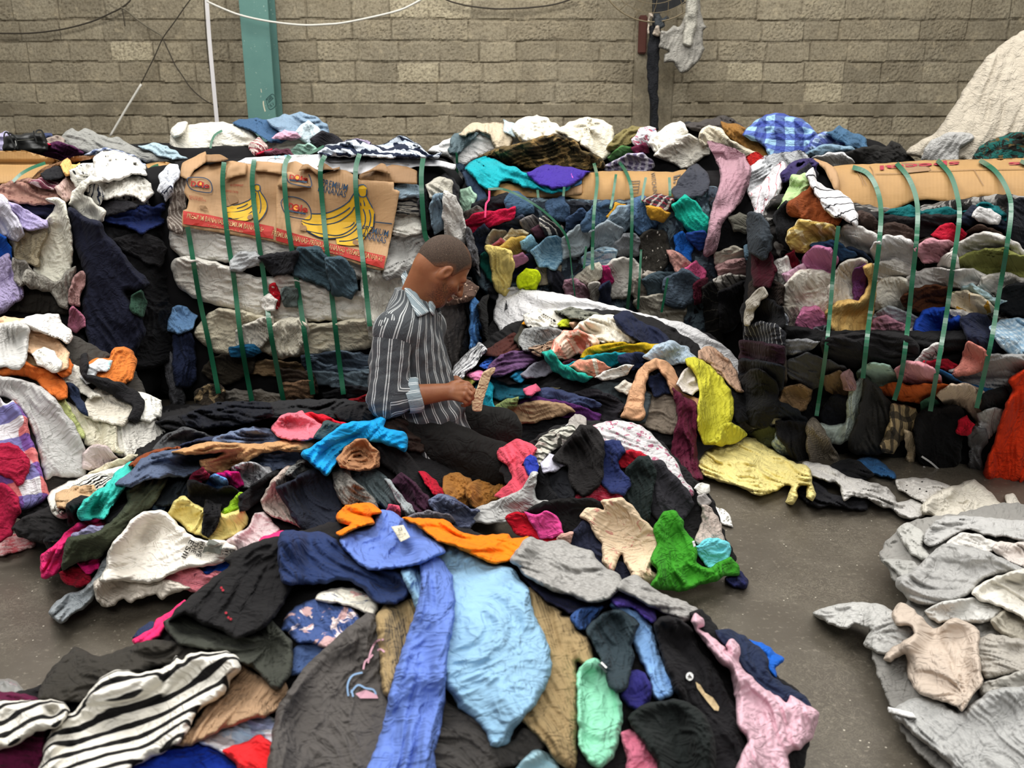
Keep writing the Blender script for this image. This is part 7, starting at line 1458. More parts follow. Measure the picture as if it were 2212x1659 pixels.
# ------------------------------------------------------------------ green straps of the bales
STR = NB('green_strap'); sv = STR.obj(); STRAP = STR.done(STR.mix(STR.math('MULTIPLY', STR.noise(sv, 30, 3), 0.4), srgb('17583d'), srgb('22694a')), 0.30, None, 0.5)
def strap(par, sup, s, w, f=lambda a, b: (a, b), off=0.012, sm=30):
    o = ribbon('strap', sup, pts(s, f), w, STRAP, off, PARENTS[par], 0.002, R=3, sm=sm); return o
for s in ('405,490 412,530 430,640 452,745 472,850', '484,350 481,400 490,500 505,600 523,750 549,892', '549,344 545,400 556,500 570,600 585,720 616,886', '626,336 614,370 622,480 640,600 655,700 676,852', '702,336 692,370 700,480 715,620 728,740 742,852', '777,332 768,370 772,450 788,600 799,705', '914,342 910,390 917,500 926,522'):
    strap('banana', 'b2', s, 10.5)
strap('left', 'b1', '98,352 70,362 45,376 28,392', 7); strap('left', 'b1', '342,356 330,360 320,368', 5)
strap('mid_rear', 'r2', '480,282 464,292 456,310 455,328', 5); strap('mid_rear', 'r2', '700,316 680,326 662,334', 6)
for s, w in (('172,45 174,56 172,76 171,100 171,113', 7), ('188,44 193,52 196,64 196,90 195,120 193,139', 7), ('186,52 184,66 182.5,74', 5.5), ('205,54 203.5,62 202.5,70', 5.5), ('136,62 136.5,67', 5.5), ('153,60 152.5,66', 5.5), ('220,54 220.5,66', 6), ('167,98 165.5,112', 5), ('202,100 200,138', 5), ('219,118 215,140', 5), ('104.5,61.5 114,61.5 125,66 138,74 148,83 154,91 156.5,100', 5), ('156.5,100 158,115 160,131', 2.5)):
    strap('middle', 'b3', ' '.join('%f,%f' % (float(a.split(',')[0]) * 10, float(a.split(',')[1]) * 10) for a in s.split()), w, z2)
for s in ('84.5,38 85,52 85.5,66',): strap('right_rear', 'r3', ' '.join('%f,%f' % (float(a.split(',')[0]) * 10, float(a.split(',')[1]) * 10) for a in s.split()), 5, z2)
for s, w in (('103,85 100,110 98,135 95,165 89,206', 9), ('112,47.5 121,51 127,60 130,74 129,95 126,120 122,150 118.5,182', 10.5), ('140,45 148,55 153,70 153,90 150,120 147,150 143,180 138.5,196', 10.5), ('166,43 174,52 178.5,65 180,80 176,110 172,140 167,170 161.5,203', 10.5), ('193,43 203,50 210.5,62 213,75 210,100 205,130 200,160 191,201', 10.5), ('219,43.5 226,47', 9)):
    strap('right', 'b4', ' '.join('%f,%f' % (float(a.split(',')[0]) * 10, float(a.split(',')[1]) * 10) for a in s.split()), w, z3)
# pink cord on the middle bale
tag(ribbon('cord', 'b3', [(1057, 412), (1056, 432), (1050, 440), (1048, 470)], 4, flat_mat('pink_cord', 'd8386a'), 0.01, None, 0.003), 'hot pink cord hanging beside the diagonal strap of the middle bale', 'cord')
parse('''
denim_shorts|dark denim shorts hanging over the straps below the banana board, left pair|3d5058/m:2f3f48:0.03|b2|d35 t6|62.5,56.5 64.5,54 68,53.5 70.5,55.5 71.5,60 71.2,62.5 68,61 65,60 63.5,59
jeans|grey blue jeans hanging over a strap below the banana board, right pair|435660|b2|d40 t6|70.5,56.5 74,55.8 76.5,59 77,62 75.5,64 72,63 71.2,60
shirt|light grey cloth tucked over a white sack below the banana board|a3a5a6|b2|d-20 t5|50,56.2 52,54.6 55,54.8 56,56.4 53,58.2 50.4,58.4
t_shirt|black cloth between the sacks below the banana board|1d1d20|b2|c t5|56.5,55.5 60,54.8 64,54.6 63,58.6 59,59.2
bandana|red paisley bandana in the torn hole of a white sack|a81622/o:e0d0c8:0.02:0.15|b2|c t5|58.3,62 59.5,61.5 60.6,64 60.2,66.5 58.8,65.8
sweater|grey green wool cloth in the torn hole of a white sack|5b6461|b2|d80 t5|60.8,62.4 64,62.6 64.2,66.2 61.6,65.8
sack_tie|knotted white sack corner beside the red bandana|d8d4cc|b2|c t6|56.2,65 58,63.8 59.8,65 59,66.8 57,66.8
jacket|dark grey jacket hanging behind the chest of the man|4a4644|b2|d85 t6|94,64.8 97,63.6 100.5,65 101,70 99.8,76 98.6,79.6 96,79.2 94.6,74
jacket|black jacket with white stripe hanging right of the dark grey jacket|19191b|b2|d85 t5.5|99.5,62 102,61 103.2,68 102.6,76 100.4,79.8 99.6,76 101,69
shirt|blue shirt with a white piping hanging behind the man|4f82bd|b2|d80 t5.5|101.8,64.6 103.6,66 105.4,70 104.6,74 103.2,76.2 101.7,75.4
blouse|brown spotted blouse behind the face of the man|5a463c/o:b59a86:0.02:0.25|b2|c t5|95,61.5 99,60 102.8,62 101,65 97,65.6 95,64.6
t_shirt|black cloths heaped left of the tarpaulin end|161617|b2|c t6|103.5,66 107,63 109,65.5 108,69 106,73.5 104.6,72
scarf|white striped scarf by the hands of the man|c9c9ca/s:55565a:0.03:0.3|bk|d-45 t4|97.5,80.5 100,77.4 103,74.6 104.5,76 102.4,78.6 100,81.5 98.2,82.5
''', 0, 0, 1.0)
# ------------------------------------------------------------------ foreground heap
parse('''
trousers|navy blue trousers leg peeping out at the left rim of the foreground heap|26304f|fg|d-40 t1.5|84,82 94,72 101,73 92,82
t_shirt|hot pink shirt edge showing along the left rim of the foreground heap|f0306f|fg|d-35 t1.5|84,84 90,79 97,76 100,70 108,65 118,58 118,66 107,74 103,80 98,84 88,87
sweater|maroon sweater under the black and white striped top in the bottom left corner|5a1738|fg|d15 t2.5|-6,118 6,116.5 18,118 27,123 30,140 28,156 27,174 -6,174
towel|royal blue cloth along the bottom edge under the striped top|1b3aa5|fg|d-15 t3|30,174 36,168 46,164 60,160 80,162 92,160 104,154 116,149 128,149 140,154 150,162 160,174
t_shirt|white printed shirt with pale blue shapes and a red patch at the bottom edge|e6e8ec/f:b9d3ea:9aa6c8:0.09:0.55|fg|d20 t3|126,148 136,138 150,134 164,130 176,134 180,146 180,154 184,168 170,174 158,172 150,160 138,153
sweatshirt|bright red sweatshirt with a white ring print at the bottom edge of the heap|d9282c|fg|d40 t3|142,154 156,148 166,144 174,150 180,160 185,174 158,174 150,162
jeans|faded blue denim leg beside the grey printed shirt, under the charcoal knit|42567f|fg|d120 t2|182,106 185,94 190,86 200,83 208,88 202,97 193,105
dress|blue dress with blush pink flowers between the black shirt and grey printed shirt|44588a/f:e8d5d2:c7a3a2:0.055:0.6|fg|d60 t3|179,77 182,68 188,62 196,58 206,57 216,60 226,64 230,76 220,85 208,89 198,85 190,85 183,79
blouse|off white blouse with blue flower print tucked under the navy top|e4dfd0/f:39496f:d3a7a0:0.05:0.62|fg|d10 t2.5|201,58 206,52 216,50 228,51 242,60 238,68 226,63 214,60
sweater|tan fine knit sweater between the striped top and the grey printed shirt|a98a6c/r:|fg|d120 t3 l34|108,150 116,145 124,136 132,124 142,116 146,108 152,98 156,96 162,104 172,108 181,108 184,118 178,127 170,132 160,134 150,138 140,141 130,147 120,151
hoodie|dark grey hoodie spread behind the black and white striped top|37342f|fg|d-15 t4.5|24,118 30,105 36,98 44,91 48,87.5 56,91 62,94 70,92 80,88 98,83 112,84 132,86 134,95 120,99 104,101 96,103 80,109 64,115 58,122 40,124 26,122
sweater|charcoal green knit sweater draped beside the tan sweater on the foreground heap|3d3f38|fg|r t3.5 @165,82|104,72 116,65 130,71 142,79 150,80 158,78 162,72 168,65 172,66 174,71 180,78 186,84 187,96 185,106 178,114 173,114 168,108 160,101 152,98 144,92 130,89 116,87 108,80
t_shirt|hot pink shirt showing behind the black blouse near the navy top|ee2f72|fg|d-20 t2|160,27 166,19 172,16 178,14 188,14.5 188,20 180,22 172,24
blouse|black blouse with small red flower embroidery on the foreground heap|1d1c1d|fg|d120 t4 l40|143,32 150,26.5 158,22.5 166,20 172,18 186,16.5 190,24 189,34 187,48 180,62 170,74 160,80 150,82.5 140,77 128,73 118,67 107,71 114,62 122,55 132,47 140,40 147,36
striped_top|black and white striped top in the bottom left of the picture|e9e5da/s:161515:0.038:0.42|fg|d-28 t4.5 l46 a.8|48,128 54,120 60,112 66,106 76,102 88,104 100,102 108,98 112,93.5 116,96 120,92 134,91 145,90.5 152,95 153.5,102 148,108 146,113 142,119 128,127 122,137 116,147 100,157 84,165 70,175 25,175 27,158 30,146 36,137 42,131 ; -6,124 10,122 24,121.5 38,122 44,128 38,138 24,142 10,150 -6,153
''', 0, 1100)
parse('''
trousers|charcoal trousers under the light blue shorts at the bottom edge|4a4744|fg|d30 t3|60,120 74,114 80,124 100,134 118,148 128,138 142,146 134,160 112,166 100,175 60,175
t_shirt|pale aqua cloth bit at the bottom edge below the khaki sweater|a9cfdb|fg|d30 t2|122,166 128,158 136,153 144,156 150,164 152,174 122,174
t_shirt|large washed grey shirt with faded pink and blue cloud print|56524f|fg|c62 t3 l56 a.6|-33,174 -34,150 -30,128 -23,116 -10,98 2,87 14,76 22,70 28,66 34,68 38,84 38,106 42,120 45,132 42,150 40,174
sweater|khaki ribbed sweater under the light blue shorts|9c8660/r:0.009|fg|d75 t3 l50 a.7|34,66 40,60 48,57 60,54 100,58 131,49 137,52 146,60 152,65 151,68 160,69 161.5,76 168,82 172,93 170,101.5 161,98 162.5,110 161.5,140 160,165 148,161 140,149 128,137 110,122 80,112 60,112 46,113 43,121 37,116 36,105 34.5,85 33,75
sweater|dark navy cloth under the heather grey bundle of the foreground heap|22243b|fg|d20 t2|124,40 132,44 146,52 160,54 172,56 184,57 186,62 172,64 158,67 148,62 136,54
jeans|blue denim edge under the slate grey shirt of the foreground heap|35538a|fg|d100 t2|157,67 166,62 178,62 173,70 166,77 160,75
polo_shirt|light blue soft shirt hanging down beside the slate grey shirt|7ea6d6|fg|d60 t3 l22|182,61 190,57.5 196,63 204,67 210,78 213,90 217,98 222,104 223,117 215,122 209,119 208,108 202,98 197,86 195,76 188,68
t_shirt|violet purple shirt tucked under the heather grey sleeve|5b48a3|fg|d35 t2.5|182,56 190,50.5 198,53 208,59 212,66 210,73 204,69 196,63 186,62
t_shirt|indigo shirt below the slate grey shirt, beside the mint green one|2c2a6a|fg|d70 t3|186,108 198,102 205,105 209,114 207,123 200,129 193,125 188,118
tank_top|mint green tank top with dark and white shoulder stripes|90dab6|fg|c75 t3 l50 a.6|162,102 172,94.5 179,99 182,106 187,116 189.5,124 190.5,134 187.5,148 184.5,158 176,165 170,163.5 163,152 161.5,138 161,120
t_shirt|slate grey twisted shirt on the right of the khaki sweater|303c42|fg|d75 t4 l18|167,76 176,67 186,63.5 194,67 201,73 198,79 196,86 198,94 195,106 193,114 187,117 181,112.5 178,100 173,90 169,82
t_shirt|rose pink bundled shirt at the bottom edge beside the mint tank top|d1738b|fg|c t4|189,143 196,140.5 204,145 212,151 217,162 214,174 191,174 193,160
navy_top|navy blue top spread over the crest of the foreground heap|26355c|fg|d35 t4 l50 a.8|-28,15 -10,14.5 0,15 8,20 14,27 22,33 34,37 46,38 55,43 55.5,50 52,57 45,60.5 38,60.5 30,57 24,50 12,45 0,47.5 -20,48.5 -28,45
shorts|light blue cotton romper shorts spread over the middle of the foreground heap|8fb7d3|fg|c82 t3 l60 a.6|49,39 60,31 72,24 80,18.5 84,23 98,29 104,34 112,35.5 121,38 125,45 130,50 131.5,58 133.5,66 138.5,76 143.5,88 145,102 141.5,113 133.5,126 127,133 120,143 117.5,149 111,151.5 106,150.5 103,142 96,134 90,129 85,126 82,119 77,113 75,100 70,80 60,66 54,52
blue_shirt|periwinkle blue long sleeve shirt, one sleeve hanging to the bottom edge|6781c8|fg|d103 t3 l36 a1.1|62,24 70,26 77,35 81.5,42 83.5,56 82.5,72 80.5,85 78.5,95 77.5,110 77.5,120 74.5,140 70.5,155 69,174 27,174 33,152 38,135 42,115 48,95 53,80 58,65 61.5,50 61,36 ; 10,20 14,14 26,11 31.5,9 30.5,3 36,0.5 44,1.5 50,6 58,7.5 64,11 67,17 74.5,21.5 77,27 70,30.5 64,34 56,36 50,37.5 40,38.5 28,38.5 22,34.5 15,28.5
orange_shirt|bright orange shirt stretched behind the periwinkle shirt collar|ee7d14|fg|d12 t3 l26|50,5.5 60,5.5 76,6.5 83,11.5 90,15.5 104,16.5 117,15.5 119.5,18.5 130.5,17.5 127,25 121.5,31.5 108,34.5 95,29.5 82,24 70,19 60,11 ; 7.5,4 14,-3 30,-4 37,2 31,4 32,9 22,12 10,17 7.5,15 16,10 9,8.5
sweater|heather grey knit sweater bundled behind the khaki sweater, sleeve to the right|8b8985/m:b4b2ae:0.012|fg|d18 t5 l26|118,33 124,24 131,17.5 142,20.5 152,19.5 160,23.5 170,26 175,33.5 181,38 188.5,42 189.5,48 184.5,54.5 178,58.5 168,59.5 158,55.5 148,53.5 138,48.5 128,42.5 123,36.5 ; 186,50 192,44 200,42 208,48 216,54 228,58 239.5,65 237.5,70 228,72.5 216,66.5 208,62.5 198,57
''', 700, 1100)
parse('''
trousers|black trousers strip behind the pale pink sweatshirt|18181a|fg|d50 t2|8,66 16,64 24,73 29,80 31,91 20,86 12,76
t_shirt|vivid blue shirt corner sticking out beyond the navy long sleeve top|1f62c4|fg|d40 t2|45,83 52,84.5 58,87 64,92 68.5,95 66,99.5 63,101.5 63.5,107 58,103 56,95
navy_top|navy long sleeve top with one sleeve reaching onto the bare floor|252e46|fg|d40 t2.5|24,78 34,76.5 44,81.5 52,87.5 58,94 59,104 64,109 74,114.5 82,119.5 86.5,127.5 76,126 64,121 52,114 42,104 34,92
t_shirt|black shirt with animal print badge beside the pale pink sweatshirt|1a191b|fg|d60 t4 l26|-15,73 -6,67.5 4,71.5 11,78 15,90 23,98 29,110 37,126 42,142 46,158 46,174 18,174 16,160 12,140 4,126 -4,110 -9,96 -12,84
trousers|black twisted cloth at the bottom edge left of the pale pink sweatshirt|1f2322|fg|c t5 l26|-31,133 -20,124 0,121 9,124 18,131 23,142 25,152 24,166 12,174 -8,174 -14,160 -23,147
sweatshirt|pale pink sweatshirt trailing down the right side of the foreground heap|dcb4c0|fg|d55 t4.5 l26|9,72 11.5,66.5 16.5,69.5 17.5,74 14,76 20,79.5 28,85.5 32.5,90 31,87 32.5,83.5 36.5,82.5 39.5,86 40.5,92 39.5,98 43,102.5 48.5,107.5 55,113.5 62.5,118 70,123 73,118.5 80,123 86.5,126.5 90.5,130 89.5,138 86.5,146 79,152.5 71,156.5 72,174 38,174 41,156 45,148 41,142 38.5,136 37.5,124 35.5,110 32.5,102 26.5,97 21.5,90 15.5,82
''', 1462, 1100)
# ------------------------------------------------------------------ the kneeling man
def smin(a, b, k):
    t = np.clip(0.5 + 0.5 * (b - a) / k, 0, 1); return b + (a - b) * t - k * t * (1 - t)
class Field:
    """a signed field on a grid, made of soft unions of tapered limbs and ellipsoids"""
    def __init__(s, lo, hi, cell):
        s.lo = np.array(lo, float); s.c = cell; s.n = np.ceil((np.array(hi) - s.lo) / cell).astype(int) + 1
        s.ax = [s.lo[i] + np.arange(s.n[i]) * cell for i in range(3)]; s.F = np.full(s.n, 0.25, np.float32)
    def box(s, lo, hi):
        i0 = np.clip(np.floor((np.array(lo) - s.lo) / s.c).astype(int), 0, s.n); i1 = np.clip(np.ceil((np.array(hi) - s.lo) / s.c).astype(int) + 1, 0, s.n)
        return tuple(slice(a, max(a, b)) for a, b in zip(i0, i1))
    def grid(s, sl):
        return np.meshgrid(*[s.ax[i][sl[i]] for i in range(3)], indexing='ij')
    def put(s, sl, d, k, sub=False):
        A = s.F[sl]
        s.F[sl] = (-smin(-A, d, k) if sub else smin(A, d, k)).astype(np.float32)
    def limb(s, a, b, r1, r2, k=0.012, sub=False, flat=None):
        a = np.array(a, float); b = np.array(b, float); m = max(r1, r2) + 0.05
        sl = s.box(np.minimum(a, b) - m, np.maximum(a, b) + m); X, Y, Z = s.grid(sl)
        if X.size == 0: return
        d = b - a; L2 = d @ d + 1e-12; px, py, pz = X - a[0], Y - a[1], Z - a[2]
        t = np.clip((px * d[0] + py * d[1] + pz * d[2]) / L2, 0, 1)
        q = np.sqrt((px - t * d[0]) ** 2 + (py - t * d[1]) ** 2 + (pz - t * d[2]) ** 2) - (r1 + (r2 - r1) * t)
        s.put(sl, q, k, sub)
    def ell(s, c, ax, r, k=0.015, sub=False):
        """ellipsoid: centre, three unit axes (rows), radii"""
        c = np.array(c, float); m = max(r) + 0.05; sl = s.box(c - m, c + m); X, Y, Z = s.grid(sl)
        if X.size == 0: return
        p = np.stack([X - c[0], Y - c[1], Z - c[2]], -1) @ np.array(ax, float).T / np.array(r)
        k0 = np.linalg.norm(p, axis=-1); k1 = np.linalg.norm(p / np.array(r), axis=-1) + 1e-9
        s.put(sl, k0 * (k0 - 1) / k1, k, sub)
    def mesh(s):
        """surface nets"""
        F = s.F; S = F < 0; n = s.n
        c8 = [(i, j, k) for i in (0, 1) for j in (0, 1) for k in (0, 1)]
        cnt = sum(S[i:n[0] - 1 + i, j:n[1] - 1 + j, k:n[2] - 1 + k].astype(np.int8) for i, j, k in c8)
        act = (cnt > 0) & (cnt < 8); I = np.argwhere(act); idx = np.full(act.shape, -1, np.int64); idx[act] = np.arange(len(I))
        acc = np.zeros((len(I), 3)); w = np.zeros(len(I))
        for a in range(8):
            for b in range(a + 1, 8):
                ca, cb = c8[a], c8[b]
                if sum(x != y for x, y in zip(ca, cb)) != 1: continue
                fa = F[I[:, 0] + ca[0], I[:, 1] + ca[1], I[:, 2] + ca[2]].astype(float); fb = F[I[:, 0] + cb[0], I[:, 1] + cb[1], I[:, 2] + cb[2]].astype(float)
                m = (fa < 0) != (fb < 0); t = np.where(m, fa / np.where(m, fa - fb, 1), 0)
                p = np.array(ca) + t[:, None] * (np.array(cb) - np.array(ca)); acc[m] += p[m]; w[m] += 1
        V = s.lo + (I + acc / np.maximum(w, 1)[:, None]) * s.c; Q = []
        for ax in range(3):
            u, v = [(1, 2), (2, 0), (0, 1)][ax]
            A = [slice(None)] * 3; B = [slice(None)] * 3; A[ax] = slice(0, -1); B[ax] = slice(1, None)
            ch = S[tuple(A)] != S[tuple(B)]; E = np.argwhere(ch); E = E[(E[:, u] > 0) & (E[:, v] > 0) & (E[:, u] < n[u] - 1) & (E[:, v] < n[v] - 1)]
            ins = S[E[:, 0], E[:, 1], E[:, 2]]; q = []
            for du, dv in ((1, 1), (0, 1), (0, 0), (1, 0)):
                e = E.copy(); e[:, u] -= du; e[:, v] -= dv; q.append(idx[e[:, 0], e[:, 1], e[:, 2]])
            q = np.stack(q, 1); q[~ins] = q[~ins][:, ::-1]; Q.append(q)
        return V, np.concatenate(Q)
    def at(s, P):
        g = (np.asarray(P) - s.lo) / s.c; i = np.clip(np.floor(g).astype(int), 0, s.n - 2); f = np.clip(g - i, 0, 1); r = 0
        for a in (0, 1):
            for b in (0, 1):
                for c in (0, 1):
                    r = r + s.F[i[..., 0] + a, i[..., 1] + b, i[..., 2] + c] * (f[..., 0] if a else 1 - f[..., 0]) * (f[..., 1] if b else 1 - f[..., 1]) * (f[..., 2] if c else 1 - f[..., 2])
        return r
def relax(V, Q, it=2, lam=0.5):
    E = np.concatenate([Q[:, [0, 1]], Q[:, [1, 2]], Q[:, [2, 3]], Q[:, [3, 0]]])
    for _ in range(it):
        s = np.zeros_like(V); c = np.zeros(len(V)); np.add.at(s, E[:, 0], V[E[:, 1]]); np.add.at(c, E[:, 0], 1); np.add.at(s, E[:, 1], V[E[:, 0]]); np.add.at(c, E[:, 1], 1)
        V = V + lam * (s / np.maximum(c, 1)[:, None] - V)
    return V
man = empty('person', (-0.30, 3.25, 0.0), 'man in a dark striped shirt and black trousers kneeling among the clothes, head bowed', 'person')
def put(name, V, Q, mat, par=man, attr=None, uv=None):
    o = mesh_obj(name, V - np.array(man.location), Q.tolist(), mat, uv=uv); o.location = man.location
    if attr is not None:
        for k, v in attr.items():
            a = o.data.attributes.new(k, 'FLOAT', 'POINT'); a.data.foreach_set('value', np.asarray(v, np.float32))
    adopt(o, par); return o
# --- joints, placed from the photograph
shR, shL = at(850, 712, 3.10), at(925, 705, 3.46)
elR, wrR = at(836, 862, 3.04), at(968, 846, 3.10)
elL, wrL = at(915, 845, 3.52), at(984, 826, 3.36)
hipR, hipL = at(872, 905, 3.16), at(890, 885, 3.38)
knR, knL = at(1078, 1000, 3.08), at(1082, 922, 3.36)
anR, anL = at(860, 1042, 3.14), at(870, 985, 3.42)
neckB = at(893, 655, 3.28); headC = at(958, 580, 3.28)
yaw, pit = math.radians(22), math.radians(42)
hv = np.array([math.cos(yaw), math.sin(yaw), 0]); sv_ = np.array([math.sin(yaw), -math.cos(yaw), 0]); zv = np.array([0, 0, 1.0])
fv = hv * math.cos(pit) - zv * math.sin(pit); uv_ = hv * math.sin(pit) + zv * math.cos(pit)
HAX = np.stack([fv, sv_, uv_])
def hp(f, s, u): return headC + fv * f + sv_ * s + uv_ * u
B = Field((-0.62, 2.88, 0.0), (0.06, 3.66, 1.10), 0.0044)
# head
B.ell(hp(-0.012, 0, 0.030), HAX, (0.098, 0.077, 0.088), 0.01)
B.ell(hp(-0.045, 0, 0.000), HAX, (0.062, 0.066, 0.066), 0.02)
B.ell(hp(0.034, 0, -0.040), HAX, (0.056, 0.056, 0.078), 0.02)
B.limb(hp(0.072, 0, -0.106), hp(0.060, 0, -0.098), 0.021, 0.024, 0.02)
for q in (-1, 1):
    B.limb(hp(-0.004, 0.056 * q, -0.050), hp(0.058, 0.022 * q, -0.104), 0.020, 0.018, 0.022)
    B.limb(hp(0.074, 0.044 * q, 0.012), hp(0.084, 0.012 * q, 0.014), 0.012, 0.012, 0.016)
    B.limb(hp(0.052, 0.052 * q, -0.026), hp(0.072, 0.034 * q, -0.036), 0.016, 0.014, 0.02)
    B.ell(hp(0.090, 0.031 * q, -0.008), HAX, (0.014, 0.018, 0.011), 0.012, True)
    B.ell(hp(0.076, 0.031 * q, -0.008), HAX, (0.0135, 0.014, 0.0125), 0.003)
    B.limb(hp(0.089, 0.020 * q, -0.002), hp(0.084, 0.043 * q, -0.004), 0.005, 0.004, 0.004)
    B.ell(hp(0.101, 0.013 * q, -0.040), HAX, (0.012, 0.009, 0.009), 0.008)
    # ear
    ea = np.stack([fv * 0.92 - sv_ * q * 0.25 - uv_ * 0.25, sv_ * q, uv_ * 0.95 + fv * 0.15]); ea = ea / np.linalg.norm(ea, axis=1, keepdims=True)
    B.ell(hp(-0.012, 0.080 * q, -0.014), ea, (0.019, 0.010, 0.033), 0.006)
    B.ell(hp(-0.006, 0.090 * q, -0.010), ea, (0.010, 0.008, 0.018), 0.004, True)
B.limb(hp(0.092, 0, 0.006), hp(0.116, 0, -0.036), 0.009, 0.012, 0.012)
B.ell(hp(0.092, 0, -0.068), HAX, (0.012, 0.023, 0.007), 0.008); B.ell(hp(0.089, 0, -0.080), HAX, (0.011, 0.020, 0.007), 0.008)
B.limb(hp(0.110, 0.022, -0.074), hp(0.110, -0.022, -0.074), 0.0035, 0.0035, 0.004, True)
B.limb(hp(-0.045, 0, -0.045), neckB + np.array([-0.01, 0, -0.02]), 0.058, 0.062, 0.03)
B.limb(hp(-0.01, 0.045, -0.055), neckB + np.array([0.05, -0.01, -0.03]), 0.020, 0.018, 0.03)
# trunk and limbs under the clothes
pelv = (hipR + hipL) / 2; chest = neckB + np.array([-0.01, 0, -0.20])
B.limb(neckB - [0, 0, 0.07], chest, 0.06, 0.105, 0.05); B.limb(chest, pelv, 0.10, 0.075, 0.05)
for s0, e0, w0, h0, k0, a0 in ((shR, elR, wrR, hipR, knR, anR), (shL, elL, wrL, hipL, knL, anL)):
    B.limb(neckB - [0, 0, 0.09], s0 - [0, 0, 0.02], 0.045, 0.045, 0.03); B.limb(s0, e0, 0.048, 0.040, 0.02); B.limb(h0 - [0, 0, 0.03], k0, 0.055, 0.045, 0.03); B.limb(k0, a0, 0.045, 0.034, 0.02); B.limb(a0, a0 + np.array([-0.16, 0, -0.01]), 0.035, 0.025, 0.02)
# forearms and hands
def hand(elb, wr, kn, tips, thumb, fr=0.034, wrr=0.026):
    elb, wr = np.array(elb), np.array(wr); mid = elb + (wr - elb) * 0.35
    B.limb(elb, mid, 0.040, fr + 0.004, 0.02); B.limb(mid, wr, fr + 0.004, wrr, 0.02)
    pc = np.mean(kn, 0)
    for q in kn: B.limb(wr + (q - pc) * 0.45, q, 0.0160, 0.0118, 0.010)
    for q in kn: B.limb(wr + (q - pc) * 0.4 + np.array([0, -0.014, 0.004]), q + np.array([0, -0.004, 0.003]), 0.0035, 0.006, 0.005)
    for ch, rr in zip(tips, (0.0088, 0.0092, 0.0089, 0.0080)):
        for i in range(len(ch) - 1): B.limb(ch[i], ch[i + 1], rr * (1 - 0.07 * i), rr * (1 - 0.07 * (i + 1)), 0.0018)
        B.limb(ch[0], ch[0], rr + 0.0022, rr + 0.0022, 0.005)
    for i in range(len(thumb) - 1): B.limb(thumb[i], thumb[i + 1], (0.0165, 0.0122, 0.0108, 0.0095)[i], (0.0125, 0.0110, 0.0096, 0.0085)[i], 0.006)
Y = 3.07
ch = [[at(1006, 832, 3.09), at(1018, 839, 3.085), at(1023, 847, 3.08), at(1019, 853, 3.09)],
      [at(1007, 842, 3.07), at(1019, 851, 3.06), at(1021, 860, 3.07), at(1014, 864, 3.09)],
      [at(1003, 853, 3.06), at(1014, 863, 3.055), at(1013, 870, 3.07), at(1006, 871, 3.09)],
      [at(996, 862, 3.06), at(1006, 870, 3.06), at(1004, 876, 3.075), at(998, 876, 3.09)]]
hand(elR, wrR, [c[0] for c in ch], ch, [at(978, 832, 3.11), at(994, 826, 3.13), at(1010, 830, 3.14), at(1019, 838, 3.135)], 0.040, 0.031)
ch2 = [[at(1010, 838, 3.30), at(1024, 842, 3.28), at(1030, 850, 3.26), at(1026, 857, 3.25)], [at(1011, 846, 3.29), at(1025, 852, 3.27), at(1028, 860, 3.25), at(1022, 865, 3.24)],
       [at(1009, 853, 3.28), at(1022, 861, 3.26), at(1023, 868, 3.24), at(1016, 871, 3.23)], [at(1005, 859, 3.28), at(1015, 867, 3.26), at(1015, 873, 3.245), at(1009, 875, 3.235)]]
hand(elL, wrL, [c[0] for c in ch2], ch2, [at(992, 836, 3.30), at(1006, 838, 3.25), at(1016, 842, 3.21), at(1022, 848, 3.18)])
V, Q = B.mesh(); V = relax(V, Q, 1, 0.35)
loc = (V - headC) @ HAX.T
sk = NB('skin'); a_b = sk.t.nodes.new('ShaderNodeAttribute'); a_b.attribute_name = 'stubble'; a_l = sk.t.nodes.new('ShaderNodeAttribute'); a_l.attribute_name = 'lips'; a_e = sk.t.nodes.new('ShaderNodeAttribute'); a_e.attribute_name = 'eye'
v = sk.obj(); n1 = sk.noise(v, 18, 4, 0.6); n2 = sk.noise(v, 220, 2)
c = sk.mix(sk.step(n1, 0.5, 0.25), srgb('94603f'), srgb('834f33')); c = sk.mix(sk.math('MULTIPLY', a_b.outputs['Fac'], sk.math('MULTIPLY', sk.step(n2, 0.46, 0.12), 0.7)), c, srgb('2c1d16'))
c = sk.mix(a_l.outputs['Fac'], c, srgb('6e3a2f')); c = sk.mix(a_e.outputs['Fac'], c, srgb('20150f'))
SKIN = sk.done(c, 0.48, sk.bump(sk.noise(v, 90, 3), 0.18, 0.003), 0.4); sk.b.inputs['Subsurface Weight'].default_value = 0.06; sk.b.inputs['Subsurface Scale'].default_value = 0.01
f_, s_, u_ = loc.T; hd = np.linalg.norm(loc, axis=1) < 0.17
stub = np.clip((-0.030 - u_) / 0.02, 0, 1) * np.clip((f_ + 0.015) / 0.03, 0, 1) * hd * np.clip((0.135 + u_) / 0.02, 0, 1)
lips = (np.abs(u_ + 0.074) < 0.010) & (f_ > 0.088) & (np.abs(s_) < 0.024); eye = (np.abs(u_ + 0.0085) < 0.0035) & (f_ > 0.078) & (np.abs(np.abs(s_) - 0.031) < 0.011)
body = put('body', V, Q, SKIN, man, dict(stubble=stub, lips=lips * 1.0, eye=eye * 1.0))
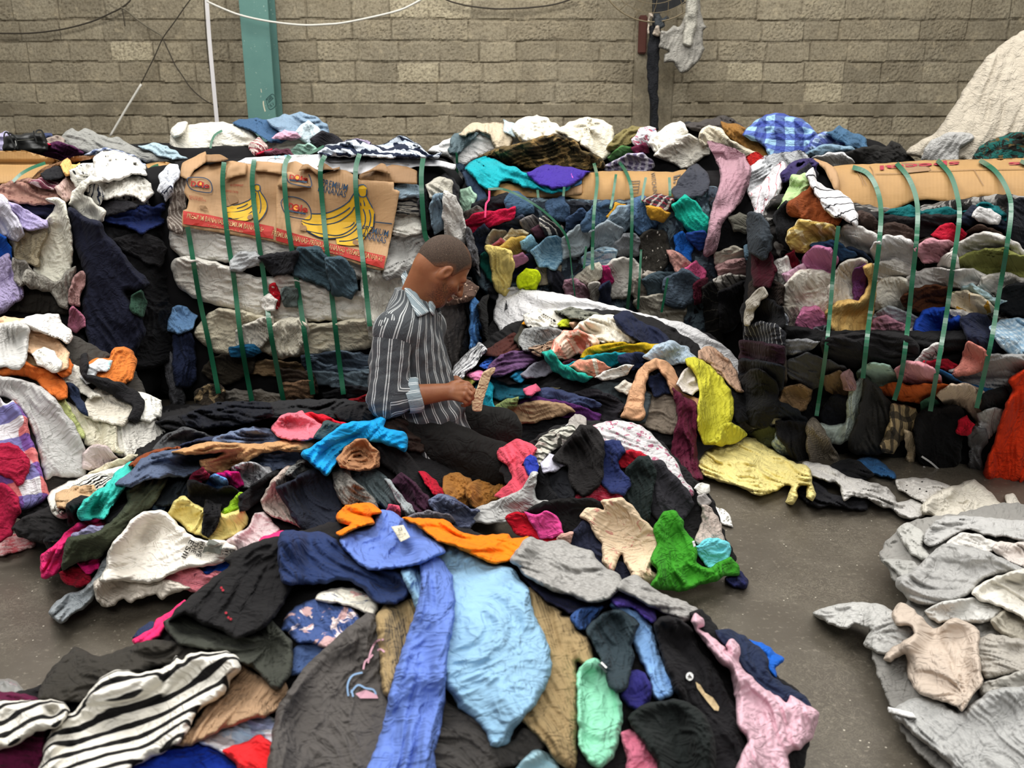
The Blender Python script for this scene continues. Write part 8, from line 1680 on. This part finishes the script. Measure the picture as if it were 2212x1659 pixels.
# close cropped hair: a thin cap over the skull behind the hairline
Hf = Field(headC - 0.16, headC + 0.16, 0.0036); X_, Y_, Z_ = Hf.grid(tuple(slice(0, n) for n in Hf.n)); P_ = np.stack([X_, Y_, Z_], -1)
Hf.ell(hp(-0.012, 0, 0.030), HAX, (0.098, 0.077, 0.088), 0.01); Hf.ell(hp(-0.045, 0, 0.000), HAX, (0.062, 0.066, 0.066), 0.02)
L_h = (P_ - headC) @ HAX.T; hl = np.interp(L_h[..., 0], [-0.11, -0.085, -0.06, -0.035, 0.0, 0.022, 0.034, 0.055, 0.075, 0.10], [-0.052, -0.050, -0.034, -0.006, 0.006, -0.010, 0.020, 0.052, 0.060, 0.085])
skull = Hf.F.copy(); Hf.F = np.maximum(skull - 0.0030, np.maximum(-(skull + 0.010), (hl - L_h[..., 2]) * 0.7)).astype(np.float32)
V, Q = Hf.mesh(); V = relax(V, Q, 2, 0.4)
hb = NB('cropped_hair'); v = hb.obj(); n = hb.noise(v, 420, 2, 0.7); n0 = hb.noise(v, 14, 3); a_t = hb.t.nodes.new('ShaderNodeAttribute'); a_t.attribute_name = 'thin'
c = hb.mix(hb.step(n, 0.5, 0.15), srgb('2d241e'), srgb('5a493d')); c = hb.mix(hb.math('MULTIPLY', a_t.outputs['Fac'], 0.72), c, srgb('85573a'))
c = hb.mix(hb.math('MULTIPLY', hb.step(hb.noise(v, 300, 1), 0.74, 0.03), 0.5), c, srgb('a79c8f'))
a_r = hb.t.nodes.new('ShaderNodeAttribute'); a_r.attribute_name = 'rim'; c = hb.mix(hb.math('MULTIPLY', a_r.outputs['Fac'], hb.step(hb.noise(v, 260, 2, 0.7), 0.42, 0.3)), c, srgb('8b583a'))
HAIR = hb.done(c, 0.8, hb.bump(n, 0.5, 0.003), 0.25)
lv = (V - headC) @ HAX.T; thin = np.clip(1 - np.linalg.norm((lv - [0.035, 0.0, 0.105]) / [0.06, 0.05, 0.06], axis=1), 0, 1) ** 0.7
hv_ = np.interp(lv[:, 0], [-0.11, -0.085, -0.06, -0.035, 0.0, 0.022, 0.034, 0.055, 0.075, 0.10], [-0.052, -0.050, -0.034, -0.006, 0.006, -0.010, 0.020, 0.052, 0.060, 0.085])
rim = np.clip(1 - (lv[:, 2] - hv_) / 0.030, 0, 1) ** 0.8
put('hair', V, Q, HAIR, man, dict(thin=thin, rim=rim))
# --- shirt: trunk, sleeves, cuffs, collar
def cloth_field(lo, hi, cell=0.0055): return Field(lo, hi, cell)
SH = cloth_field((-0.64, 2.92, 0.20), (0.02, 3.62, 0.92))
X_, Y_, Z_ = SH.grid(tuple(slice(0, n) for n in SH.n))
rows = [(612, 884, 30, 0.050), (640, 893, 42, 0.075), (665, 893, 52, 0.12), (700, 884, 66, 0.17), (740, 881, 78, 0.19), (780, 884, 88, 0.19), (820, 888, 93, 0.19), (860, 893, 94, 0.195), (890, 905, 98, 0.21), (925, 918, 102, 0.235), (965, 926, 103, 0.245)]
zz_ = []; cx_l = []; cy_l = []; bb = []; aa = []
for py, px, hw, a in rows:
    p = at(px, py, 3.28); zz_.append(p[2]); cx_l.append(p[0]); cy_l.append(p[1]); bb.append(hw * 3.4 / FPX); aa.append(a)
o_ = np.argsort(zz_); I_ = lambda q: np.interp(Z_, np.array(zz_)[o_], np.array(q)[o_])
by = math.radians(10); hb_ = np.array([math.cos(by), math.sin(by)])
dx, dy = X_ - I_(cx_l), Y_ - I_(cy_l); qf = dx * hb_[0] + dy * hb_[1]; qs = dx * hb_[1] - dy * hb_[0]; b_, a_ = I_(bb), I_(aa)
ang_ = np.arctan2(qs / a_, qf / b_)
ff = perlin(ang_ * 2.2 + Z_ * 3, Z_ * 9 - ang_ * 1.5, 5); fo = 0.011 * np.abs(ff) + 0.006 * perlin(ang_ * 5 + 9, Z_ * 22 + ang_ * 3, 7)
sag = 0.020 * np.exp(-((Z_ - (at(890, 868, 3.28)[2])) / 0.035) ** 2) * (0.6 + 0.4 * np.cos(ang_))
SH.F = ((np.sqrt((qf / b_) ** 2 + (qs / a_) ** 2) - 1) * np.minimum(a_, b_) * 0.9 - fo - sag + 0.006).astype(np.float32)
SH.limb(neckB - [0, 0, 0.040], shR - [0, 0, 0.005], 0.062, 0.076, 0.06); SH.limb(neckB - [0, 0, 0.040], shL, 0.062, 0.074, 0.06)
hem = at(905, 948, 3.28)[2] - 0.05 * np.clip((qs + 0.05) / 0.2, 0, 1) * 0 + 0.02 * np.sin(ang_ * 2 + 1.0) - 0.10 * (X_ - (-0.37)) * 0.0
SH.F = np.maximum(SH.F, hem - 0.012 - Z_ - 0.02 * 0).astype(np.float32)
top = at(893, 640, 3.28)[2]
SH.F = np.maximum(SH.F, Z_ - at(884, 622, 3.28)[2]).astype(np.float32)
SH.limb(hp(-0.030, 0, -0.03), neckB + np.array([0.035, 0, 0.005]), 0.066, 0.058, 0.006, True); SH.limb(hp(0.03, 0, -0.08), neckB + np.array([0.075, 0, -0.01]), 0.05, 0.04, 0.006, True)
V, Q = SH.mesh(); V = relax(V, Q, 2, 0.45)
def shirt_mat(name, dark, lite, fine, per):
    b = NB(name); uv = b.uv(); x, y, _ = b.sep(uv); xw = b.math('ADD', x, b.math('MULTIPLY', b.noise(uv, 5, 2), 0.010))
    fr = b.math('FRACT', b.math('DIVIDE', xw, per)); st = lambda lo, hi: b.math('MULTIPLY', b.step(fr, lo, 0.018), b.math('SUBTRACT', 1.0, b.step(fr, hi, 0.018)))
    m = b.math('ADD', st(0.10, 0.19), st(0.30, 0.39)); f2 = b.math('MULTIPLY', b.step(b.math('FRACT', b.math('DIVIDE', xw, per / 9)), 0.5, 0.2), 0.35)
    c = b.mix(f2, srgb(dark), srgb(fine)); c = b.mix(m, c, srgb(lite))
    w1 = b.noise(b.comb(b.math('MULTIPLY', x, 1.5), y), 14, 4, 0.6, 1.2); w1 = b.math('ABSOLUTE', b.math('SUBTRACT', w1, 0.5))
    return b.done(c, 0.85, b.bump(w1, 0.7, 0.012), 0.2, 0.05)
STR1 = shirt_mat('striped_shirting', '35383b', 'b9bcbb', '70757a', 0.040); STR2 = shirt_mat('striped_lining', '7c8a90', 'c9cfd0', '98a4a9', 0.030)
cxv = np.interp(V[:, 2], np.array(zz_)[o_], np.array(cx_l)[o_]); cyv = np.interp(V[:, 2], np.array(zz_)[o_], np.array(cy_l)[o_])
dxv, dyv = V[:, 0] - cxv, V[:, 1] - cyv; qf, qs = dxv * hb_[0] + dyv * hb_[1], dxv * hb_[1] - dyv * hb_[0]
an_v = np.arctan2(qs / 0.19, qf / 0.155)
uvs = np.stack([np.where(V[:, 2] > at(890, 715, 3.28)[2], qf + 3.02, an_v * 0.172 + 3.0), V[:, 2]], -1)
uvs[:, 0] = an_v * 0.172 + 3.0
shirt = put('shirt', V, Q, STR1, man, uv=uvs)
def sleeve(nm, s0, e0, c0, r, seed):
    s0, e0, c0 = map(np.array, (s0, e0, c0)); lo = np.minimum(np.minimum(s0, e0), c0) - 0.13; hi = np.maximum(np.maximum(s0, e0), c0) + 0.13
    Fd = Field(lo, hi, 0.0052); Fd.limb(s0, e0, r[0], r[1], 0.03); Fd.limb(e0, c0, r[1], r[2], 0.03)
    X, Yy, Z = Fd.grid(tuple(slice(0, n) for n in Fd.n)); ax1 = (e0 - s0) / np.linalg.norm(e0 - s0)
    t = ((X - s0[0]) * ax1[0] + (Yy - s0[1]) * ax1[1] + (Z - s0[2]) * ax1[2]); d_el = np.sqrt((X - e0[0]) ** 2 + (Yy - e0[1]) ** 2 + (Z - e0[2]) ** 2)
    fo = 0.010 * np.abs(perlin(t * 20 + X * 8, Yy * 12 + Z * 7, seed)) + 0.005 * perlin(t * 34 + Z * 10, X * 22 + Yy * 20, seed + 1)
    Fd.F = (Fd.F - fo * (0.5 + 0.9 * np.exp(-(d_el / 0.10) ** 2)) + 0.003).astype(np.float32)
    ax2 = (c0 - e0) / np.linalg.norm(c0 - e0); cut = (X - c0[0]) * ax2[0] + (Yy - c0[1]) * ax2[1] + (Z - c0[2]) * ax2[2]
    Fd.F = np.maximum(Fd.F, cut).astype(np.float32)
    V, Q = Fd.mesh(); V = relax(V, Q, 2, 0.45)
    def arc(V):
        d1 = V - s0; t1 = np.clip(d1 @ ax1, 0, np.linalg.norm(e0 - s0)); p1 = s0 + t1[:, None] * ax1; d2 = V - e0; t2 = np.clip(d2 @ ax2, 0, np.linalg.norm(c0 - e0)); p2 = e0 + t2[:, None] * ax2
        r1 = np.linalg.norm(V - p1, axis=1); r2 = np.linalg.norm(V - p2, axis=1); use2 = r2 < r1
        def an(ax, d):
            side = np.array([0, -1.0, 0]); u = side - ax * (side @ ax); u /= np.linalg.norm(u); w = np.cross(ax, u); return np.arctan2(d @ w, d @ u)
        A = np.where(use2, an(ax2, V - p2), an(ax1, V - p1)); return A
    uvs = np.stack([arc(V) * 0.062 + 1.007, V[:, 2]], -1)
    o = put(nm, V, Q, STR1, shirt, uv=uvs)
    # turned back cuff
    n = 28; L = 0.050; V2 = []; a_ = np.array([0, 0, 1.0]); u = np.cross(ax2, a_); u /= np.linalg.norm(u); w = np.cross(u, ax2)
    prof = [(-L, r[2] + 0.010), (-L * 0.6, r[2] + 0.013), (-0.006, r[2] + 0.012), (0.003, r[2] + 0.006), (0.002, r[2] - 0.004), (-0.02, r[2] - 0.008)]
    for tt, rr in prof:
        for k in range(n):
            a = 2 * math.pi * k / n; rj = rr * (1 + 0.05 * math.sin(3 * a + seed) + 0.03 * math.sin(5 * a)); V2.append(c0 + ax2 * (tt + 0.006 * math.sin(2 * a + seed)) + (u * math.cos(a) + w * math.sin(a)) * rj)
    F2 = [(i * n + k, i * n + (k + 1) % n, (i + 1) * n + (k + 1) % n, (i + 1) * n + k) for i in range(len(prof) - 1) for k in range(n)]
    V2 = np.array(V2); uv2 = np.stack([np.tile(np.arange(n) / n, len(prof)) * 0.36, np.repeat([q[0] for q in prof], n)], -1)
    c = mesh_obj('cuff', V2 - np.array(man.location), F2, STR2, uv=uv2); c.location = man.location; adopt(c, shirt); c['label'] = 'pale turned back cuff'
sleeve('sleeve', shR, elR, elR + (wrR - elR) * 0.52, (0.073, 0.067, 0.052), 3)
sleeve('sleeve', shL, elL, elL + (wrL - elL) * 0.45, (0.072, 0.062, 0.048), 13)
SUP['sh'] = dict(f=lambda x, y, z: SH.at(np.stack([x, y, z], -1)), t0=2.7, t1=3.9, buf=np.zeros((416, 554), np.float32))
cl_ = build_patch('collar', [(876, 584), (884, 600), (893, 618), (905, 640), (918, 660), (927, 674), (903, 685), (893, 668), (880, 642), (869, 612), (866, 596)], 'sh', None, STR2, ang=1.0, T=0.010, lam=12, amp=0.25, kind='d', corner=0.2, wob=0.3, parent=shirt, step=3.5, edge=0.7); cl_.obj['label'] = 'pale striped collar'
cl2 = build_patch('collar', [(926, 652), (938, 648), (942, 660), (936, 682), (928, 672)], 'sh', None, STR2, ang=1.0, T=0.008, lam=9, amp=0.2, kind='d', corner=0.2, wob=0.3, parent=shirt, step=3.5, edge=0.7)
# --- trousers
TR = Field((-0.64, 2.90, 0.0), (0.10, 3.64, 0.52), 0.0060)
TR.ell(pelv + np.array([-0.03, 0, 0.0]), np.eye(3), (0.13, 0.17, 0.11), 0.04)
for h0, k0, a0 in ((hipR, knR, anR), (hipL, knL, anL)):
    TR.limb(h0 + [-0.03, 0, -0.03], k0, 0.104, 0.076, 0.03); TR.limb(k0, k0 + [0.02, 0, -0.03], 0.074, 0.066, 0.02); TR.limb(k0 + np.array([0, 0, -0.02]), a0, 0.072, 0.060, 0.03)
X, Yy, Z = TR.grid(tuple(slice(0, n) for n in TR.n))
TR.F = (TR.F - 0.010 * np.abs(perlin(X * 9 + Z * 14, Yy * 10 + Z * 6, 3)) - 0.004 * perlin(X * 22, Z * 26 + Yy * 18, 4) + 0.004).astype(np.float32)
V, Q = TR.mesh(); V = relax(V, Q, 2, 0.45)
put('trousers', V, Q, cloth_mat('1c1b1a'), man, uv=np.stack([V[:, 0], V[:, 2]], -1))
# the pale strip he pulls out of the heap
support('hp', lambda x, y, z: 3.26 + (x + 0.12) * 1.2 - y, 2.6, 4.4)
st_ = build_patch('cloth_strip', [(1021, 886), (1020, 868), (1026, 850), (1031, 834), (1038, 816), (1044, 804), (1056, 797), (1070, 794), (1068, 804), (1060, 814), (1056, 828), (1050, 846), (1044, 864), (1040, 888)], 'hp', 'e3c8a0', ang=-1.1, T=0.004, flat=True, wob=0.4, edge=0.9); tag(st_.obj, 'pale beige cloth strip pulled taut in the hands of the man', 'cloth strip')
# ------------------------------------------------------------------ prints and labels on single garments
INK = flat_mat('shirt_ink', '2c2926', 0.8); GIN = flat_mat('shirt_ink_grey', '6d7068', 0.8); CREAM = cloth_mat('d8d2bb'); WHI = cloth_mat('e6e6e4')
z5 = crop(380, 1130, 12.29); tee = NAMED['large white shirt with black slogan print on the left heap']
for t, a, b, h in (('HAVE', (655, 470), (535, 870), 10), ('THE', (505, 470), (395, 775), 10), ("E'SIII", (375, 430), (140, 890), 11), ('DO', (1440, 690), (1405, 925), 10), ('!!!', (1262, 650), (1232, 832), 12)):
    print_text(t, 'ml', z5(*a), z5(*b), h, INK, tee.obj, 0.004, 'slogan_print', 0.01)
poly_print('700,790 830,755 1190,830 1240,560 1000,650 760,620', 'ml', tee.obj, GIN, z5, 'slogan_print', 0.003)
poly_print('870,430 1000,450 1160,525 1020,590 800,590', 'ml', tee.obj, GIN, z5, 'slogan_print', 0.003)
z8 = crop(700, 1100, 2.9493); z9 = crop(1462, 1100, 2.9493); z6s = crop(1462, 640, 2.9493)
gry = NAMED['large washed grey shirt with faded pink and blue cloud print'].obj; PK = flat_mat('print_pink', 'c99aa8', 0.8); SKY = flat_mat('print_sky', '7f9dbf', 0.8)
for s, m in (('280,980 300,900 335,840 380,830', PK), ('250,1020 262,970 295,945 310,925', PK), ('340,900 360,890 385,910', PK), ('155,1190 150,1120 180,1060 245,1040', SKY), ('170,1170 215,1120 265,1140 315,1150 330,1180', SKY), ('175,1150 185,1195', SKY)):
    ribbon('cloud_print', 'fg', pts(s, z8), 4.0, m, 0.005, gry, 0.0008, R=1, sm=6, seg=4)
poly_print('200,1175 265,1150 335,1180 345,1205 230,1205', 'fg', gry, PK, z8, 'cloud_print', 0.005)
blk = NAMED['black shirt with animal print badge beside the pale pink sweatshirt'].obj
an = np.linspace(0, 2 * math.pi, 19)[:-1]
poly_print(' '.join('%f,%f' % (82 + 24 * math.cos(t), 1065 + 27 * math.sin(t)) for t in an), 'fg', blk, flat_mat('badge_white', 'd5d5d2', 0.7), z9, 'badge', 0.006)
line('70,1070 82,1058 95,1075', 'fg', blk, INK, z9, 2.0, 0.008, 'badge_mark'); line('80,1050 84,1075', 'fg', blk, INK, z9, 1.6, 0.008, 'badge_mark')
poly_print('120,1100 150,1120 180,1170 230,1200 270,1260 265,1285 240,1280 190,1220 160,1180 130,1140', 'fg', blk, flat_mat('badge_gold', 'c4ad84', 0.7), z9, 'animal_print', 0.006)
lab = build_patch('care_label', pts('428,112 505,100 548,178 488,208', z8), 'fg', None, CREAM, T=0.004, flat=True, corner=0.05, wob=0, parent=NAMED['periwinkle blue long sleeve shirt, one sleeve hanging to the bottom edge'].obj); lab.obj['label'] = 'cream care label'
print_text('XS', 'fg', z8(470, 140), z8(500, 133), 7, INK, lab.obj, 0.003, 'label_print', 0.0); print_text('MADE IN', 'fg', z8(468, 172), z8(522, 160), 4, INK, lab.obj, 0.003, 'label_print', 0.0)
l2 = build_patch('white_tag', pts('1345,1258 1500,1295 1525,1330 1480,1330 1350,1295', z9), 'rh', None, WHI, T=0.008, flat=True, corner=0.1, wob=0, parent=NAMED['large pale grey marl cloth at the bottom right corner with a white tag'].obj); l2.obj['label'] = 'white tag'
line('1560,1020 1620,1060 1670,1105', 'b4', NAMED['black fluffy bag with a white chevron mark at the foot of the right bale'].obj, WHI, z6s, 4, 0.006, 'chevron_mark'); line('1670,1105 1620,1110 1570,1085', 'b4', NAMED['black fluffy bag with a white chevron mark at the foot of the right bale'].obj, WHI, z6s, 3, 0.006, 'chevron_mark')
print_text('MY', 'b4', z6s(1650, 345), z6s(1560, 400), 12, INK, PARENTS['right'], 0.006, 'cloth_lettering', 0.0)
blo = NAMED['black blouse with small red flower embroidery on the foreground heap'].obj; FR = flat_mat('thread_red', '9a2030', 0.8); z7 = crop(0, 1100, 2.9493)
for cx, cy in ((1420, 515), (1455, 690), (1440, 660), (1410, 500), (1470, 700)): poly_print(' '.join('%f,%f' % (cx + 9 * math.cos(t), cy + 8 * math.sin(t)) for t in an), 'fg', blo, FR, z7, 'embroidery', 0.006)
grn = NAMED['bright green shirt at the right front of the heap right of the man'].obj
sz = build_patch('size_label', pts('97,205 112,200 122,235 108,242', z9), 'cr', None, WHI, T=0.003, flat=True, corner=0.05, wob=0, parent=grn, step=3)
mint = NAMED['mint green tank top with dark and white shoulder stripes'].obj
for s, m, w in (('1750,985 1800,1040', flat_mat('trim_dark', '2b3a38'), 5), ('1765,975 1800,1010', WHI, 4)): ribbon('shoulder_stripe', 'fg', pts(s, z8), w, m, 0.006, mint, 0.001, R=1)
